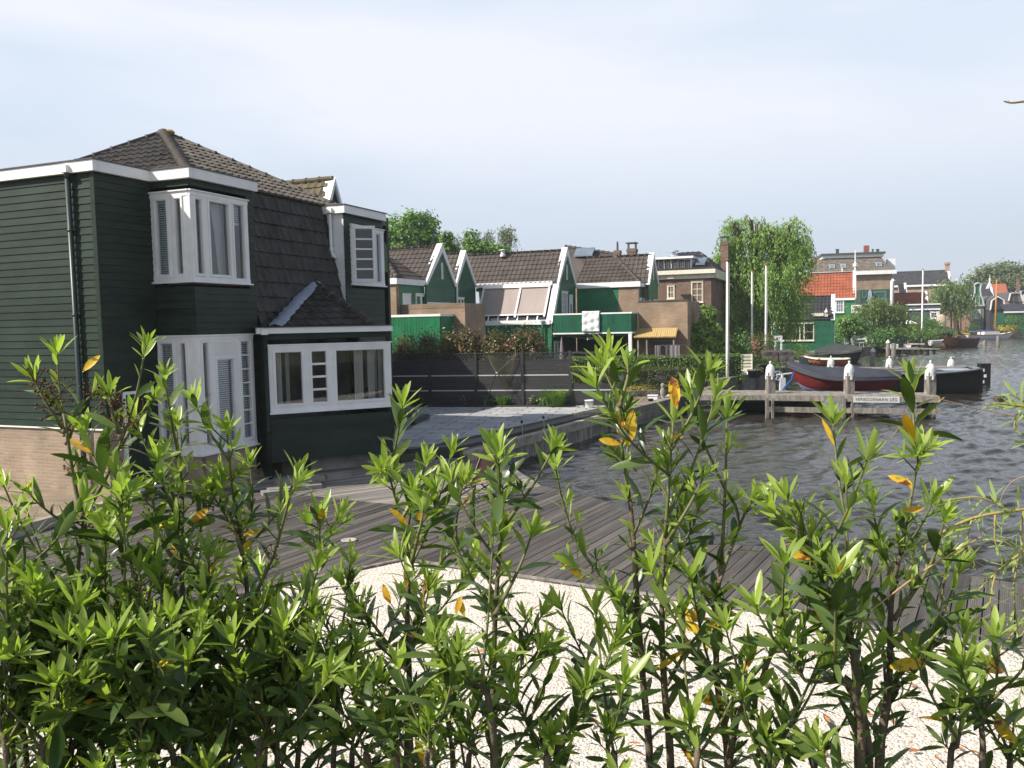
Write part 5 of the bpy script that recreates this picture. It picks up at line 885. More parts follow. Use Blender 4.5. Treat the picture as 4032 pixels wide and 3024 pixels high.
b = MB(); siding(b, R.Pu(uc), [(vA, 2.9), (vB, 2.9), (vB, zc-.26), (vA, zc-.26)], .17); b.build('side_wall', GREEN, h1)
wq = lambda x, y: R.onu(1450+x/2.765, 800+y/2.765, uc); q1, q2 = wq(365, 985), wq(460, 1100); window(h1, R.Pu(uc), q1[1], q2[1], 3.2, q1[2], lights=[(q1[1]+.12, q2[1]-.12, 3.3, q1[2]-.55, 1, 1)], fw=.08); q1, q2 = wq(508, 985), wq(622, 1095); window(h1, R.Pu(uc), q1[1], q2[1], 3.2, q1[2], lights=[(q1[1]+.08, q1[1]+.42, 3.3, q1[2]-.12, 1, 2), (q1[1]+.6, q2[1]-.1, 3.3, q1[2]-.12, 1, 1)], fw=.06, bars=.06)
pk = R.onu(1500, 965, uc-1.5); hpk = R.w(uc-1.7, VX+1.6, zc+1.35)
b = MB(); tri_tiles(b, R.w(uc+.05, VX+.02, zc-.02), R.w(uc+.05, vB+.3, zc-.02), hpk, .26, .32, .045, .03, 5); tri_tiles(b, R.w(uc-3.6, VX, zc-.02), R.w(uc+.05, VX, zc-.02), hpk, .26, .32, .045, .03, 5); b.build('hip_roof', TILE_R, h1); b = MB(); ridge(b, R.w(uc+.05, VX+.02, zc+.02), hpk, .11, .34, .025); b.build('hip_cap', RIDGE, h1, True)
pq = lambda x, y, v: R.onv(1450+x/2.765, 800+y/2.765, v); vP = VX+.35
a0, a1, zt, zb = pq(310, 1105, vP)[0], pq(1050, 1095, vP)[0], pq(600, 1100, vP)[2], pq(900, 1400, vP)[2]
blockw(h1, R, a0, a1, vP, vP+.3, .2, zt, BRICK_R, 'brick_parapet'); blockw(h1, R, a1-.3, a1, vP+.3, 34.4, .2, zt, BRICK_R, 'brick_parapet_side')
b = MB(); rr = random.Random(3)
for i in range(int((a1-a0)/.075)): b.obox(R.w(a0+.002+i*.075, vP-.012, zt-.2), ru*.06, rv*.3, (0, 0, .205+rr.uniform(0, .006)))
b.build('brick_coping', BRICK_R, h1)
vG = VX-.9; g0, g1, gz_ = pq(150, 1245, vG)[0], pq(782, 1245, vG)[0], pq(400, 1240, vG)[2]
b = MB(); vboards(b, R.Pv(vG), g0-2, g1, .2, gz_, .14); vboards(b, R.Pu(g1), vG, vP-.02, .2, gz_, .14); b.build('shed_wall', GREEN, h1); b = MB(); b.pbox(R.Pv(vG), g0-2, g1+.04, gz_, gz_+.1, -.1, .05); b.pbox(R.Pu(g1), vG, vP-.02, gz_, gz_+.098, -.1, .05); b.build('shed_coping', WHITE, h1)
downpipe(h1, [R.w(uc+.12, vB-.05, zc-.2), R.w(uc+.12, vB-.05, zc-.5), R.w(uc+.12, vB-.05, 3)], .05, GREEN2)
# ================================================================== trees, the brick houses and the far bank
def willow(name, label, base, blobs, ns, lmin, lmax, lm, ls, seed=1, r0=.35, sway=.25):
    t = thing(name, label, 'tree', base); limb_mesh('trunk', t, BARK, base, blobs, r0, seed, .55); rng = np.random.default_rng(seed); C = []; D = []
    vol = np.array([b[1][0]*b[1][2] for b in blobs]); vol = vol/vol.sum()
    for (c, r), f in zip(blobs, vol):
        anch = rvec(rng, max(3, int(ns*f/16))); anch[:, 2] = np.abs(anch[:, 2])*1.0-.12; rad = rng.uniform(.5, 1.12, len(anch))
        for _ in range(int(ns*f)):
            j = rng.integers(len(anch)); d = anch[j]; p = np.asarray(c)+d*np.asarray(r)*rad[j]+rng.normal(size=3)*ls*np.array([1.5, 1.5, 1.1]); L = rng.uniform(lmin, lmax)*(1.2-.5*abs(d[2])); k = int(L/(ls*.42))+2; out = d*[1, 1, 0]*.4; ph = rng.uniform(0, 6); sw = rng.normal(size=2)*sway
            s = np.linspace(0, 1, k); P = p[None, :]+np.outer(np.sqrt(s)*.5*min(L, 1.5), out)+np.stack([sw[0]*s*np.sin(2.5*s+ph), sw[1]*s*np.sin(2.2*s+ph), .25*np.sin(s*3.1)*(s < .4)-L*s**1.25], 1)
            P = P+rng.normal(size=P.shape)*ls*.28; P[:, 2] = np.maximum(P[:, 2], base[2]+.5); C.append(P); D.append(np.tile(out, (k, 1)))
    C = np.concatenate(C); D = np.concatenate(D); n = len(C); dr = np.stack([rng.normal(size=n)*.5, rng.normal(size=n)*.5, -np.abs(rng.normal(size=n))-.35], 1)+D*.3; dr /= np.linalg.norm(dr, axis=1, keepdims=True)
    nn = D*1.2+rvec(rng, n)*.9+[0, 0, .3]; nn -= dr*(nn*dr).sum(1, keepdims=True); nn /= np.linalg.norm(nn, axis=1, keepdims=True)+1e-9; s = ls*rng.uniform(.6, 1.35, n); V, F = leaf_quads(C, dr, nn, s, s*.36); link_mesh('crown', V, F, lm, t); return t
def px_blobs(Y, lst, dy=.8):
    o = []
    for x, y, rx, ry in lst:
        k = Y/FPX; o.append((at(x, y, Y), (rx*k, max(rx, ry)*k*dy, ry*k)))
    return o
def gbase(x, Y, z=.2): p = at(x, 1300, Y); p[2] = z; return p
# trees over the terrace roofs
tree('chestnut_tree', 'broad dense round tree rising behind the first terrace gable', 'tree', gbase(1610, 68), px_blobs(68, [(1560, 920, 75, 75), (1640, 900, 85, 62), (1600, 960, 110, 70), (1690, 950, 50, 60), (1540, 990, 60, 60)]), .5, LF_TREE, 15000, .26, 21, clumps=60, spread=.2)
tree('lime_tree', 'small tree half hidden between the two narrow gables', 'tree', gbase(1765, 60), px_blobs(60, [(1758, 950, 24, 40), (1770, 990, 32, 35)]), .2, LF_TREE, 1800, .22, 22, clumps=30, spread=.2)
tree('lime_tree', 'leafy pointed tree behind the long sunshade house roof', 'tree', gbase(1885, 62), px_blobs(62, [(1850, 945, 30, 38), (1885, 985, 60, 35), (1940, 990, 50, 30), (1990, 1000, 40, 20)]), .25, LF_TREE, 4200, .22, 23, clumps=40, spread=.22)
LF_BIRCH = leafmat('grey_birch_leaf', (.10, .13, .06), (.20, .22, .13), .5, .3)
willow('birch_tree', 'thin silvery birch with drooping twigs, nearest the white roof flue', gbase(1995, 75), px_blobs(75, [(1985, 920, 26, 22), (2005, 950, 30, 30)]), 150, .5, 1.6, LF_BIRCH, .16, 24, .12)
willow('birch_tree', 'airy birch tree between two darker leafy trees', gbase(1920, 78), px_blobs(78, [(1915, 935, 26, 20), (1905, 965, 30, 24)]), 110, .5, 1.4, LF_BIRCH, .16, 25, .12)
willow('birch_tree', 'faint slender birch just right of the small leafy tree', gbase(1800, 80), px_blobs(80, [(1800, 950, 22, 18), (1810, 975, 28, 20)]), 90, .4, 1.3, LF_BIRCH, .16, 26, .12)
# main willow, kiwi bush, garden shrubs around the flagpoles
WB = px_blobs(57, [(2905, 900, 50, 42), (2960, 880, 45, 28), (2975, 960, 85, 70), (3060, 920, 75, 50), (3110, 905, 45, 38), (3090, 990, 75, 70), (2900, 1050, 85, 75), (2990, 1090, 110, 100), (3100, 1090, 65, 95), (2870, 1150, 65, 60), (3050, 1190, 100, 80), (3120, 1170, 45, 60), (2940, 1210, 90, 70), (2845, 1200, 65, 70), (2990, 1270, 110, 50), (2880, 1280, 80, 55), (2825, 1130, 45, 55), (2835, 1050, 40, 40), (2855, 985, 30, 36), (2808, 1190, 30, 40), (3150, 960, 40, 40), (3155, 1010, 35, 40)])
willow('weeping_willow', 'large weeping willow towering behind the white flagpoles', gbase(3000, 57), WB, 2700, .7, 2.5, LF_WIL, .20, 31, .45, .4)
tree('kiwi_bush', 'big rounded leafy bush against the brick wing by the hedge', 'shrub', gbase(2790, 41.5), px_blobs(41.5, [(2790, 1240, 40, 45), (2780, 1320, 80, 60), (2740, 1370, 60, 45), (2830, 1370, 55, 60), (2800, 1410, 80, 40)]), .1, LF_FIG, 6500, .16, 32, clumps=70, spread=.17, droop=.5)
bushy('garden_shrub', 'dark shrub between the flagpole and the pink roses', 'shrub', gbase(2910, 44), .75, 2.0, 1500, .11, LF_DARK, 33)
bushy('rose_bush', 'rose bush with pink and red blooms in front of the willow', 'shrub', gbase(2985, 46.5), .85, 1.95, 1500, .1, leafmat('rose_leaf', (.08, .10, .035), (.19, .17, .07), .5, .25), 34, extra=(LF_PINK, 90, .12))
bushy('rose_bush', 'smaller rose bush with red blooms beside the white gate frame', 'shrub', gbase(3035, 48), .5, 1.9, 700, .1, LF_GRASS, 35, extra=(LF_PINK, 60, .11))
bushy('garden_shrub', 'bright green hydrangea bush behind the two quay tubs', 'shrub', gbase(3010, 42.5), .75, 1.0, 900, .12, LF_GRASS, 36)
box_hedge('clipped_hedge', 'far clipped hedge crossing behind the roses under the willow', gbase(2860, 54), gbase(3045, 54), .8, 1.75, LF_HEDGE, 2600, .09, 37)
# flagpoles
def flagpole(lab, x, yt, yb, z, r, cap):
    p = onz(x[1], yb, z); q = at(x[0], yt, p[1]); h = q[2]-p[2]; t = thing('flagpole', lab, 'flagpole', p, 0, 'white flagpoles'); b = MB(); b.lathe(p, [(r, 0), (r*.95, h*.3), (r*.6, h-.06)], 12); b.build('pole', WHITE, t, True)
    b = MB(); b.lathe(p+[0, 0, h-.06], [(r*.5, 0), (r*1.5, .02), (r*1.5, .05), (r*.8, .07), (.0, .1)], 12); b.build('finial', cap, t, True); b = MB(); b.tube([p+[r+.015, -.03, 1.1], p+[r*.8+.02, -.03, h-.1]], .006, 4); b.build('halyard', CREAM, t)
    return t
CAPO = mat('orange_cap', (.55, .13, .05), .5, .05); CAPW = mat('rust_cap', (.25, .12, .06), .6, .1)
flagpole('thick white flagpole standing on the quay by the hedge end', (2878, 2864), 1022, 1512, .22, .07, CAPW)
flagpole('thin white flagpole rising out of the rose bushes', (2968, 2960), 1064, 1436, .25, .06, CAPW)
flagpole('white flagpole with bright orange cap beside the quay tubs', (3013, 3015), 1040, 1452, .25, .06, CAPO)
flagpole('slender white flagpole in front of the orange roofed house', (3320, 3313), 1050, 1358, .22, .06, CAPW)
flagpole('white flagpole standing at the jetty before the small willow', (3632, 3629), 1060, 1370, -.3, .085, CAPW)
flagpole('cream mast pole by the boat landing, shorter of two close poles', (3739, 3738), 1148, 1285, .25, .09, WHITE)
flagpole('white mast pole beside the shorter pole before the willow', (3743, 3748), 1125, 1288, .25, .09, WHITE)
flagpole('grey slim mast standing in the boat landing by the teal boat', (3771, 3762), 1095, 1315, .2, .07, CREAM)
# planters and seats on the quay
def tub(lab, x, y, r, h, m, z=.22, lm=None, name='planter_tub'):
    p = onz(x, y, z); t = thing(name, lab, 'planter', p); b = MB(); b.lathe(p, [(r*.8, 0), (r, h*.85), (r*1.08, h*.86), (r*1.08, h), (r*.92, h)], 16); b.build('tub', m, t, True)
    if lm: crown_mesh('foliage', t, lm, [(p+[0, 0, h+.12], (r, r, .16))], 120, .07, int(x))
tub('round black tub standing on the quay nearest the jetty', 3000, 1468, .36, .42, BLACK, .5); tub('square grey slatted tub next to the black tub', 2970, 1487, .3, .36, GREY_D, .5)
tub('terracotta planter tucked between the two dark tubs', 2988, 1478, .2, .2, mat('red_clay', (.24, .08, .05), .8, .1), .5, LF_GRASS); tub('small clay pot with flowers on the wooden chair', 2940, 1452, .12, .14, mat('clay_pot', (.32, .14, .08), .8, .1), .55, LF_PINK)
for lab, x, y in (('white ball lantern on the quay wall, first of the pair', 2922, 1480), ('silver ball lantern on the quay wall, second of the pair', 2950, 1478)):
    p = onz(x, y, .5); b = MB(); b.lathe(p, [(.06, 0), (.11, .05), (.12, .13), (.09, .2), (.03, .24)], 12); solo('ball_lantern', b, WHITE, lab, 'lantern', 'ball lanterns on the quay', True)
p = gbase(2945, 39.5, .22); t = thing('wooden_chair', 'pale slatted wooden garden chair at the end of the beech hedge', 'chair', p); b = MB()
for k in range(5): b.obox(p+[-.28, .25, .45+.16*k], np.array([.58, 0, 0]), np.array([0, .03, 0]), (0, 0, .12))
b.build('backrest', CREAM, t); b = MB(); b.obox(p+[-.28, -.25, .4], np.array([.58, 0, 0]), np.array([0, .5, 0]), (0, 0, .05)); b.build('seat', CREAM, t)
for dx in (-.28, .24): b = MB(); b.obox(p+[dx, .22, 0], np.array([.05, 0, 0]), np.array([0, .05, 0]), (0, 0, 1.2)); b.build('leg', CREAM, t); b = MB(); b.obox(p+[dx, -.25, 0], np.array([.05, 0, 0]), np.array([0, .05, 0]), (0, 0, .42)); b.build('leg', CREAM, t)
p = gbase(3070, 45, .22); t = thing('garden_sofa', 'grey tufted garden sofa with wooden frame on the quay', 'sofa', p, -.1); b = MB(); M_CU = mat('charcoal_cushion', (.075, .065, .062), .9, .2, 6)
def puff(mb, O, U, V, W, n=7, amp=.03): mb.grid([[np.asarray(O)+np.asarray(U)*i/n+np.asarray(V)*j/n+np.asarray(W)*(amp*abs(math.sin(math.pi*i*1.5/n)*math.sin(math.pi*j*1.5/n))/amp*1.0) for j in range(n+1)] for i in range(n+1)])
for dx in (-.85, .02): b.obox(p+[dx, .1, .45], np.array([.8, 0, 0]), np.array([0, .25, .1]), (0, .12, .62)); puff(b, p+[dx, .09, .45], (.8, 0, 0), (0, .12, .62), (0, -.06, 0))
b.obox(p+[-.85, -.5, .38], np.array([1.67, 0, 0]), np.array([0, .6, 0]), (0, 0, .14)); b.build('cushion', M_CU, t); b = MB()
for dx in (-.95, .84): b.obox(p+[dx, -.5, 0], np.array([.08, 0, 0]), np.array([0, .75, 0]), (0, 0, .6)); 
b.obox(p+[-.88, -.5, .25], np.array([1.73, 0, 0]), np.array([0, .7, 0]), (0, 0, .1)); b.build('frame', WOOD_G, t)
p = gbase(3078, 50, .25); t = thing('gate_frame', 'white wooden gate frame in front of the little green house', 'gate', p); b = MB(); zt = at(3065, 1322, 50)[2]; x0, x1 = at(3053, 1350, 50)[0], at(3077, 1350, 50)[0]
for x in (x0, x1): b.obox([x-.04, 50, .25], np.array([.09, 0, 0]), np.array([0, .09, 0]), (0, 0, zt-.25))
b.obox([x0+.05, 50, zt-.1], np.array([x1-x0-.09, 0, 0]), np.array([0, .08, 0]), (0, 0, .09)); b.obox([x0+.05, 50, zt-.35], np.array([x1-x0-.09, 0, 0]), np.array([0, .08, 0]), (0, 0, .07)); b.build('frame', WHITE, t); b = MB(); [b.obox([x0+.05+(x1-x0)*k/3, 50.01, zt-.28], np.array([.04, 0, 0]), np.array([0, .05, 0]), (0, 0, .18)) for k in (1, 2)]; b.build('slat', WHITE, t)
# ---- houses further off
def far_house(name, label, Y, px, eave, ridge_, dv, wall, roofm, gm=None, zb=.2, tw=.3, th=.4, deg=-22, wv=.25, verge=True, slot=False):
    F = Fr(at(px, 1250, Y), deg); eL, eR = F.onv(eave[0], eave[2], 0), F.onv(eave[1], eave[2], 0); rr_ = F.onv(ridge_[1], ridge_[2], dv); ze, zr = eR[2], rr_[2]; u0, u1 = eL[0], rr_[0]
    t = thing(name, label, 'house', F.w((u0+u1)/2, 0, zb), F.a); saddle(t, F, u0, u1, -.1, ze, dv, zr, 2*dv+.1, roofm, tw, th)
    b = MB(); b.prism([F.w(u0, .05, zb), F.w(u1-.06, .05, zb), F.w(u1-.06, .05, ze), F.w(u0, .05, ze)], F.v*(2*dv-.1)); b.prism([F.w(u0+.02, .1, ze), F.w(u0+.02, 2*dv-.1, ze), F.w(u0+.02, dv, zr-.15)], F.u*.1); b.build('wall', wall, t)
    if verge: gable(t, F, u1, -.05, 2*dv+.05, ze+.05, dv, zr+.05, zb, gm or wall, wv, .3, slot=slot)
    else:
        b = MB(); b.prism([F.w(u1-.05, .02, zb), F.w(u1-.05, 2*dv-.02, zb), F.w(u1-.05, 2*dv-.02, ze), F.w(u1-.05, dv, zr), F.w(u1-.05, .02, ze)], F.u*.05); b.build('gable_wall', gm or wall, t)
    return t, F, (u0, u1, ze, zr)
def fwin(t, F, x0, x1, y0, y1, nc=2, nr=2, v=0, fr=None, gl=None, fw=.12, name='window', bars=.035):
    A, B = F.onv(x0, y0, v), F.onv(x1, y1, v); P = F.Pv(v); a0, a1, z0, z1 = min(A[0], B[0]), max(A[0], B[0]), min(A[2], B[2]), max(A[2], B[2]); return window(t, P, a0, a1, z0, z1, lights=[(a0+fw, a1-fw, z0+fw, z1-fw, nc, nr)], fw=fw, frame=fr, glass=gl, bars=bars, name=name)
# tall brick house with dormer row
F = Fr(at(2600, 1250, 52), -22); t = thing('brick_house', 'tall brown brick house with white cornice and a wide dormer of stained glass', 'house', F.w(0, 0, .2), F.a)
ur = F.onv(2800, 1100, 0)[0]; ul = F.onv(2480, 1100, 0)[0]; zc0, zc1 = F.onv(2700, 1098, 0)[2], F.onv(2700, 1064, 0)[2]
b = MB(); b.obox(F.w(ul, 0, .2), F.u*(ur-ul), F.v*8, (0, 0, zc0-.2)); b.build('wall', BRICK_D, t); b = MB(); b.pbox(F.Pv(0), ul, ur+.2, zc0, zc1-.25, -.1, .12); b.pbox(F.Pv(0), ul, ur+.3, zc1-.25, zc1, -.1, .35); b.pbox(F.Pu(ur), 0, 8, zc0, zc1, -.1, .3); b.pbox(F.Pv(0), F.onv(2655, 1100, 0)[0]-.4, F.onv(2655, 1100, 0)[0], zc0+.04, zc1-.3, .12, .2); b.build('cornice', CREAM, t)
ap = F.onv(2752, 991, 4); b = MB(); tl_ = math.hypot(4.2, ap[2]-zc1); T = np.array([0, 0, ap[2]-zc1])+F.v*4.2; tiles(b, F.w(ul, -.2, zc1), F.u, T/tl_, [(0, 0), (ur+.2-ul, 0), (ap[0]-ul, tl_), (2.5, tl_)], .33, .42, .05, .04, 5); tri_tiles(b, F.w(ur+.2, -.2, zc1), F.w(ur+.2, 8, zc1), F.w(ap[0], 4, ap[2]), .33, .42, .05, .04, 5); b.build('roof', TILE_B, t)
b = MB(); dvp = .12; dl, dr = F.onv(2570, 1030, dvp)[0], F.onv(2722, 1030, dvp)[0]; dz0, dz1 = zc1-.1, F.onv(2700, 1014, dvp)[2]; b.obox(F.w(dl, dvp+.02, dz0), F.u*(dr-dl), F.v*2.6, (0, 0, dz1-dz0-.05)); b.pbox(F.Pv(dvp), dl-.1, dr+.15, dz1-.05, dz1+.08, -2.7, .2); b.build('dormer', WHITE, t)
xs = [(2576, 2590), (2594, 2611), (2617, 2638), (2645, 2667), (2671, 2692), (2696, 2717)]
GL_ST = mat('stained_glass', (.30, .36, .40), .2, .5, 3, c2=(.46, .36, .22))
for x0, x1 in xs: fwin(t, F, x0, x1, 1060, 1024, 2, 2, dvp, GREY_D, GL_ST, .06)
b = MB(); sq = [F.onv(*q, v) for q, v in (((2742, 1045), .5), ((2778, 1044), .5), ((2790, 1022), 1.4), ((2752, 1024), 1.4))]; b.prism([F.w(q[0], q[1]-.35, q[2]) for q in sq], (0, 0, .12)); b.build('roof_window', GLASS_S, t); b = MB(); b.lathe(F.w(*F.onv(2654, 1010, 2.2)), [(.28, 0), (.28, .1), (.12, .1), (.12, .28), (.3, .29), (.3, .38)], 10); b.build('roof_vent', LEAD, t)
fwin(t, F, 2627, 2657, 1178, 1123, 2, 2, 0, CREAM, None, .1); fwin(t, F, 2722, 2769, 1192, 1108, 2, 3, 0, CREAM, None, .08)
def chimney(lab, Y, x0, x1, yt, yb, m, cap=True, pots=0):
    c, e = at((x0+x1)/2, yt, Y), at(x0, yt, Y); wd = (c[0]-e[0])*2; z0 = at(x0, yb, Y)[2]-2.5; t = thing('chimney', lab, 'chimney', [c[0], Y, z0], -.38); b = MB(); h = c[2]-z0-(.35 if cap else 0); b.box([c[0], Y, z0+h/2], (wd*.9, wd*.9, h), -.38); b.box([c[0], Y, z0+h-.12], (wd, wd, .18), -.38); b.build('stack', m, t)
    if cap:
        b = MB(); [b.box([c[0]+sx*wd*.38, Y+sy*wd*.38, z0+h+.16], (.05, .05, .32), -.38) for sx in (-1, 1) for sy in (-1, 1)]; b.box([c[0], Y, z0+h+.33], (wd*1.1, wd*1.1, .06), -.38); b.build('cowl', GREY_D, t)
    for k in range(pots): b = MB(); b.lathe([c[0]+(k-(pots-1)/2)*wd*.4, Y, z0+h+.02], [(wd*.16, 0), (wd*.13, .5)], 8); b.build('chimney_pot', GREY_D, t)
chimney('broad brick chimney with metal cowl above the balcony house', 50, 2470, 2508, 956, 1008, BRICK_D)
chimney('small brick chimney with a steel flue next to the broad chimney', 50, 2418, 2445, 986, 1010, BRICK_D, False, 1)
chimney('brick chimney half veiled by the willow twigs', 56, 2838, 2870, 932, 1010, BRICK_D)
F = Fr(at(2230, 1250, 54), -22); t = thing('terraced_house', 'brown roofed house seen only above the terrace ridge', 'house', F.w(0, 0, .2), F.a); A, B = F.onv(2226, 978, 3), F.onv(2412, 1006, 3); b = MB(); A0_, B0_ = F.w(A[0]-.3, 0, A[2]-2.6), F.w(B[0]+.5, 0, A[2]-2.6); b.prism([A0_, B0_, F.w(B[0], 3, B[2]), F.w(A[0], 3, A[2])], (0, 0, .15)); b.build('roof', TILE_R, t); b = MB(); ridge(b, F.w(A[0], 3, A[2]+.1), F.w(B[0], 3, B[2]+.1), .14, .35, .03); b.build('ridge_cap', RIDGE, t); b = MB(); b.obox(F.w(A[0], .2, .2), F.u*(B[0]-A[0]), F.v*6, (0, 0, A[2]-3)); b.build('wall', BRICK_R, t); b = MB(); q = F.onv(2262, 1000, 2.2); b.obox(F.w(q[0], 2.0, q[2]-.2), F.u*1.3, F.v*.7+np.array([0, 0, .5]), (0, 0, .12)); b.build('roof_window', GLASS_S, t)
# little green waterside house
GH, F, (u0, u1, ze, zr) = far_house('green_cottage', 'small deep green waterside cottage with blue black tiles and white window band', 70, 3262, (3040, 3262, 1257), (3180, 3284, 1166), 1.75, GREEN2, TILE_B, GREEN2)
b = MB(); siding(b, F.Pv(0.0), [(u0, .3), (u1-.02, .3), (u1-.02, ze), (u0, ze)], .22, holes=[(F.onv(3068, 1300, 0)[0], F.onv(3206, 1300, 0)[0], F.onv(3100, 1343, 0)[2], F.onv(3100, 1272, 0)[2])]); b.build('boarding', GREEN2, GH); b = MB(); b.pbox(F.Pv(0), u0, u1+.1, .0, .32, -.3, .12); b.pbox(F.Pu(u1), 0, 3.5, .0, .319, -.3, .12); b.build('plinth', WOOD_G, GH)
P = F.Pv(0); g = lambda x: F.onv(x, 1300, 0)[0]; wz0, wz1 = F.onv(3100, 1343, 0)[2], F.onv(3100, 1272, 0)[2]
window(GH, P, g(3068), g(3206), wz0, wz1, lights=[(g(3074), g(3148), wz0+.1, wz1-.1, 1, 2), (g(3152), g(3164), wz0+.1, wz1-.1, 1, 1), (g(3169), g(3202), wz0+.1, wz1-.1, 1, 2)], fw=.09, frame=CREAM); window(GH, P, g(3030), g(3056), wz0, wz1, lights=[(g(3032), g(3054), wz0+.1, wz1-.1, 3, 4)], fw=.06, frame=CREAM, glass=mat('light_panes', (.42, .44, .42), .3, .2))
window(GH, F.Pu(u1), .9, 2.4, .9, 2.55, fw=.12, frame=WHITE)
orn = thing('roof_ornament', 'white carved roof ornament with a finial above the cottage gutter', 'ornament', F.w(g(3220), -.2, ze), F.a); oz = lambda x, y: F.onv(x, y, -.12); o0, o1 = oz(3195, 1245), oz(3243, 1232); b = MB(); frame_rect(b, F.Pv(-.12), o0[0], o1[0], o0[2], o1[2], .05, 0, .06)
for k in range(7): c = o0[0]+(o1[0]-o0[0])*(k+.5)/7; m_ = (o0[2]+o1[2])/2; b.prism([F.Pv(-.12)(c-.1, m_), F.Pv(-.12)(c, m_-.1), F.Pv(-.12)(c+.1, m_), F.Pv(-.12)(c, m_+.1)], -F.v*.05)
b.build('fretwork', CREAM, orn); b = MB(); f0, f1 = oz(3247, 1246), oz(3260, 1214); c = (f0[0]+f1[0])/2; frame_rect(b, F.Pv(-.12), f0[0], f1[0], f0[2], f0[2]+.28, .05, 0, .08); b.pbox(F.Pv(-.12), c-.025, c+.025, f0[2]+.05, f0[2]+.23, .0, .07); b.pbox(F.Pv(-.12), f0[0]+.05, f1[0]-.05, f0[2]+.115, f0[2]+.165, .0, .066); b.lathe(F.w(c, -.16, f0[2]+.28), [(.12, 0), (.16, .1), (.12, .2), (.05, .25), (.07, .3), (.02, .4)], 8); b.build('finial', CREAM, orn)
# orange roofed house
OH, F, (u0, u1, ze, zr) = far_house('orange_roofed_house', 'green boarded house with a steep orange tiled roof and teal gable', 84, 3343, (3120, 3343, 1173), (3120, 3367, 1072), 2.1, mat('fresh_green_boards', (.03, .17, .072), .5, .12), TILE_O, mat('faded_teal_boards', (.10, .24, .19), .5, .12), slot=True)
fwin(OH, F, 3289, 3324, 1232, 1181, 3, 3, 0, WHITE, GLASS_S, .12); b = MB(); b.pbox(F.Pv(0), u0, u1, ze-.22, ze, 0, .15); b.build('gutter_board', WHITE, OH)
window(OH, F.Pu(u1), 1.0, 1.7, 3.0, 4.4, fw=.1); window(OH, F.Pu(u1), 2.3, 3.0, 3.0, 4.4, fw=.1); b = MB(); b.lathe(F.w(u1, 2.1, zr), [(.1, 0), (.1, .5), (.2, .6), (.16, .9), (.07, 1.0), (.05, 2.1), (.01, 2.3)], 8); b.build('finial', WHITE, OH)
b = MB(); q0, q1 = F.onv(3352, 1232, -.6), F.onv(3395, 1200, -.6); frame_rect(b, F.Pv(-.6), q0[0], q1[0], q0[2], q1[2], .12, -.5, .06); fo = b.build('balcony', WHITE, OH); b = MB(); b.pbox(F.Pv(-.6), q0[0]+.12, q1[0]-.12, q0[2]+.1, q1[2]-.12, -.4, .02); b.build('balcony_panel', CREAM, fo); b = MB(); b.pbox(F.Pv(-.6), q0[0]+.3, q1[0]-.3, q0[2]+.2, q1[2]-.25, .0, .06); b.build('green_panel', GREEN, fo)
# dark slate roof behind the willow
far_house('slate_roofed_house', 'house with a mossy dark slate hip just behind the willow crown', 95, 3200, (3090, 3215, 1082), (3100, 3150, 1042), 3, BRICK_R, TILE_B, verge=False)
# big mansard building
F = Fr(at(3400, 1250, 112), -14); t = thing('mansard_building', 'large brick building with a slate mansard roof and four skylights', 'building', F.w(0, 0, .2), F.a); c = lambda x, y, v=0: F.onv(x, y, v); L0, L1 = c(3195, 1072), c(3512, 1064); zc = c(3500, 1064)[2]; zl = zc-.5
b = MB(); b.obox(F.w(L0[0], 0, .2), F.u*(L1[0]-L0[0]), F.v*9, (0, 0, zl-.2)); b.build('wall', BRICK_R, t); b = MB(); b.pbox(F.Pv(0), L0[0]-.2, L1[0]+.5, zl, zc, -.1, .5); b.pbox(F.Pu(L1[0]), 0, 9, zl, zc, -.1, .5); b.build('cornice', WHITE, t)
T0, T1 = c(3246, 1014, 2), c(3465, 1008, 2); zt = T1[2]; b = MB(); A = F.w(L0[0], -.1, zc); T = F.v*2.1+np.array([0, 0, zt-zc]); tl = np.linalg.norm(T); tiles(b, A, F.u, T/tl, [(0, 0), (L1[0]-L0[0], 0), (T1[0]-L0[0], tl), (T0[0]-L0[0], tl)], .6, .3, .01, .05, 2); b.prism([F.w(L1[0], 0, zc), F.w(L1[0], 9, zc), F.w(T1[0], 7, zt), F.w(T1[0], 2, zt)], (0, 0, .05)); b.prism([F.w(L0[0], 9, zc), F.w(L0[0], 0, zc), F.w(T0[0], 2, zt), F.w(T0[0], 7, zt)], (0, 0, .05)); b.build('roof', SLATE, t)
zu = c(3400, 996, 2)[2]; b = MB(); b.obox(F.w(T0[0]-.3, 1.6, zt-.1), F.u*(T1[0]-T0[0]+.7), F.v*5.6, (0, 0, zu-zt-.1)); b.build('roof_cornice', WHITE, t); b = MB(); b.obox(F.w(T0[0]-.5, 1.3, zu-.2), F.u*(T1[0]-T0[0]+1.1), F.v*6.2, (0, 0, .25)); b.build('flat_roof', GREY_D, t)
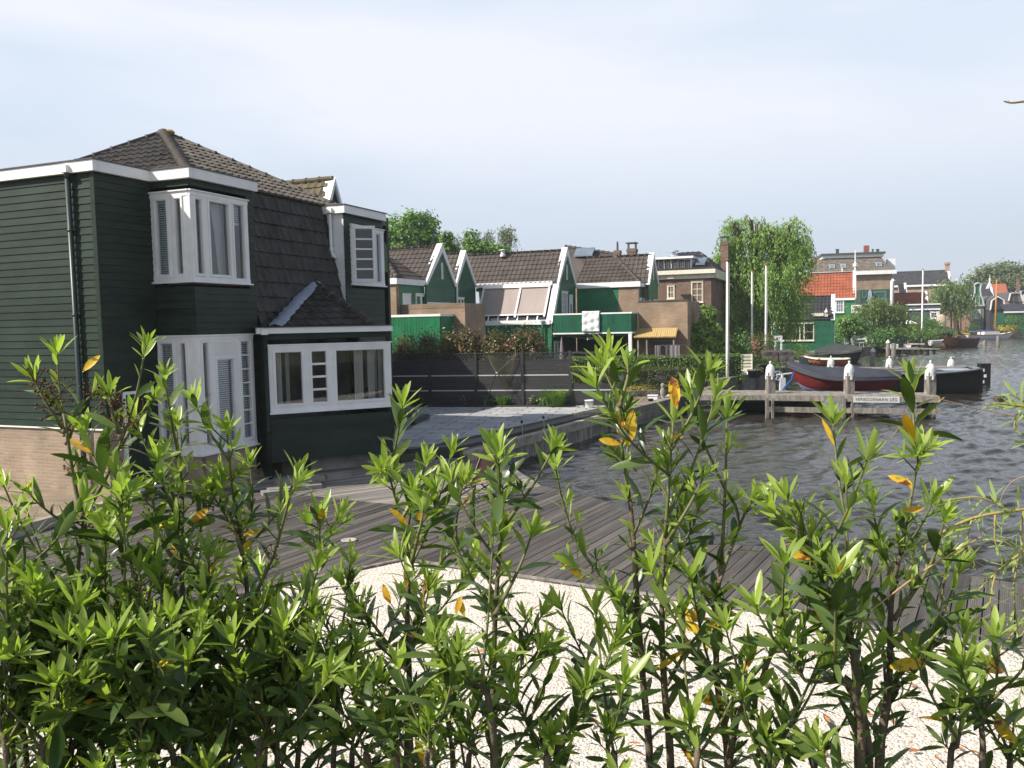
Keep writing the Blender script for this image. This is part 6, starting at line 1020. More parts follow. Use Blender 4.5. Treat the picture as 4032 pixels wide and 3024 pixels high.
for x0, x1, y0, y1 in ((3265, 3287, 1058, 1042), (3310, 3331, 1057, 1040), (3357, 3377, 1053, 1037), (3449, 3472, 1050, 1033)):
    s0 = (c(x0, y0)[2]-zc)/(zt-zc); s1 = (c(x0, y1)[2]-zc)/(zt-zc); a0, a1 = c(x0, y0, 2*s0)[0], c(x1, y0, 2*s0)[0]; Q = lambda a, s: F.w(a, -.1+2.1*s-.12, zc+(zt-zc)*s+.05); b = MB(); b.prism([Q(a0, s0), Q(a1, s0), Q(a1, s1), Q(a0, s1)], -F.v*.05); fo = b.build('skylight', LEAD, t); b = MB(); e = .1; b.prism([Q(a0+e, s0+.03)-F.v*.051, Q(a1-e, s0+.03)-F.v*.051, Q(a1-e, s1-.03)-F.v*.051, Q(a0+e, s1-.03)-F.v*.051], -F.v*.02); b.build('pane', GLASS_S, fo)
b = MB(); g0, g1 = c(3494, 1062, 4.5), c(3526, 1018, 4.5); b.obox(F.w(g0[0], 4.5, g0[2]), F.u*(g1[0]-g0[0]), F.v*1, (0, 0, g1[2]-g0[2])); b.build('white_dormer', WHITE, t); b = MB(); g0, g1 = c(3200, 1060, 4.5), c(3240, 1018, 4.5); b.obox(F.w(g0[0], 4.5, g0[2]-1), F.u*(g1[0]-g0[0]), F.v*1, (0, 0, g1[2]-g0[2]+1)); b.build('brick_dormer', BRICK_R, t)
g0, g1 = c(3403, 1000, 3), c(3423, 966, 3); b = MB(); b.obox(F.w(g0[0], 3, g0[2]), F.u*(g1[0]-g0[0]), F.v*.7, (0, 0, g1[2]-g0[2])); ch = b.build('chimney', mat('red_brick_stack', (.26, .09, .06), .9, .2, 4), t)
for x in (3294, 3300, 3436, 3453, 3458): b = MB(); q = c(x, 998, 3); b.lathe(F.w(*q), [(.12, 0), (.12, .5), (.16, .5), (.16, .6)], 8); b.build('vent_pipe', GREY_D, t)
# green rear extension with white flue
F = Fr(at(3440, 1250, 104), -14); c = lambda x, y, v=0: F.onv(x, y, v); t = thing('green_extension', 'blackish green boarded extension with a dark window under the mansard building', 'house', F.w(0, 0, .2), F.a); q0, q1 = c(3388, 1185), c(3505, 1138); b = MB(); b.obox(F.w(q0[0], 0, .2), F.u*(q1[0]-q0[0]), F.v*4, (0, 0, q1[2]-.2)); b.build('wall', mat('dark_teal_boards', (.03, .07, .055), .5, .2), t); fwin(t, F, 3438, 3490, 1180, 1145, 6, 2, 0, TEAL, None, .2); fwin(t, F, 3395, 3412, 1172, 1146, 1, 1, 0, TEAL, None, .1)
b = MB(); q = c(3425, 1185, -.5); b.prism([F.w(c(3417, 1187, -.5)[0], -.5, 2.0), F.w(c(3437, 1187, -.5)[0], -.5, 2.0), F.w(c(3433, 1150, -.5)[0], -.5, c(3433, 1150, -.5)[2]), F.w(c(3427, 1140, -.5)[0], -.5, c(3427, 1140, -.5)[2]), F.w(c(3420, 1150, -.5)[0], -.5, c(3420, 1150, -.5)[2])], F.v*.4); b.build('vent_cowl', LEAD, t)
p = F.w(*c(3512, 1185, -.6)); b = MB(); zt = c(3515, 1110, -.6)[2]; p[2] = .2; b.tube([p, [p[0], p[1], zt], [p[0]+.15, p[1]-.1, zt+.3]], .22, 9); solo('flue_pipe', b, WHITE, 'tall white ventilation pipe with a bent top behind the small willow', 'pipe', smooth=True)
# church-like brick house, pale gable, low orange roof, flat dark house
CHH, F, (u0, u1, ze, zr) = far_house('slate_roofed_house', 'long brick house with dark slate roof and a stepped chimney gable', 132, 3712, (3500, 3712, 1117), (3530, 3735, 1064), 3.6, BRICK_P, mat('dark_slate', (.055, .055, .062), .6, .3, 2), BRICK_R, wv=.3)
b = MB(); b.pbox(F.Pv(0), u0, u1, ze-.35, ze-.05, 0, .3); b.build('gutter_board', WHITE, CHH); b = MB(); b.obox(F.w(u1-.5, 3.1, zr-.4), F.u*.6, F.v*.9, (0, 0, 1.3)); b.obox(F.w(u1-.6, 3.0, zr+.9), F.u*.8, F.v*1.1, (0, 0, .35)); b.build('chimney', BRICK_P, CHH)
far_house('pale_gable_house', 'small pale brick house with a white edged gable below the slate roof', 122, 3600, (3540, 3600, 1150), (3548, 3565, 1118), 2.2, BRICK_P, TILE_B, BRICK_P, wv=.2)
OL, F, (u0, u1, ze, zr) = far_house('low_orange_house', 'low house with a plain orange tile roof and white corner board', 116, 3640, (3500, 3636, 1196), (3520, 3648, 1152), 2.0, BRICK_P, TILE_O, TEAL)
F = Fr(at(3640, 1250, 108), -22); c = lambda x, y, v=0: F.onv(x, y, v); t = thing('flat_roofed_house', 'flat roofed slate blue house with a white fascia and white window', 'house', F.w(0, 0, .2), F.a); q0, q1 = c(3570, 1262), c(3700, 1196); zw = c(3690, 1216)[2]; b = MB(); b.obox(F.w(q0[0], 0, .2), F.u*(q1[0]-q0[0]), F.v*6, (0, 0, q1[2]-.2)); b.build('wall', mat('slate_blue_boards', (.055, .07, .10), .5, .15), t); b = MB(); b.pbox(F.Pv(0), q0[0], q1[0]+.1, zw-.12, zw+.05, 0, .2); b.pbox(F.Pv(0), q0[0], q1[0]+.1, q1[2]-.1, q1[2]+.05, -6, .15); b.pbox(F.Pv(0), q1[0]-.12, q1[0], .2, zw-.12, 0, .06); b.build('fascia', WHITE, t); fwin(t, F, 3661, 3694, 1256, 1226, 2, 2, 0, WHITE, GLASS_S, .2)
willow('weeping_willow', 'pale green weeping willow beside the white mast poles', gbase(3768, 124), px_blobs(124, [(3740, 1140, 40, 28), (3780, 1130, 40, 24), (3710, 1175, 40, 30), (3760, 1180, 55, 40), (3800, 1175, 28, 40)]), 420, 1.2, 3.2, leafmat('pale_willow_leaf', (.10, .16, .05), (.20, .27, .09), .5, .3), .42, 41, .45)
# bell gable and gambrel houses
BG, F, (u0, u1, ze, zr) = far_house('dark_roofed_house', 'dark slate house behind the bell gable at the far quay', 140, 3895, (3780, 3893, 1168), (3790, 3900, 1120), 3.2, mat('grey_brown_boards', (.14, .125, .115), .8, .15), mat('charcoal_slate', (.05, .05, .056), .6, .3, 2), wv=.15)
F = Fr(at(3848, 1250, 134), -8); c = lambda x, y, v=0: F.onv(x, y, v); t = thing('bell_gable_house', 'narrow green bell gabled house with pale trim and tall dark windows', 'house', F.w(0, 0, .2), F.a)
cxm = c(3848, 1200)[0]; zz = lambda y: c(3848, y)[2]; prof = [(24, 1202), (21, 1182), (13, 1165), (10, 1145), (11, 1128), (13, 1124)]; k = 134/FPX; pr = [(w_*k*.98, zz(y)) for w_, y in prof]; poly = [F.Pv(0)(cxm-a, z) for a, z in pr]+[F.Pv(0)(cxm, zz(1114))]+[F.Pv(0)(cxm+a, z) for a, z in pr[::-1]]
b = MB(); b.prism(poly, F.v*.3); b.build('bell_gable', mat('sea_green_boards', (.05, .15, .11), .5, .15), t); b = MB()
for s in (-1, 1): b.tube([F.Pv(0)(cxm+s*a, z, .05) for a, z in pr], .14, 6)
b.tube([F.Pv(0)(cxm-.6, zz(1122), .05), F.Pv(0)(cxm, zz(1114), .05), F.Pv(0)(cxm+.6, zz(1122), .05)], .15, 6); b.pbox(F.Pv(0), cxm-1.1, cxm+1.1, zz(1206), zz(1200), -.1, .2); b.build('gable_trim', mat('pale_sage_trim', (.46, .52, .46), .5, .08), t)
b = MB(); b.obox(F.w(c(3805, 1260)[0], .02, .2), F.u*(c(3874, 1260)[0]-c(3805, 1260)[0]), F.v*6, (0, 0, zz(1204)-.2)); b.build('wall', mat('grey_sage_wall', (.20, .21, .20), .6, .15), t)
window(t, F.Pv(0), cxm-.35, cxm+.35, zz(1198), zz(1165), fw=.12, frame=mat('sage_frame', (.5, .55, .5), .5, .05))
for x0, x1 in ((3807, 3827), (3832, 3846), (3848, 3861)): fwin(t, F, x0, x1, 1256, 1218, 1, 2, 0, WHITE, None, .18)
far_house('brick_cottage', 'pinkish brick cottage side wall beside the pale willow trunk', 128, 3806, (3760, 3806, 1222), (3765, 3812, 1205), 2.5, mat('pink_brick', (.33, .19, .15), .9, .15, 3), TILE_B, wv=.15)
F = Fr(at(3892, 1250, 142), -8); c = lambda x, y, v=0: F.onv(x, y, v); t = thing('pointed_gable_house', 'pointed white trimmed gable with a spire between the orange roof and bell gable', 'house', F.w(0, 0, .2), F.a); A, B, T = c(3866, 1166), c(3918, 1163), c(3896, 1112); b = MB(); b.prism([F.w(A[0], 0, A[2]), F.w(B[0], 0, A[2]), F.w(T[0], 0, T[2])], F.v*5); b.obox(F.w(A[0]+.3, .1, .2), F.u*(B[0]-A[0]-.6), F.v*5, (0, 0, A[2]-.2)); b.build('wall', mat('blue_grey_boards', (.075, .085, .11), .6, .2), t)
b = MB(); wv = .42
for E, s in ((A, -1), (B, 1)): b.prism([F.Pv(0)(E[0]+s*.1, A[2]-.2), F.Pv(0)(E[0]-s*wv*1.1, A[2]-.2), F.Pv(0)(T[0], T[2]-wv*1.6), F.Pv(0)(T[0], T[2]+.2)], -F.v*.2)
b.lathe(F.w(T[0], -.1, T[2]), [(.12, 0), (.12, .4), (.2, .5), (.05, .7), (.02, 1.4)], 6); b.pbox(F.Pv(0), T[0]-.7, T[0]+.7, T[2]-1.5, T[2]-1.35, 0, .15); b.build('bargeboard', WHITE, t); window(t, F.Pv(0), T[0]-.7, T[0]+.7, A[2]+.1, A[2]+1.2, fw=.18)
def gambrel(lab, Y, xs, ys, m, win):
    F = Fr(at(xs[2], 1250, Y), -10); c = lambda x, y: F.onv(x, y, 0); pts = [c(x, y) for x, y in zip(xs, ys)]; t = thing('gambrel_house', lab, 'house', F.w(pts[2][0], 0, .2), F.a); P = F.Pv(0)
    b = MB(); b.prism([P(q[0], q[2]) for q in pts], F.v*5); b.obox(F.w(pts[0][0]+.1, .1, .2), F.u*(pts[-1][0]-pts[0][0]-.2), F.v*5, (0, 0, max(.3, pts[0][2]-.2))); b.build('wall', m, t); b = MB(); cen = np.mean([[q[0], q[2]] for q in pts], 0)
    inn = [(q[0]+(cen[0]-q[0])*.14, q[2]+(cen[1]-q[2])*.14) for q in pts]
    for i in range(len(pts)-1): b.prism([P(pts[i][0], pts[i][2]), P(pts[i+1][0], pts[i+1][2]), P(*inn[i+1]), P(*inn[i])], -F.v*.25)
    b.build('bargeboard', WHITE, t); b = MB(); e = .2
    b.prism([P(q[0]*1.0, q[2]+.15, -.3) for q in pts], F.v*6); b.build('roof', mat('gambrel_tile', (.10, .095, .10), .7, .25, 2), t); fwin(t, F, *win, 3, 2, 0, GREY_D, None, .15); return t
gambrel('dark gambrel fronted house with a wide window behind the orange mast', 132, (3896, 3902, 3927, 3952, 3960), (1222, 1183, 1166, 1180, 1222), mat('charcoal_boards', (.05, .05, .06), .6, .2), (3908, 3948, 1218, 1186))
gambrel('brown gambrel house with white edging behind the green boathouse', 146, (3969, 3976, 3990, 4018, 4030), (1185, 1155, 1152, 1153, 1190), mat('grey_brown_front', (.16, .13, .11), .7, .2), (3992, 4008, 1188, 1160))
far_house('orange_roofed_house', 'wide hipped orange roof house between the white gable and far tree', 152, 3985, (3890, 3985, 1182), (3902, 3960, 1116), 4.5, BRICK_P, mat('vivid_orange_tile', (.36, .115, .065), .7, .15), verge=False)
chimney('tall dark brick chimney at the far edge beneath the round tree', 150, 4003, 4014, 1098, 1125, BRICK_D, False)
F = Fr(at(4000, 1250, 128), -10); c = lambda x, y: F.onv(x, y, 0); t = thing('green_boathouse', 'long green boathouse wall under a dark roof with white gutter', 'boathouse', F.w(0, 0, .2), F.a); q0, q1 = c(3952, 1262), c(4120, 1228); b = MB(); b.obox(F.w(q0[0], 0, .2), F.u*(q1[0]-q0[0]), F.v*5, (0, 0, q1[2]-.2)); b.build('wall', GREEN2, t); b = MB(); b.pbox(F.Pv(0), q0[0], q1[0], q1[2]-.05, q1[2]+.2, 0, .2); b.build('gutter_board', WHITE, t); b = MB(); b.prism([F.w(q0[0], -.1, q1[2]+.2), F.w(q1[0], -.1, q1[2]+.2), F.w(q1[0], 3, c(4000, 1200)[2]), F.w(q0[0]+.5, 3, c(4000, 1200)[2])], (0, 0, .15)); b.build('roof', TILE_B, t)
LF_FAR = leafmat('hazy_leaf', (.09, .125, .05), (.17, .20, .085), .6, .25)
tree('round_tree', 'huge rounded tree crown behind the far rooftops', 'tree', gbase(3960, 185), px_blobs(185, [(3900, 1080, 60, 42), (3960, 1075, 70, 42), (4020, 1090, 60, 45), (3850, 1105, 45, 30), (3980, 1110, 120, 35), (4090, 1110, 60, 50)]), .7, LF_FAR, 9000, .62, 51, clumps=110, spread=.2)
# small trees and garden shrubs along the far bank
tree('round_tree', 'small round leafed tree on a short trunk by the green cottage', 'tree', gbase(3340, 76), px_blobs(76, [(3335, 1265, 40, 28), (3360, 1285, 45, 30), (3320, 1300, 35, 25), (3390, 1300, 30, 25)]), .12, LF_TREE, 3000, .2, 52, clumps=50)
willow('weeping_willow', 'small umbrella shaped weeping willow by the far terrace', gbase(3455, 82), px_blobs(82, [(3440, 1200, 45, 14), (3490, 1200, 45, 14), (3400, 1225, 35, 20), (3460, 1235, 70, 25), (3530, 1225, 30, 22), (3510, 1240, 40, 25)]), 480, .8, 2.0, leafmat('mid_willow_leaf', (.09, .14, .035), (.18, .25, .07), .5, .3), .26, 53, .2)
for i, (lab, x, Y, r, h, lm, cat) in enumerate((('bronze leaved round shrub beside the white parasol', 3575, 92, 1.3, 2.6, LF_RED, 'shrub'), ('dark tall conifer shrub behind the bronze shrub', 3610, 96, 1.8, 3.4, LF_DARK, 'shrub'), ('bright green bank shrubs above the wooden landing', 3580, 86, 2.2, 1.9, LF_GRASS, 'shrub'), ('broad green shrub before the flat roofed house', 3660, 98, 1.8, 2.6, LF_TREE, 'shrub'), ('low leafy bush over the covered black boat', 3690, 93, 2.0, 1.5, LF_GRASS, 'shrub'), ('dark ivy mass under the small umbrella willow', 3520, 80, 2.0, 1.9, LF_DARK, 'shrub'), ('dark hedge bush along the far terrace', 3450, 79, 1.3, 1.4, LF_DARK, 'shrub'), ('yellow green low bush by the pale stone column', 3725, 102, 1.2, 1.0, LF_YEL, 'shrub'), ('small fresh bush in front of the bell gable', 3830, 120, 1.0, 1.3, LF_GRASS, 'shrub'), ('bushy dark tree behind the low orange roof', 3655, 112, 1.6, 4.4, LF_DARK, 'tree'), ('small young tree in front of the green boathouse', 3990, 124, 1.8, 2.4, LF_GRASS, 'tree'), ('shrub with yellow tips at the green boathouse corner', 3958, 122, 1.2, 1.3, LF_YEL, 'shrub'), ('leafy garden bush between cottage and round tree', 3310, 80, 1.0, 1.6, LF_DARK, 'shrub'), ('low creeping shrub at the cottage quay edge', 3150, 66, .8, .8, LF_GRASS, 'shrub'), ('shrub at the foot of the gate frame', 3095, 52, .8, .9, LF_GRASS, 'shrub'))):
    bushy('garden_shrub' if cat == 'shrub' else 'garden_tree', lab, cat, gbase(x, Y), r, h, int(700*r), .2 if Y > 75 else .12, lm, 60+i)
# distant belt of trees closing the horizon
crown = []
rr = random.Random(12)
for k in range(60): x = -230+k*14.5; Y = 300+rr.uniform(-20, 60)+.12*abs(x); crown.append((np.array([x, Y, 3.0]), (9, 6, rr.uniform(3.5, 6.5))))
o = crown_mesh('distant_woods', None, LF_FAR, crown, 26000, 1.7, 71, 14, .25); struct(o, 'stuff')
# terrace furniture near the far cottage
def chair_simple(lab, x, Y, rot, m):
    p = gbase(x, Y, .25); t = thing('garden_chair', lab, 'chair', p, rot); F = Fr(p, math.degrees(rot)); b = MB(); b.obox(F.w(-.25, -.25, .65), F.u*.5, F.v*.5, (0, 0, .05)); b.build('seat', m, t); b = MB(); b.obox(F.w(-.25, .22, .7), F.u*.5, F.v*.05+np.array([0, 0, .0]), (0, 0, .5)); b.build('backrest', m, t)
    for dx in (-.25, .2):
        for dy in (-.25, .2): b = MB(); b.obox(F.w(dx, dy, .25), F.u*.05, F.v*.05, (0, 0, .4)); b.build('leg', m, t)
M_GC = mat('grey_garden_chair', (.36, .36, .34), .6, .1)
chair_simple('grey garden chair on the terrace side nearest the round tree', 3338, 78, .9, M_GC); chair_simple('grey garden chair standing in front of the white terrace table', 3368, 77, 0, M_GC); chair_simple('grey garden chair turned away at the far side of the terrace table', 3400, 79, -1.1, M_GC)
p = gbase(3385, 79.5, .25); t = thing('garden_table', 'white garden table on the far terrace among grey chairs', 'table', p); b = MB(); b.obox(p+[-.8, -.45, .7], np.array([1.6, 0, 0]), np.array([0, .9, 0]), (0, 0, .06)); b.build('tabletop', WHITE, t)
for dx in (-.75, .68):
    for dy in (-.4, .33): b = MB(); b.obox(p+[dx, dy, 0], np.array([.07, 0, 0]), np.array([0, .07, 0]), (0, 0, .7)); b.build('leg', WHITE, t)
p = gbase(3575, 90, .2); t = thing('white_parasol', 'white open parasol on the bank beside the bronze shrub', 'parasol', p); zt = at(3575, 1262, 90)[2]; b = MB(); b.tube([p, [p[0], p[1], zt]], .03, 6); b.build('pole', WHITE, t); b = MB(); b.lathe([p[0], p[1], zt-.35], [(1.0, 0), (.98, .03), (.5, .24), (.02, .42)], 8); b.build('canopy', WHITE, t)
p = gbase(3705, 104, .2); b = MB(); zt = at(3705, 1243, 104)[2]; b.lathe(p, [(.62, 0), (.6, zt*.5), (.55, zt-.3), (.3, zt-.1), (.02, zt)], 10); solo('closed_parasol', b, mat('beige_canvas', (.46, .36, .28), .9, .1), 'closed beige parasol standing tall near the teal boat', 'parasol', smooth=True)
b = MB(); p0, p1 = gbase(3535, 82.5, .0), gbase(3570, 83.5, .0); d = nrm(p1-p0); n = 14; L = np.linalg.norm(p1-p0)
for i in range(n): b.obox(p0+d*(L*i/n)+[0, 0, .0], d*(L/n-.01), np.array([0, .05, 0]), (0, 0, 1.35+.06*math.sin(i*2)))
solo('timber_screen', b, WOOD_G, 'grey vertical plank screen at the water below the small willow', 'fence')
p = gbase(3210, 69, .25); b = MB(); b.obox(p+[-1.5, -1.0, -.6], np.array([3.4, 0, 0]), np.array([0, .12, 0]), (0, 0, .55)); solo('quay_board', b, WOOD_G, 'grey timber bank boarding below the green cottage', 'bank boarding')
# ================================================================== jetties, posts and boats
M_JET = mat('silvered_jetty_plank', (.19, .17, .145), .8, .3, 2.5, .3, 30, .3, c2=(.34, .31, .27), stretch=(4, 1, 1)); M_DKW = mat('wet_dark_timber', (.03, .025, .02), .7, .4, 4)
f0, f1, f2, bk0, bk1 = onz(2706, 1556, .4), onz(3018, 1555, .4), onz(3700, 1561, .4), onz(2768, 1534, .4), onz(3662, 1546, .4)
jt = thing('timber_jetty', 'weathered timber jetty in front of the red boat with a stencilled board', 'jetty', f0); jt['label'] = 'weathered timber jetty with thick posts moored beside the red boat'
b = MB(); planks(b, [f0, f1, f2, bk1, bk0], 2, .19, .335, .4, .018, random.Random(5), .006); b.build('deck_plank', M_JET, jt)
def beam(mb, A, B, z0, z1, th): A, B = np.array([A[0], A[1], z0]), np.array([B[0], B[1], z0]); d = nrm(B-A); n = np.array([d[1], -d[0], 0]); mb.obox(A, B-A, n*th, (0, 0, z1-z0))
b = MB(); beam(b, f0, f1-[.003, 0, 0], .22, .392, .06); beam(b, f1, f2, .20, .39, .08); b.build('fascia_beam', M_JET, jt)
b = MB(); beam(b, f1-[.03, 0, 0], f2+[.05, 0, 0], -.2, -.02, .1); b.build('lower_beam', M_JET, jt)
for x, w_ in ((3026, .1), (3047, .07), (3330, .1), (3364, .07), (3630, .1), (3650, .22), (3688, .09)):
    p = onz(x, 1560, .4); b = MB(); b.box([p[0], p[1]+.16, -.35], (w_, .12, 1.35)); b.build('strut', M_DKW if w_ > .15 else WOOD_G, jt)
b = MB(); beam(b, bk0, bk1, .1, .33, .12); b.build('rear_beam', M_DKW, jt)
sg0, sg1 = onz(3360, 1572, .3), onz(3546, 1575, .3); d = nrm(f2-f1); n = np.array([d[1], -d[0], 0]); q = f1+d*((sg0-f1)@d)+n*.085; Ls = (sg1-sg0)@d
sg = thing('mooring_sign', 'white stencilled sign board on the jetty edge reading verboden aan leg', 'sign', [q[0], q[1], .19], math.atan2(d[1], d[0])); b = MB(); b.obox([q[0], q[1], .18], d*Ls, n*.02, (0, 0, .205)); b.build('board', mat('weathered_white_board', (.52, .52, .50), .8, .12, 6), sg)
cv = bpy.data.curves.new('lettering', 'FONT'); cv.body = 'VERBODENAAN LEG'; cv.size = .15; cv.space_character = 1.22; cv.extrude = .002; cv.offset = .002; to = bpy.data.objects.new('tmp', cv); COL.objects.link(to); bpy.context.view_layer.update()
me = bpy.data.meshes.new_from_object(to.evaluated_get(bpy.context.evaluated_depsgraph_get())); bpy.data.objects.remove(to); co = np.empty(len(me.vertices)*3, np.float32); me.vertices.foreach_get('co', co); co = co.reshape(-1, 3); W_ = co[:, 0].max(); co[:, 0] *= Ls*.9/W_
V = q+n*.0225+np.array([0, 0, .235-q[2]])+co[:, :1]*d+d*Ls*.05+co[:, 1:2]*np.array([0, 0, 1.])+co[:, 2:3]*n; link_mesh('lettering', V, [tuple(p.vertices) for p in me.polygons], mat('black_stencil', (.05, .05, .05), .8, .1), sg); bpy.data.meshes.remove(me)
# mooring posts with white bell caps: one built, the rest copied
def bell_post(lab, base, h, grp='white capped jetty posts'):
    t = thing('mooring_post', lab, 'mooring post', base, .1, grp); b = MB(); p = np.asarray(base, float); b.box(p+[0, 0, (h-.32-1.2)/2], (.27, .27, h-.32+1.2), .1); b.build('post', WOOD_G, t); b = MB(); b.lathe(p+[0, 0, h-.46], [(.165, 0), (.17, .02), (.165, .22), (.14, .34), (.08, .42), (.035, .44), (.035, .49), (.05, .51), (.02, .55)], 16); b.build('cap', mat('white_plastic_cap', (.62, .63, .62), .55, .12, 6), t, True)
    b = MB(); [b.box(p+[1.0*.155*math.cos(a), .155*math.sin(a), h-.50], (.05, .05, .14), a) for a in (.1, 1.67, 3.24, 4.81)]; b.build('cap_strap', WHITE, t); return t
bp0 = onz(3033, 1549, .4); zt = at(3033, 1437, bp0[1])[2]; src = bell_post('white capped post at the shore end of the near jetty', bp0, zt-.4+.05)
for lab, x, y, Y in (('white capped post at the middle of the near jetty beside the red hull', 3343, 1551, None), ('white capped post at the water end of the near jetty', 3662, 1553, None), ('white capped post behind the red boat cover on the rear jetty', 3272, 1412, 41), ('white capped post in the middle of the rear jetty', 3502, 1413, 41), ('white capped post at the outer end of the rear jetty', 3745, 1416, 41)):
    o = copy_tree(src); o['label'] = lab
    if Y is None: o.location = [float(v) for v in onz(x, y, .4)]
    else: p = at(x, y, Y); o.location = [float(p[0]), float(p[1]), float(p[2]-(zt-.4))]
# rear jetty
r0, r1 = at(3180, 1447, 40.4), at(3862, 1452, 40.0); r0[2] = r1[2] = 0; zj = at(3600, 1449, 40.2)[2]; t = thing('timber_jetty', 'long rear jetty of old timber behind the black barge', 'jetty', r0); b = MB(); planks(b, [r0, r1, r1+[.1, 1.5, 0], r0+[.1, 1.5, 0]], 3, .19, zj-.07, zj, .015); b.build('deck_plank', WOOD_G, t); b = MB(); beam(b, r0-[0, .004, 0], r1-[0, .004, 0], zj-.36, zj-.01, .1); b.build('fascia_beam', WOOD_G, t)
for k in range(5): b = MB(); p = r0+(r1-r0)*(k+.5)/5; b.box([p[0], p[1]+.3, zj-1.1], (.25, .25, 2.0)); b.build('pile', M_DKW, t)
b = MB(); b.box([r1[0]+.12, r1[1]-.05, (zj-.5)/2+.05], (.5, .3, zj+.75)); b.build('end_plate', BLACK, t); [(b := MB(), b.box([r1[0]+.0+.1*(k % 2), r1[1]-.21, zj-.15-.28*k], (.12, .02, .14), .0), b.build('reflector', WHITE, t)) for k in range(4)]
p = onz(2990, 1622, WATER_Z); t = thing('pontoon', 'small dark floating pontoon half under the near jetty', 'pontoon', p); b = MB(); b.box(p+[.9, 1.0, .12], (3.2, 1.3, .42)); b.build('float', BLACK, t); b = MB(); planks(b, [p+[-.7, .35, 0], p+[2.5, .35, 0], p+[2.5, 1.65, 0], p+[-.7, 1.65, 0]], 0, .14, p[2]+.33, p[2]+.37, .02); b.build('deck_plank', WOOD_G, t)
def hull(name, parent, O, ang, L, B, zs, zk, m, strakes=0, rake=.5, trans=.75, full=2.2, inner=None, thick=.04, split=None, m2=None, keelrise=.35, gun=None, cover=None, crown=.35, skirt=.12, bot=1.7, srake=0.):
    """O: middle at waterline; bow along +x of ang; zs=(stern, middle, bow) gunwale heights; zk keel depth"""
    F = Fr(O, math.degrees(ang)); n = 18; oz = O[2]
    def hb(t): return B/2*((trans+(1-trans)*math.sin(math.pi*min(1, t/.55)/2)) if t < .55 else (1-((t-.55)/.45)**full))
    def zg(t): return zs[1]+(zs[0]-zs[1])*max(0, 1-2*t)**2+(zs[2]-zs[1])*max(0, 2*t-1)**2
    def zkl(t): return zk+(zg(t)*.55-zk)*max(0, (t-.7)/.3)**2.5*keelrise*2
    def P(t, s, side, off=0):
        h = hb(t)+.015; y = h*(s**.5 if bot > 1 else s**.3)+off; z = zkl(t)+(zg(t)-zkl(t))*s**bot; return F.w(-L/2+L*t-rake*(1-s)*max(0, (t-.4)/.6)**2+srake*(1-s)*max(0, (.4-t)/.4)**2, side*y, oz+z)
    k = strakes or 8; ss = np.linspace(0, 1, k+1); ts = np.linspace(0, 1, n+1); low = MB(); up = MB()
    for side in (-1, 1):
        for j in range(k):
            mb = low if split and ss[j] < split else up; o = .018 if strakes else 0
            mb.grid([[P(t, ss[j], side, o), P(t, ss[j+1], side, 0.002)] for t in ts])
    up.poly([P(0, s, -1) for s in ss[::-1]]+[P(0, s, 1) for s in ss[1:]])
    up.build(name, m, parent, not strakes)
    if split: low.build('bottom', m2, parent, True)
    b = MB()
    for side in (-1, 1): b.tube([P(t, 1, side)+[0, 0, .01] for t in ts], thick, 6)
    b.tube([P(0, 1, -1), P(0, 1, 1)], thick, 6); b.build('gunwale', gun or m, parent, True)
    if cover is None:
        b = MB(); zf = lambda t: zkl(t)+(zg(t)-zkl(t))*.35
        b.grid([[F.w(-L/2+L*t-(rake*.4)*max(0, (t-.4)/.6)**2, y*hb(t)*(.93 if abs(y) == 1 else .8), oz+(zg(t)-.02 if abs(y) == 1 else zf(t))) for y in (-1, -.82, 0, .82, 1)] for t in ts]); b.build('interior', inner or m, parent)
        b = MB()
        for t in (.25, .5, .72): b.grid([[F.w(-L/2+L*(t+dt), y*hb(t)*.9, oz+zg(t)-.16+dz) for y in (-1, 1)] for dt, dz in ((0, 0), (.05, 0), (.05, -.05))])
        b.build('thwart', gun or m, parent)
    else:
        b = MB(); rr = random.Random(int(L*10)); ys = np.linspace(-1, 1, 13); rows = []
        for t in ts:
            h = hb(t)+.05; row = [F.w(-L/2+L*t*1.0-(0 if t < 1 else -.03), -h, oz+zg(t)-skirt)]
            for y in ys: row.append(F.w(-L/2+L*t, y*h, oz+zg(t)+.03+crown*(1-abs(y)**1.3)*math.sin(math.pi*(.12+.80*t))**.8+.012*math.sin(9*t*2+y*6)+rr.uniform(-.008, .008)))
            row.append(F.w(-L/2+L*t, h, oz+zg(t)-skirt)); rows.append(row)
        b.grid(rows); b.poly(rows[0][::-1]); b.build('cover', cover, parent, True)
    return F, hb, zg
M_NAVY = mat('navy_boat_cover', (.040, .044, .060), .75, .2, 2, .4, 8); M_RED = mat('dark_red_hull', (.15, .018, .020), .4, .2, 2); M_ABLUE = mat('blue_grey_antifouling', (.24, .27, .46), .6, .15, 3); M_BLK = mat('black_hull', (.010, .011, .013), .35, .3, 2)
A, B = at(3098, 1437, 33.2), at(3547, 1490, 32.0); c = (A+B)/2; ang = math.atan2((A-B)[1], (A-B)[0]); L = np.linalg.norm((A-B)[:2]); c[2] = .15
t = thing('red_boat', 'dark red clinker boat under a navy cover on its lift beside the jetty', 'boat', c, ang); hull('hull', t, c, ang, L, 1.75, (.62, .62, 1.12), -.05, M_RED, 9, .55, .22, 2.3, srake=.6, split=.3, m2=M_ABLUE, gun=M_NAVY, cover=M_NAVY, crown=.34, bot=1.35, keelrise=.2)
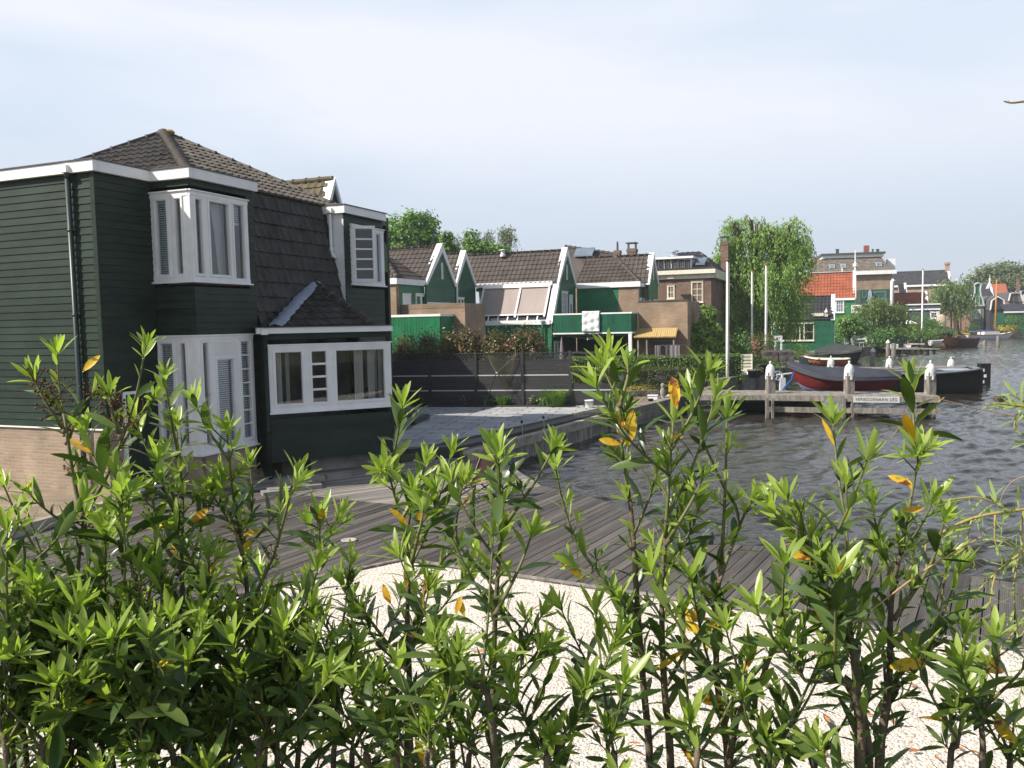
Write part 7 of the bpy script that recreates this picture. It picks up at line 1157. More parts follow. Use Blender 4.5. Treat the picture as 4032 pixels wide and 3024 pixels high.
p = at(3068, 1520, 31.2); t = thing('boat_winch', 'white boat lift winch with blue rope between post and red bow', 'winch', [p[0], p[1], .4]); b = MB(); c2 = np.array([p[0]-.05, p[1], .95]); b.tube([c2+[.17*math.cos(a), 0, .17*math.sin(a)] for a in np.linspace(0, 6.283, 17)], .018, 5); [b.tube([c2, c2+[.17*math.cos(a), 0, .17*math.sin(a)]], .012, 4) for a in np.linspace(0, 5.2, 6)]; b.build('wheel', LEAD, t)
b = MB(); b.box([p[0]+.12, p[1], .62], (.2, .15, .5)); b.tube([[p[0]-.1, p[1], .98], [p[0]+.5, p[1]+.1, 1.02]], .04, 6); b.tube([[p[0]+.05, p[1], .4], [p[0]+.12, p[1], 1.0]], .05, 6); b.build('stand', mat('white_enamel', (.55, .56, .58), .4, .1), t); b = MB(); b.tube([[p[0]+.55, p[1], 1.1], [p[0]+.45, p[1]-.05, .8], [p[0]+.2, p[1]-.1, .55], [p[0]+.1, p[1]-.1, .42]], .025, 6); b.build('rope', mat('blue_rope', (.03, .09, .38), .8, .1), t)
A, B = at(3330, 1478, 37.5), at(3838, 1462, 36.4); c = (A+B)/2; ang = math.atan2((A-B)[1], (A-B)[0]); L = np.linalg.norm((A-B)[:2]); c[2] = WATER_Z
t = thing('black_barge', 'open black steel barge with a grey gunwale moored behind the red boat', 'boat', c, ang); F, hb, zg = hull('hull', t, c, ang, L, 1.9, (1.1, .92, 1.0), -.35, M_BLK, 0, .5, .8, 2.6, inner=GREY_D, gun=mat('grey_gunwale', (.16, .17, .18), .5, .1), thick=.06)
e = F.w(-L/2, 0, c[2]); b = MB(); b.obox(F.w(-L/2-.32, -.06, c[2]-.3), F.u*.28, F.v*.12, (0, 0, 1.35)); b.build('rudder', M_BLK, t); b = MB(); b.obox(F.w(-L/2+.15, -.6, c[2]+1.03), F.u*1.2, F.v*1.2, (0, 0, .03)); b.build('stern_deck', LEAD, t)
b = MB(); [b.obox(F.w(-L/2-.2, -.075, c[2]+.1+.22*k), F.u*.1, F.v*.015, (0, 0, .12)) for k in range(4)]; b.build('rudder_plate', WHITE, t)
p = onz(3790, 1545, WATER_Z); b = MB(); b.box(p+[-.15, .1, .06], (1.6, .3, .06)); [b.tube([p+[x, 0, .08], p+[x-.12, 0, .45]], .03, 5) for x in (-.35, .15)]; solo('floating_ladder', b, WOOD_G, 'little timber float with two short stakes beside the barge', 'float')
p = onz(3935, 1573, WATER_Z); t = thing('mooring_buoy', 'brown mooring buoy floating beyond the barge on its line', 'buoy', p); b = MB(); b.lathe(p, [(.03, -.08), (.16, -.02), (.2, .06), (.12, .15), (.02, .18)], 12, 1.4); b.build('float', mat('rusty_brown', (.075, .05, .045), .7, .3), t, True); b = MB(); e = at(3862, 1540, 37); b.tube([p+[-.25, 0, .05], (p+e)/2-[0, 0, .08], [e[0], e[1], WATER_Z+.15]], .012, 4); b.build('line', GREY_D, t)
# smaller boats and posts further along
def boat(name, lab, x, y, ang, L, B, zs, m, z=WATER_Z, **kw):
    c = onz(x, y, z); t = thing(name, lab, 'boat', c, ang); return t, hull('hull', t, c, ang, L, B, zs, kw.pop('zk', -.25), m, **kw), c
M_GCOV = mat('dark_grey_cover', (.035, .038, .038), .7, .25, 1.5, .4, 4); M_CRM = mat('cream_fibreglass', (.68, .64, .52), .35, .05); M_WH = mat('white_fibreglass', (.74, .74, .71), .3, .05); M_TEAK = mat('brown_varnished', (.075, .032, .02), .35, .3, 3)
boat('covered_motorboat', 'black motorboat under a dark grey cover near the cottage quay', 3312, 1424, math.radians(-66), 4.2, 1.7, (.75, .7, .95), M_BLK, cover=M_GCOV, crown=.65, skirt=.1)
boat('white_dinghy', 'small dinghy with cream inside and orange hull on the quay behind the red boat', 3255, 1441, math.radians(155), 2.5, 1.2, (.42, .40, .55), mat('orange_hull', (.42, .14, .06), .5, .1), z=.25, inner=M_CRM, gun=M_CRM, zk=-.02, thick=.05)
t, (F, hb, zg), c = boat('white_speedboat', 'white speedboat with black canopy hoop seen from its stern', 3527, 1386, math.radians(75), 4.6, 2.1, (.78, .75, 1.0), M_WH, inner=M_CRM, gun=M_WH, trans=.9)
b = MB(); [b.tube([F.w(x, -.85, c[2]+.8), F.w(x-.1, -.8, c[2]+1.5), F.w(x-.1, .8, c[2]+1.5), F.w(x, .85, c[2]+.8)], .05, 6) for x in (-.6, .3)]; b.grid([[F.w(x, y, c[2]+1.52) for y in (-.8, .8)] for x in (-.7, .2)]); b.build('canopy', BLACK, t); b = MB(); b.grid([[F.w(.9-.3*k, y, c[2]+.8+.45*k) for y in (-.8, 0, .8)] for k in (0, 1)]); b.build('windscreen', GLASS_S, t); b = MB(); b.box(F.w(-2.45, 0, c[2]+.5), (.35, .4, .8), F.a); b.build('outboard_motor', BLACK, t)
def post(lab, x, yb, yt, r, m=WOOD_G, cap=None, sq=False):
    p = onz(x, yb, WATER_Z); h = at(x, yt, p[1])[2]-p[2]; t = thing('mooring_pole', lab, 'mooring pole', p, 0, 'mooring poles in the water'); b = MB(); b.lathe(p-[0, 0, .8], [(r, 0), (r, .8+h-(.25 if cap else .05)), (r*.7, .8+h-(.2 if cap else 0))], 10); b.build('pole', m, t); 
    if cap: b = MB(); b.lathe(p+[0, 0, h-.28], [(r*1.15, 0), (r*1.1, .12), (r*.5, .25), (r*.2, .33)], 10); b.build('cap', cap, t, True)
post('grey topped square pole standing alone beyond the rear jetty', 3436, 1441, 1372, .18, WOOD_G, mat('grey_cap', (.42, .44, .43), .7, .1)); post('white tipped pole beside the white speedboat bow', 3496, 1402, 1340, .17, WOOD_G, WHITE); post('plain brown pole in front of the white speedboat stern', 3518, 1404, 1352, .19); post('white tipped pole just behind the white speedboat', 3551, 1380, 1331, .13, WOOD_G, WHITE); post('lone pole in open water with a mooring rope', 3877, 1377, 1341, .15); post('outermost pole in open water in front of the sailboat', 3929, 1361, 1322, .17); post('short pole by the landing behind the brown boat', 3742, 1345, 1317, .13)
lj0, lj1 = onz(3555, 1372, .15), onz(3702, 1372, .15); t = thing('landing_stage', 'low grey timber landing stage by the cream flagpole', 'jetty', lj0); b = MB(); planks(b, [lj0, lj1, lj1+[-1, 5, 0], lj0+[-1, 5, 0]], 0, .25, .06, .15, .03); b.build('deck_plank', WOOD_G, t); b = MB()
for k in range(6): p = lj0+(lj1-lj0)*(k+.3)/6; b.box([p[0], p[1]+.3, -.5], (.2, .2, 1.2))
b.build('pile', M_DKW, t); b = MB(); beam(b, lj0+[.4, -.1, 0], lj0+(lj1-lj0)*.6, .5, .62, .15); b.build('rail', WOOD_P, t)
boat('brown_rowing_boat', 'large brown varnished open boat with black fender in open water', 3772, 1367, math.radians(-155), 4.6, 2.2, (.95, .85, 1.25), M_TEAK, inner=mat('worn_planks', (.16, .10, .07), .8, .3), trans=.8)
boat('white_rowing_boat', 'small white open boat lifted at the landing stage', 3688, 1358, math.radians(10), 1.5, .9, (.45, .43, .5), M_WH, inner=GREY_D, z=.1, zk=-.05)
boat('covered_boat', 'black covered boat stored high behind the landing stage', 3690, 1336, math.radians(-70), 4.6, 2.0, (.75, .7, .9), M_BLK, z=.35, cover=mat('black_cover', (.02, .02, .026), .6, .3), crown=.85)
boat('covered_boat', 'white upturned looking boat under a pale cover on the landing', 3635, 1334, math.radians(-20), 2.0, 1.1, (.35, .35, .45), M_WH, z=.3, cover=mat('pale_cover', (.55, .57, .60), .7, .1), crown=.5)
boat('covered_boat', 'teal boat under a bright blue tarpaulin by the grey mast', 3742, 1326, math.radians(20), 2.6, 1.4, (.6, .6, .7), mat('teal_hull', (.03, .16, .13), .5, .1), z=-.1, cover=mat('blue_tarp', (.05, .26, .55), .6, .1), crown=.3)
t, (F, hb, zg), c = boat('white_sailboat', 'long white sailboat with a varnished orange mast and low cabin', 3893, 1337, math.radians(8), 7.4, 2.2, (.75, .65, 1.05), M_WH, inner=M_CRM, gun=M_TEAK, thick=.05); b = MB(); m0 = F.w(.95, 0, c[2]+.5); zt = at(3925, 1100, m0[1])[2]; b.tube([m0, [m0[0]+.05, m0[1], zt]], [.13, .06], 9); b.build('mast', mat('orange_varnish', (.52, .22, .05), .4, .1), t, True); b = MB(); b.obox(F.w(-1.2, -.7, c[2]+.55), F.u*2.3, F.v*1.4, (0, 0, .55)); b.build('cabin', M_WH, t); b = MB(); b.tube([F.w(.9, 0, c[2]+1.3), F.w(-2.9, 0, c[2]+1.1)], [.13, .1], 7); b.build('furled_sail', mat('violet_blue_sail_cover', (.09, .09, .26), .7, .1), t, True)
boat('yellow_boat', 'long ochre yellow boat lying behind the white sailboat', 3910, 1330, math.radians(6), 8.2, 2.2, (.9, .8, 1.35), mat('ochre_hull', (.50, .28, .06), .45, .1), inner=M_TEAK, gun=M_TEAK)
t, (F, hb, zg), c = boat('cabin_cruiser', 'white cabin cruiser with raked window moored behind the sailboat', 3920, 1318, math.radians(4), 6.6, 2.4, (.9, .85, 1.15), M_WH, inner=M_CRM, gun=M_CRM); b = MB(); pts = [(-1.6, .75), (1.6, .75), (.7, 1.75), (-.9, 1.85)]; b.prism([F.w(x, -1.0, c[2]+z) for x, z in pts], F.v*2.0); b.build('cabin', M_WH, t); b = MB(); b.prism([F.w(x, -1.02, c[2]+z) for x, z in ((-.6, 1.0), (1.05, 1.0), (.55, 1.6), (-.4, 1.62))], F.v*.02); b.build('cabin_window', GLASS_S, t)
c = onz(3835, 1312, .1); t = thing('canopied_boat', 'boat under a dark blue canopy with a clear side window', 'boat', c, .1); hull('hull', t, c, .1, 3.6, 1.9, (.7, .7, .8), -.2, M_WH, cover=M_NAVY, crown=.3); F = Fr(c, 5.7); b = MB(); b.prism([F.w(x, -.85, c[2]+z) for x, z in ((-1.7, .6), (1.6, .6), (1.4, 1.75), (-1.3, 1.85))], F.v*1.7); b.build('canopy', M_NAVY, t); b = MB(); b.prism([F.w(x, -.87, c[2]+z) for x, z in ((.3, .9), (1.25, .9), (1.15, 1.6), (.3, 1.62))], F.v*.02); b.build('canopy_window', GLASS_S, t)
boat('dark_boat', 'dark hulled boat with white top at the far quay edge', 4028, 1285, math.radians(10), 5.5, 2, (.9, .9, 1.2), M_BLK, inner=M_CRM, gun=M_WH, thick=.12)

# summer haze over the canal
M_HZ = bpy.data.materials.new('summer_haze'); M_HZ.use_nodes = True; t_ = M_HZ.node_tree; t_.nodes.remove(t_.nodes['Principled BSDF']); pv = t_.nodes.new('ShaderNodeVolumePrincipled'); pv.inputs['Color'].default_value = (.86, .90, .95, 1); pv.inputs['Density'].default_value = .00055; pv.inputs['Anisotropy'].default_value = .1; t_.links.new(pv.outputs[0], t_.nodes['Material Output'].inputs['Volume'])
b = MB(); b.obox((-600, -100, -3.3), (1200, 0, 0), (0, 900, 0), (0, 0, 25)); struct(b.build('haze', M_HZ), 'stuff')
# ================================================================== the laurel hedge in front: every shrub its own thing
def goldmat(*a):
    m = leafmat(*a); t = m.node_tree; N = t.nodes.new; L = t.links.new; tc = N('ShaderNodeTexCoord'); n = N('ShaderNodeTexNoise'); n.inputs['Scale'].default_value = 38; n.inputs['Detail'].default_value = 3; L(tc.outputs['Object'], n.inputs['Vector'])
    r = N('ShaderNodeMapRange'); r.inputs['From Min'].default_value = .56; r.inputs['From Max'].default_value = .64; L(n.outputs['Fac'], r.inputs['Value']); g = N('ShaderNodeMapRange'); g.inputs['From Min'].default_value = .36; g.inputs['From Max'].default_value = .46; L(n.outputs['Fac'], g.inputs['Value'])
    b = t.nodes['Principled BSDF']; src = b.inputs['Base Color'].links[0].from_socket; x0 = N('ShaderNodeMixRGB'); x0.inputs['Color1'].default_value = (.30, .33, .04, 1); L(g.outputs[0], x0.inputs['Fac']); L(src, x0.inputs['Color2'])
    x = N('ShaderNodeMixRGB'); x.inputs['Color2'].default_value = (.17, .05, .018, 1); L(r.outputs[0], x.inputs['Fac']); L(x0.outputs[0], x.inputs['Color1']); L(x.outputs[0], b.inputs['Base Color'])
    mu = [q for q in t.nodes if q.type == 'MIX_RGB' and q.blend_type == 'MULTIPLY'][0]; L(x.outputs[0], mu.inputs['Color1']); return m
LF_OLD = leafmat('laurel_leaf', (.038, .072, .018), (.13, .185, .052), .30, .22, .5)
LF_NEW = leafmat('young_laurel_leaf', (.19, .27, .050), (.34, .42, .10), .34, .38, .45)
LF_GOLD = goldmat('yellow_laurel_leaf', (.60, .30, .02), (.85, .62, .05), .45, .3, .4, (1.3, 1.1, .5))
STEM_G = mat('green_stem', (.11, .125, .045), .6, .25, 12, c2=(.19, .19, .07)); STEM_B = mat('brown_stem', (.13, .095, .062), .85, .35, 14, .5, 60, c2=(.20, .155, .105)); SEED = mat('brown_seed_head', (.12, .06, .025), .9, .3, 30)
_ts = np.array([0, .14, .34, .56, .78, .93, 1.0]); _wp = np.array([.06, .42, .86, 1.0, .78, .36, .02])
def leaf_mesh(C, D, Nn, ln, wd, bend, fold=.28, ragged=None):
    """shaped laurel blades: base point C, direction D, face normal N, length, half width, droop"""
    S = np.cross(D, Nn); S /= np.linalg.norm(S, axis=1, keepdims=True)+1e-9; Nn = np.cross(S, D); k = len(C); V = np.empty((k, 21, 3))
    for i, (t, w_) in enumerate(zip(_ts, _wp)):
        mid_ = C+D*(ln*t)[:, None]-Nn*(bend*ln*t*t)[:, None]; e = S*(wd*w_)[:, None]; up = Nn*(wd*w_*fold)[:, None]
        V[:, i*3] = mid_-e+up; V[:, i*3+1] = mid_; V[:, i*3+2] = mid_+e+up
    q = np.array([[r*3+c, r*3+c+1, r*3+c+4, r*3+c+3] for r in range(6) for c in (0, 1)]); F = (np.arange(k)[:, None, None]*21+q).reshape(-1, 4); return V.reshape(-1, 3), F
class Leaves:
    def __init__(s, seed): s.r = np.random.default_rng(seed); s.d = {'old': [], 'new': [], 'gold': []}
    def put(s, kind, p, d, n, L, W, bend): s.d[kind].append((p, d, n, L, W, bend))
    def along(s, path, t0, t1, n, L, ang, kind, young_tip=True, gold=.012):
        """spiral of leaves on a shoot; path = points, t = 0..1 along it"""
        path = np.asarray(path); seg = np.linalg.norm(np.diff(path, axis=0), axis=1); cum = np.r_[0, np.cumsum(seg)]/seg.sum(); az = s.r.uniform(0, 6.28)
        for i in range(n):
            t = t0+(t1-t0)*(i+.5)/n; j = min(np.searchsorted(cum, t, 'right')-1, len(seg)-1); p = path[j]+(path[j+1]-path[j])*((t-cum[j])/(cum[j+1]-cum[j]+1e-9)); ax = nrm(path[j+1]-path[j]); az += 2.4+s.r.normal()*.25
            x = nrm(np.cross(ax, [.3, .2, 1.]) if abs(ax[2]) < .95 else np.cross(ax, [0, 1., 0])); y = np.cross(ax, x); rad = x*math.cos(az)+y*math.sin(az); a = ang*(1.3-.8*(t-t0)/(t1-t0+1e-6))+s.r.normal()*.2
            d = nrm(ax*math.cos(a)+rad*math.sin(a)+[0, 0, .05]); nn = nrm(ax*math.sin(a)-rad*math.cos(a)+s.r.normal(size=3)*.22); f = (s.r.uniform(.5, 1.25) if t < .7 else s.r.uniform(.55, .95))*L*(1-.4*max(0, (t-.75)/.25)); kd = kind
            if s.r.random() < gold: kd = 'gold'
            elif kind == 'old' and young_tip and t > .72: kd = 'new' if s.r.random() < .75 else 'old'
            s.put(kd, p, d, nn, f, f*s.r.uniform(.105, .140), s.r.uniform(0, .5) if kd == 'old' else s.r.uniform(-.05, .3))
    def tip(s, p, ax, L, n=8, kind='new'):
        az = s.r.uniform(0, 6.28); ax = nrm(ax); x = nrm(np.cross(ax, [.3, .2, 1.]) if abs(ax[2]) < .95 else np.cross(ax, [0, 1., 0])); y = np.cross(ax, x)
        for i in range(n):
            az += 2.4; a = .15+.75*(1-i/n)+s.r.normal()*.1; rad = x*math.cos(az)+y*math.sin(az); d = nrm(ax*math.cos(a)+rad*math.sin(a)); nn = nrm(ax*math.sin(a)-rad*math.cos(a)); f = L*s.r.uniform(.65, 1.1)*(1-.35*i/n); s.put(kind, p-ax*.012*(n-i)/n, d, nn, f, f*.10, s.r.uniform(-.05, .2))
    def build(s, parent):
        for kind, nm, m in (('old', 'foliage', LF_OLD), ('new', 'young_leaves', LF_NEW), ('gold', 'yellow_leaves', LF_GOLD)):
            if s.d[kind]:
                a = s.d[kind]; V, F = leaf_mesh(*[np.array([q[i] for q in a]) for i in range(6)]); link_mesh(nm, V, F, m, parent, None, None, True)
def smooth(path, k=4):
    path = np.asarray(path, float); o = []; n = len(path)
    for i in range(n-1):
        p0, p1, p2, p3 = path[max(i-1, 0)], path[i], path[i+1], path[min(i+2, n-1)]
        for j in range(k): t = j/k; o.append(.5*((2*p1)+(-p0+p2)*t+(2*p0-5*p1+4*p2-p3)*t*t+(-p0+3*p1-3*p2+p3)*t**3))
    return o+[path[-1]]
GY = 1.45
def laurel(lab, Y, stems, seed, L=.085, shoots=9, bare=.0, seeds=0, golds=(), r=.0068, slen=(.12, .30), dens=1.0, name='laurel_shrub'):
    """stems: photo outlines of the main stems, drawn at distance Y; the first point continues down to the bank"""
    L *= 1.02; shoots = int(shoots*.75); rr = random.Random(seed); lv = Leaves(seed); b0 = at(*stems[0][0], Y); base = np.array([b0[0]+rr.uniform(-.02, .02), Y, GY]); t = thing(name, lab, 'shrub', base, 0, 'laurel shrubs of the hedge'); sb, sg = MB(), MB(); sd = MB()
    for si, st in enumerate(stems):
        pts = [at(x, y, Y+rr.uniform(-.03, .03)+.04*si*(-1)**si) for x, y in st]
        if st[0][1] > 2700: q = np.array([pts[0][0]*.6+base[0]*.4, Y, GY]); pts = ([q] if pts[0][2] > GY+.02 else [])+pts
        P = smooth(pts); n = len(P); main = st[0][1] > 2700; rs = [r*(1.3 if main else .5)*(1-i/(n-1))**1.25+.0019 for i in range(n)]; k = max(2, int(n*.6)) if main else 1
        sb.tube(P[:k+1], rs[:k+1], 7); sg.tube(P[k:], rs[k:], 6)
        Ls = sum(np.linalg.norm(P[i+1]-P[i]) for i in range(n-1)); vis0 = bare if main else .05
        lv.along(P, max(vis0, .12), .99, max(4, int(Ls*(1-vis0)*40*dens)), L, .88, 'old'); lv.tip(P[-1], P[-1]-P[-3], L*.9, 10)
        for k in range(int(Ls*13*dens)):
            f = rr.uniform(max(.3, vis0), .97); i = min(int(f*(n-1)), n-2); ax = nrm(P[i+1]-P[i]); az = rr.uniform(0, 6.28); d = nrm(ax*.9+_R*math.cos(az)*.8+_f*math.sin(az)*.8); q = P[i]+d*rr.uniform(.015, .05); sg.tube([P[i], q], .0016, 4); lv.tip(q, d, L*rr.uniform(.5, .8), 6, 'new' if rr.random() < .4+.5*f*(f > .6) else 'old')
        if main and shoots:
            for k in range(shoots):
                f = vis0+.05+(.9-vis0)*(k+rr.random())/shoots; i = min(int(f*(n-1)), n-2); p = P[i]; az = rr.uniform(0, 6.28); el = rr.uniform(.5, 1.05); d = np.array([math.cos(az)*math.cos(el), math.sin(az)*math.cos(el)*.7, math.sin(el)]); l = rr.uniform(*slen)*(1.15-.5*f); q = [p, p+d*l*.5+[0, 0, .01], p+d*l*.85+[0, 0, l*.22], p+d*l+[0, 0, l*.34]]; Q = smooth(q, 3)
                sg.tube(Q, [.0036*(1-.6*j/(len(Q)-1)) for j in range(len(Q))], 5); lv.along(Q, .15, .98, int(l*66*dens)+3, L, .85, 'old'); lv.tip(Q[-1], Q[-1]-Q[-3], L*.95, 8)
        for k in range(seeds):
            i = int(n*rr.uniform(.25, .9)); p = P[min(i, n-1)]
            sd = MB()
            for _ in range(9): q = p+np.array([rr.uniform(-1, 1)*.022, rr.uniform(-1, 1)*.02, rr.uniform(-.01, .03)]); sd.tube([p, q], .0009, 3); sd.lathe(q, [(.0005, -.003), (.0032, 0), (.0005, .003)], 5)
            sd.build('seed_head', SEED, t)
    for x, y, ang, Lg, kd in golds:
        p = at(x, y, Y-.03); a = math.radians(ang); d = nrm(_R*math.cos(a)+_U*math.sin(a)+_f*rr.uniform(-.25, .25)); lv.put(kd, p, d, nrm(-_f+_R*rr.uniform(-.4, .4)+_U*.3), Lg*.8, Lg*.14, rr.uniform(.05, .25))
    sb.build('stem', STEM_B, t, True); sg.build('young_stem', STEM_G, t, True)
    lv.build(t); return t
X = 1.8228   # full-view pixels -> photo pixels
def S(*p): return [(x*X, y*X) for x, y in p]
laurel('tall bare forked laurel with brown seed heads before the sunny wall', 1.75, [S((128, 1690), (140, 1480), (160, 1300), (175, 1170), (179, 1120)), S((179, 1120), (160, 1040), (144, 930), (130, 850), (122, 760)), S((179, 1120), (205, 1075), (240, 1010), (270, 930), (295, 850), (315, 745)), S((143, 935), (105, 880), (70, 815)), S((144, 960), (175, 880), (205, 850)), S((262, 950), (240, 880), (238, 850)), S((255, 975), (300, 900), (335, 860))], 1, .072, 4, .35, 5, dens=.5, r=.0075, golds=((325, 1465, 50, .06, 'gold'),))
laurel('leafy laurel with a straight grey stem in front of the corner window', 1.85, [S((400, 1690), (395, 1420), (392, 1200), (395, 1080), (380, 920)), S((392, 1230), (340, 1150), (330, 1050), (345, 990)), S((395, 1260), (430, 1160), (440, 1080))], 2, .078, 12, .12, 2, golds=((745, 2080, 50, .075, 'gold'), (700, 2190, 115, .05, 'gold')))
laurel('laurel with a pale smooth stem between corner window and kitchen bay', 1.9, [S((532, 1690), (535, 1400), (530, 1230), (505, 1080), (490, 930)), S((525, 1200), (500, 1130), (470, 1050)), S((520, 1190), (545, 1090), (540, 1000)), S((530, 1330), (590, 1200), (625, 1080), (640, 1045))], 3, .078, 10, .1, 1, golds=((945, 2190, 60, .06, 'gold'), (955, 2110, 20, .055, 'gold')))
laurel('laurel leaning over the dark deck, left of the gravel corner', 2.15, [S((570, 1690), (590, 1480), (640, 1320), (690, 1200), (735, 1110)), S((600, 1440), (560, 1380), (545, 1330))], 4, .08, 7, .25)
laurel('full laurel shrub in the gravel centre with red and orange leaves', 1.85, [S((880, 1690), (885, 1500), (880, 1330), (882, 1200), (850, 1060), (832, 1010)), S((880, 1450), (800, 1340), (740, 1260)), S((884, 1380), (930, 1250), (985, 1180)), S((880, 1250), (905, 1150), (915, 1100)), S((884, 1560), (780, 1450), (700, 1330))], 5, .082, 12, .08, 1, golds=((1640, 2065, 70, .07, 'gold'), (1540, 2380, 115, .06, 'gold'), (1600, 2310, 85, .07, 'gold')))
laurel('tall single stemmed laurel rising across the folding chair', 1.75, [S((1068, 1690), (1066, 1500), (1070, 1330), (1080, 1180), (1085, 1060), (1072, 965)), S((1080, 1150), (1150, 1050), (1195, 970)), S((1070, 1260), (1010, 1200), (985, 1150), (1000, 1040)), S((1068, 1330), (1120, 1230), (1150, 1150)), S((1067, 1560), (1130, 1400), (1170, 1330)), S((1066, 1580), (1010, 1480), (965, 1440))], 6, .082, 6, .1, dens=.78, golds=((1470, 2870, 60, .07, 'gold'), (1830, 2430, 110, .055, 'gold'), (1795, 2420, 75, .05, 'gold')))
laurel('tallest laurel with orange and yellow leaves before the yew hedge', 1.8, [S((1405, 1690), (1390, 1480), (1375, 1280), (1365, 1120), (1345, 980), (1338, 880), (1300, 790)), S((1338, 880), (1355, 820), (1356, 790)), S((1390, 1440), (1330, 1290), (1250, 1180), (1215, 1080), (1200, 1010)), S((1380, 1340), (1300, 1260), (1240, 1220))], 7, .082, 7, .15, dens=.78, golds=((2450, 1740, 95, .075, 'gold'), (2470, 1760, 82, .10, 'gold'), (2452, 1690, 110, .05, 'gold'), (2445, 1750, 165, .06, 'gold'), (2300, 2290, 130, .07, 'gold'), (2270, 2250, 140, .06, 'gold')))
laurel('laurel topped by a single upright yellow leaf before the quay wall', 1.7, [S((1450, 1690), (1435, 1480), (1430, 1300), (1440, 1120), (1448, 1000), (1455, 905)), S((1436, 1180), (1490, 1090), (1520, 1030)), S((1440, 1480), (1500, 1380), (1560, 1330))], 8, .078, 7, .25, golds=((2665, 1610, 97, .085, 'gold'), (2655, 1600, 82, .07, 'gold'), (2640, 1735, 40, .03, 'gold'), (2780, 2500, 150, .08, 'gold'), (2770, 2480, 35, .07, 'gold'), (2790, 2440, 170, .09, 'gold')))
laurel('open laurel in front of the dark water right of the yellow leaf', 1.75, [S((1575, 1690), (1550, 1480), (1548, 1330), (1560, 1180), (1568, 1020), (1570, 900)), S((1552, 1260), (1600, 1130), (1625, 1080)), S((1552, 1330), (1500, 1250), (1470, 1200)), S((1575, 1640), (1640, 1480), (1680, 1370), (1690, 1320))], 9, .085, 5, .2, dens=.78, golds=((2860, 2770, 165, .09, 'gold'), (2680, 2580, 70, .05, 'gold')))
laurel('many stemmed laurel standing before the grooved deck boards', 1.65, [S((1880, 1690), (1850, 1480), (1835, 1330), (1830, 1180), (1828, 1040)), S((1852, 1500), (1800, 1330), (1755, 1190), (1730, 1120)), S((1845, 1420), (1870, 1280), (1890, 1180)), S((1860, 1560), (1740, 1470), (1700, 1400))], 10, .082, 6, .2, dens=.78, golds=((3220, 2190, 175, .07, 'gold'), (3330, 2340, 205, .06, 'gold'), (3300, 2390, 215, .07, 'gold')))
laurel('tall laurel with a yellow lower leaf before the open canal', 1.7, [S((1895, 1690), (1920, 1480), (1925, 1300), (1950, 1170), (1975, 1040), (1985, 975)), S((1930, 1340), (2010, 1220), (2040, 1120)), S((1905, 1600), (1985, 1440), (2060, 1340))], 11, .085, 6, .18, dens=.78, golds=((3640, 2000, 190, .05, 'gold'), (3660, 2600, 195, .10, 'gold'), (3800, 2580, -20, .12, 'gold'), (3590, 2560, 115, .06, 'gold'), (3590, 1910, 155, .06, 'gold')))
# lower shrubs filling the foot of the hedge
low = [('dense low laurel at the picture foot before the sunny wall', 1.6, [(60, 1690, 40, 1250), (30, 1690, 15, 1140), (120, 1690, 80, 1330)], 21), ('dense low laurel beside the bare forked stem', 1.7, [(220, 1690, 230, 1180), (180, 1690, 260, 1060), (250, 1690, 150, 1290)], 22), ('low bushy laurel between the forked and the grey stem', 1.65, [(300, 1690, 300, 1230), (330, 1690, 370, 1340), (270, 1690, 240, 1420)], 23), ('broad low laurel under the corner window', 1.8, [(440, 1690, 450, 1200), (470, 1690, 500, 1330), (430, 1690, 400, 1420)], 24), ('low laurel with dark leaves beside the pale smooth stem', 1.7, [(600, 1690, 610, 1330), (560, 1690, 570, 1420), (640, 1690, 660, 1390)], 25), ('low laurel tuft at the edge of the white gravel', 1.75, [(720, 1690, 730, 1400), (760, 1690, 800, 1480)], 26), ('low laurel at the foot of the chair laurel', 1.7, [(980, 1690, 960, 1480), (1010, 1690, 1020, 1540)], 27), ('small low laurel tuft on the open gravel', 1.65, [(1200, 1690, 1250, 1500), (1180, 1690, 1190, 1590)], 28), ('low laurel before the many stemmed laurel', 1.6, [(1700, 1690, 1690, 1560), (1660, 1690, 1640, 1600), (1760, 1690, 1750, 1610)], 29), ('low laurel with long drooping leaves by the willow twigs', 1.6, [(2050, 1690, 2080, 1500), (2120, 1690, 2150, 1380), (2180, 1690, 2190, 1560)], 30), ('dark low laurel at the very corner under the forked stem', 1.55, [(20, 1690, 10, 1420), (90, 1690, 120, 1480), (150, 1690, 180, 1520)], 31), ('low laurel thicket under the grey straight stem', 1.6, [(380, 1690, 350, 1500), (340, 1690, 300, 1540), (480, 1690, 470, 1530)], 32), ('low laurel thicket at the foot of the gravel centre shrub', 1.6, [(860, 1690, 840, 1540), (920, 1690, 930, 1560), (800, 1690, 760, 1590)], 33), ('low laurel sprouts beneath the tallest laurel', 1.6, [(1330, 1690, 1310, 1580), (1500, 1690, 1490, 1560)], 34)]
for lab, Y, st, sd_ in low:
    rr = random.Random(sd_); laurel(lab, Y, [S((a, b_), ((a+c)/2+rr.uniform(-15, 15), b_*.6+d*.4), (c+rr.uniform(-8, 8), b_*.3+d*.7), (c, d)) for a, b_, c, d in st], sd_, .088, 9 if sd_ < 26 or sd_ in (31, 32) else 5, .0, 1 if sd_ in (22, 23, 24) else 0, slen=(.12, .26), dens=.95 if sd_ < 26 or sd_ in (31, 32) else .55, r=.0052)
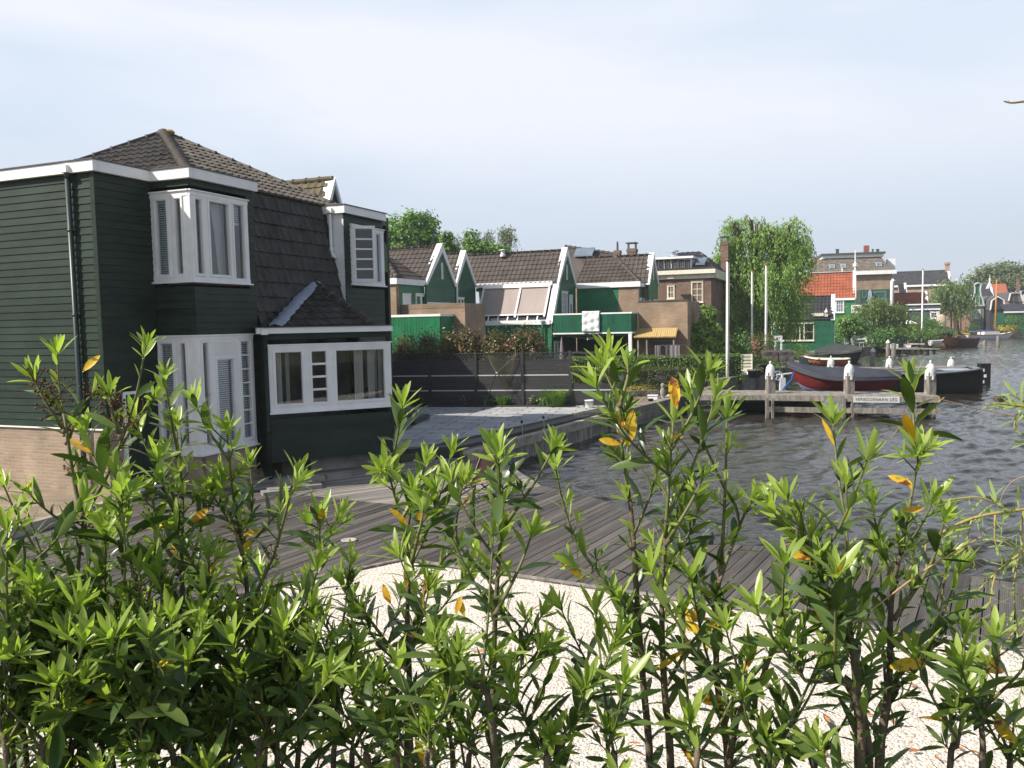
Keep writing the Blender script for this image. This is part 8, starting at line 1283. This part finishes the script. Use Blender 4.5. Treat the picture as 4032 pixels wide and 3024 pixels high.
# willow twigs hanging in from the side
LF_TW = leafmat('willow_twig_leaf', (.20, .28, .09), (.32, .40, .15), .4, .4); TW = mat('yellow_twig', (.34, .27, .09), .6, .2, 10)
def twig(lab, Y, lines, seed, L=.055, per=46, base=None):
    lv = Leaves(seed); b = MB(); ends = [[at(x, y, Y+.03*i) for x, y in ln] for i, ln in enumerate(lines)]; t = thing('willow_branch', lab, 'branch', ends[0][0], 0, 'willow twigs hanging beside the hedge'); 
    for i, P in enumerate(ends):
        P = smooth(P, 4); n = len(P); b.tube(P, [(.0042 if i == 0 else .0022)*(1-.7*j/(n-1))+.0006 for j in range(n)], 5); Ls = sum(np.linalg.norm(P[k+1]-P[k]) for k in range(n-1)); lv.along(P, .08 if i else .25, 1, max(4, int(Ls*per*2.0)), L, .95, 'new', False, .008)
    b.build('twig', TW, t, True)
    for kind, m, nm in (('new', LF_TW, 'leaves'), ('gold', LF_GOLD, 'yellow_leaves')):
        if lv.d[kind]: a = lv.d[kind]; V, F = leaf_mesh(*[np.array([q[i]*(.62 if i == 4 else 1) for q in a]) for i in range(6)]); link_mesh(nm, V, F, m, t, None, None, True)
twig('long yellow willow twig sweeping low in front of the canal laurel', 1.9, [S((2330, 1080), (2212, 1100), (2100, 1120), (2010, 1165), (1930, 1215), (1890, 1240)), S((2180, 1105), (2120, 1075), (2050, 1080), (2010, 1090)), S((2100, 1122), (2090, 1170), (2110, 1230)), S((2212, 1100), (2205, 1160), (2215, 1240)), S((2150, 1112), (2150, 1170), (2170, 1215)), S((2050, 1145), (2030, 1100), (2000, 1075)), S((2000, 1175), (2000, 1220), (2030, 1250))], 41)
twig('willow twig with narrow leaves hanging down at the picture edge', 2.0, [S((2330, 1130), (2230, 1180), (2160, 1230), (2100, 1290)), S((2200, 1200), (2190, 1280), (2200, 1370)), S((2150, 1240), (2140, 1300), (2155, 1370)), S((2230, 1190), (2240, 1290), (2225, 1400)), S((2212, 1200), (2170, 1170), (2130, 1160)), S((2260, 1250), (2230, 1330), (2190, 1400)), S((2300, 1180), (2215, 1330), (2150, 1420), (2120, 1500)), S((2280, 1300), (2220, 1440), (2190, 1560))], 42)
twig('short leafy willow tip entering above the canal laurel', 1.9, [S((2330, 900), (2260, 885), (2212, 878), (2160, 872), (2130, 875)), S((2240, 884), (2200, 860), (2180, 850)), S((2212, 878), (2195, 900), (2190, 930)), S((2330, 960), (2240, 955), (2200, 955))], 43, per=60)
twig('single willow twig end high against the sky', 2.2, [S((2330, 214), (2250, 216), (2212, 219), (2185, 222), (2168, 218))], 44, .02, 8)
def bare_twig(lab, Y, ln, r=.0016):
    P = smooth([at(x, y, Y) for x, y in ln], 5); b = MB(); b.tube(P, [r*(1-.6*i/(len(P)-1)) for i in range(len(P))], 5); solo('bare_twig', b, mat('tan_twig', (.42, .27, .13), .7, .15), lab, 'twig', 'bare willow twigs', True)
bare_twig('thin tan twig crossing from the sign board over the water', 2.0, S((2330, 950), (2212, 905), (2100, 880), (2020, 860), (1945, 850)))
bare_twig('thin tan twig curving beneath the jetty end', 2.0, S((2040, 858), (2005, 885), (1960, 905), (1925, 945)), .0013)
bare_twig('long straight dry twig slanting across the many stemmed laurel', 1.6, S((2120, 1160), (2000, 1230), (1880, 1320), (1750, 1420), (1640, 1500), (1560, 1545)), .002)
bare_twig('thin brown twig arching down at the edge over the canal', 2.0, S((2330, 1030), (2212, 1030), (2170, 1060), (2150, 1120)), .0012)
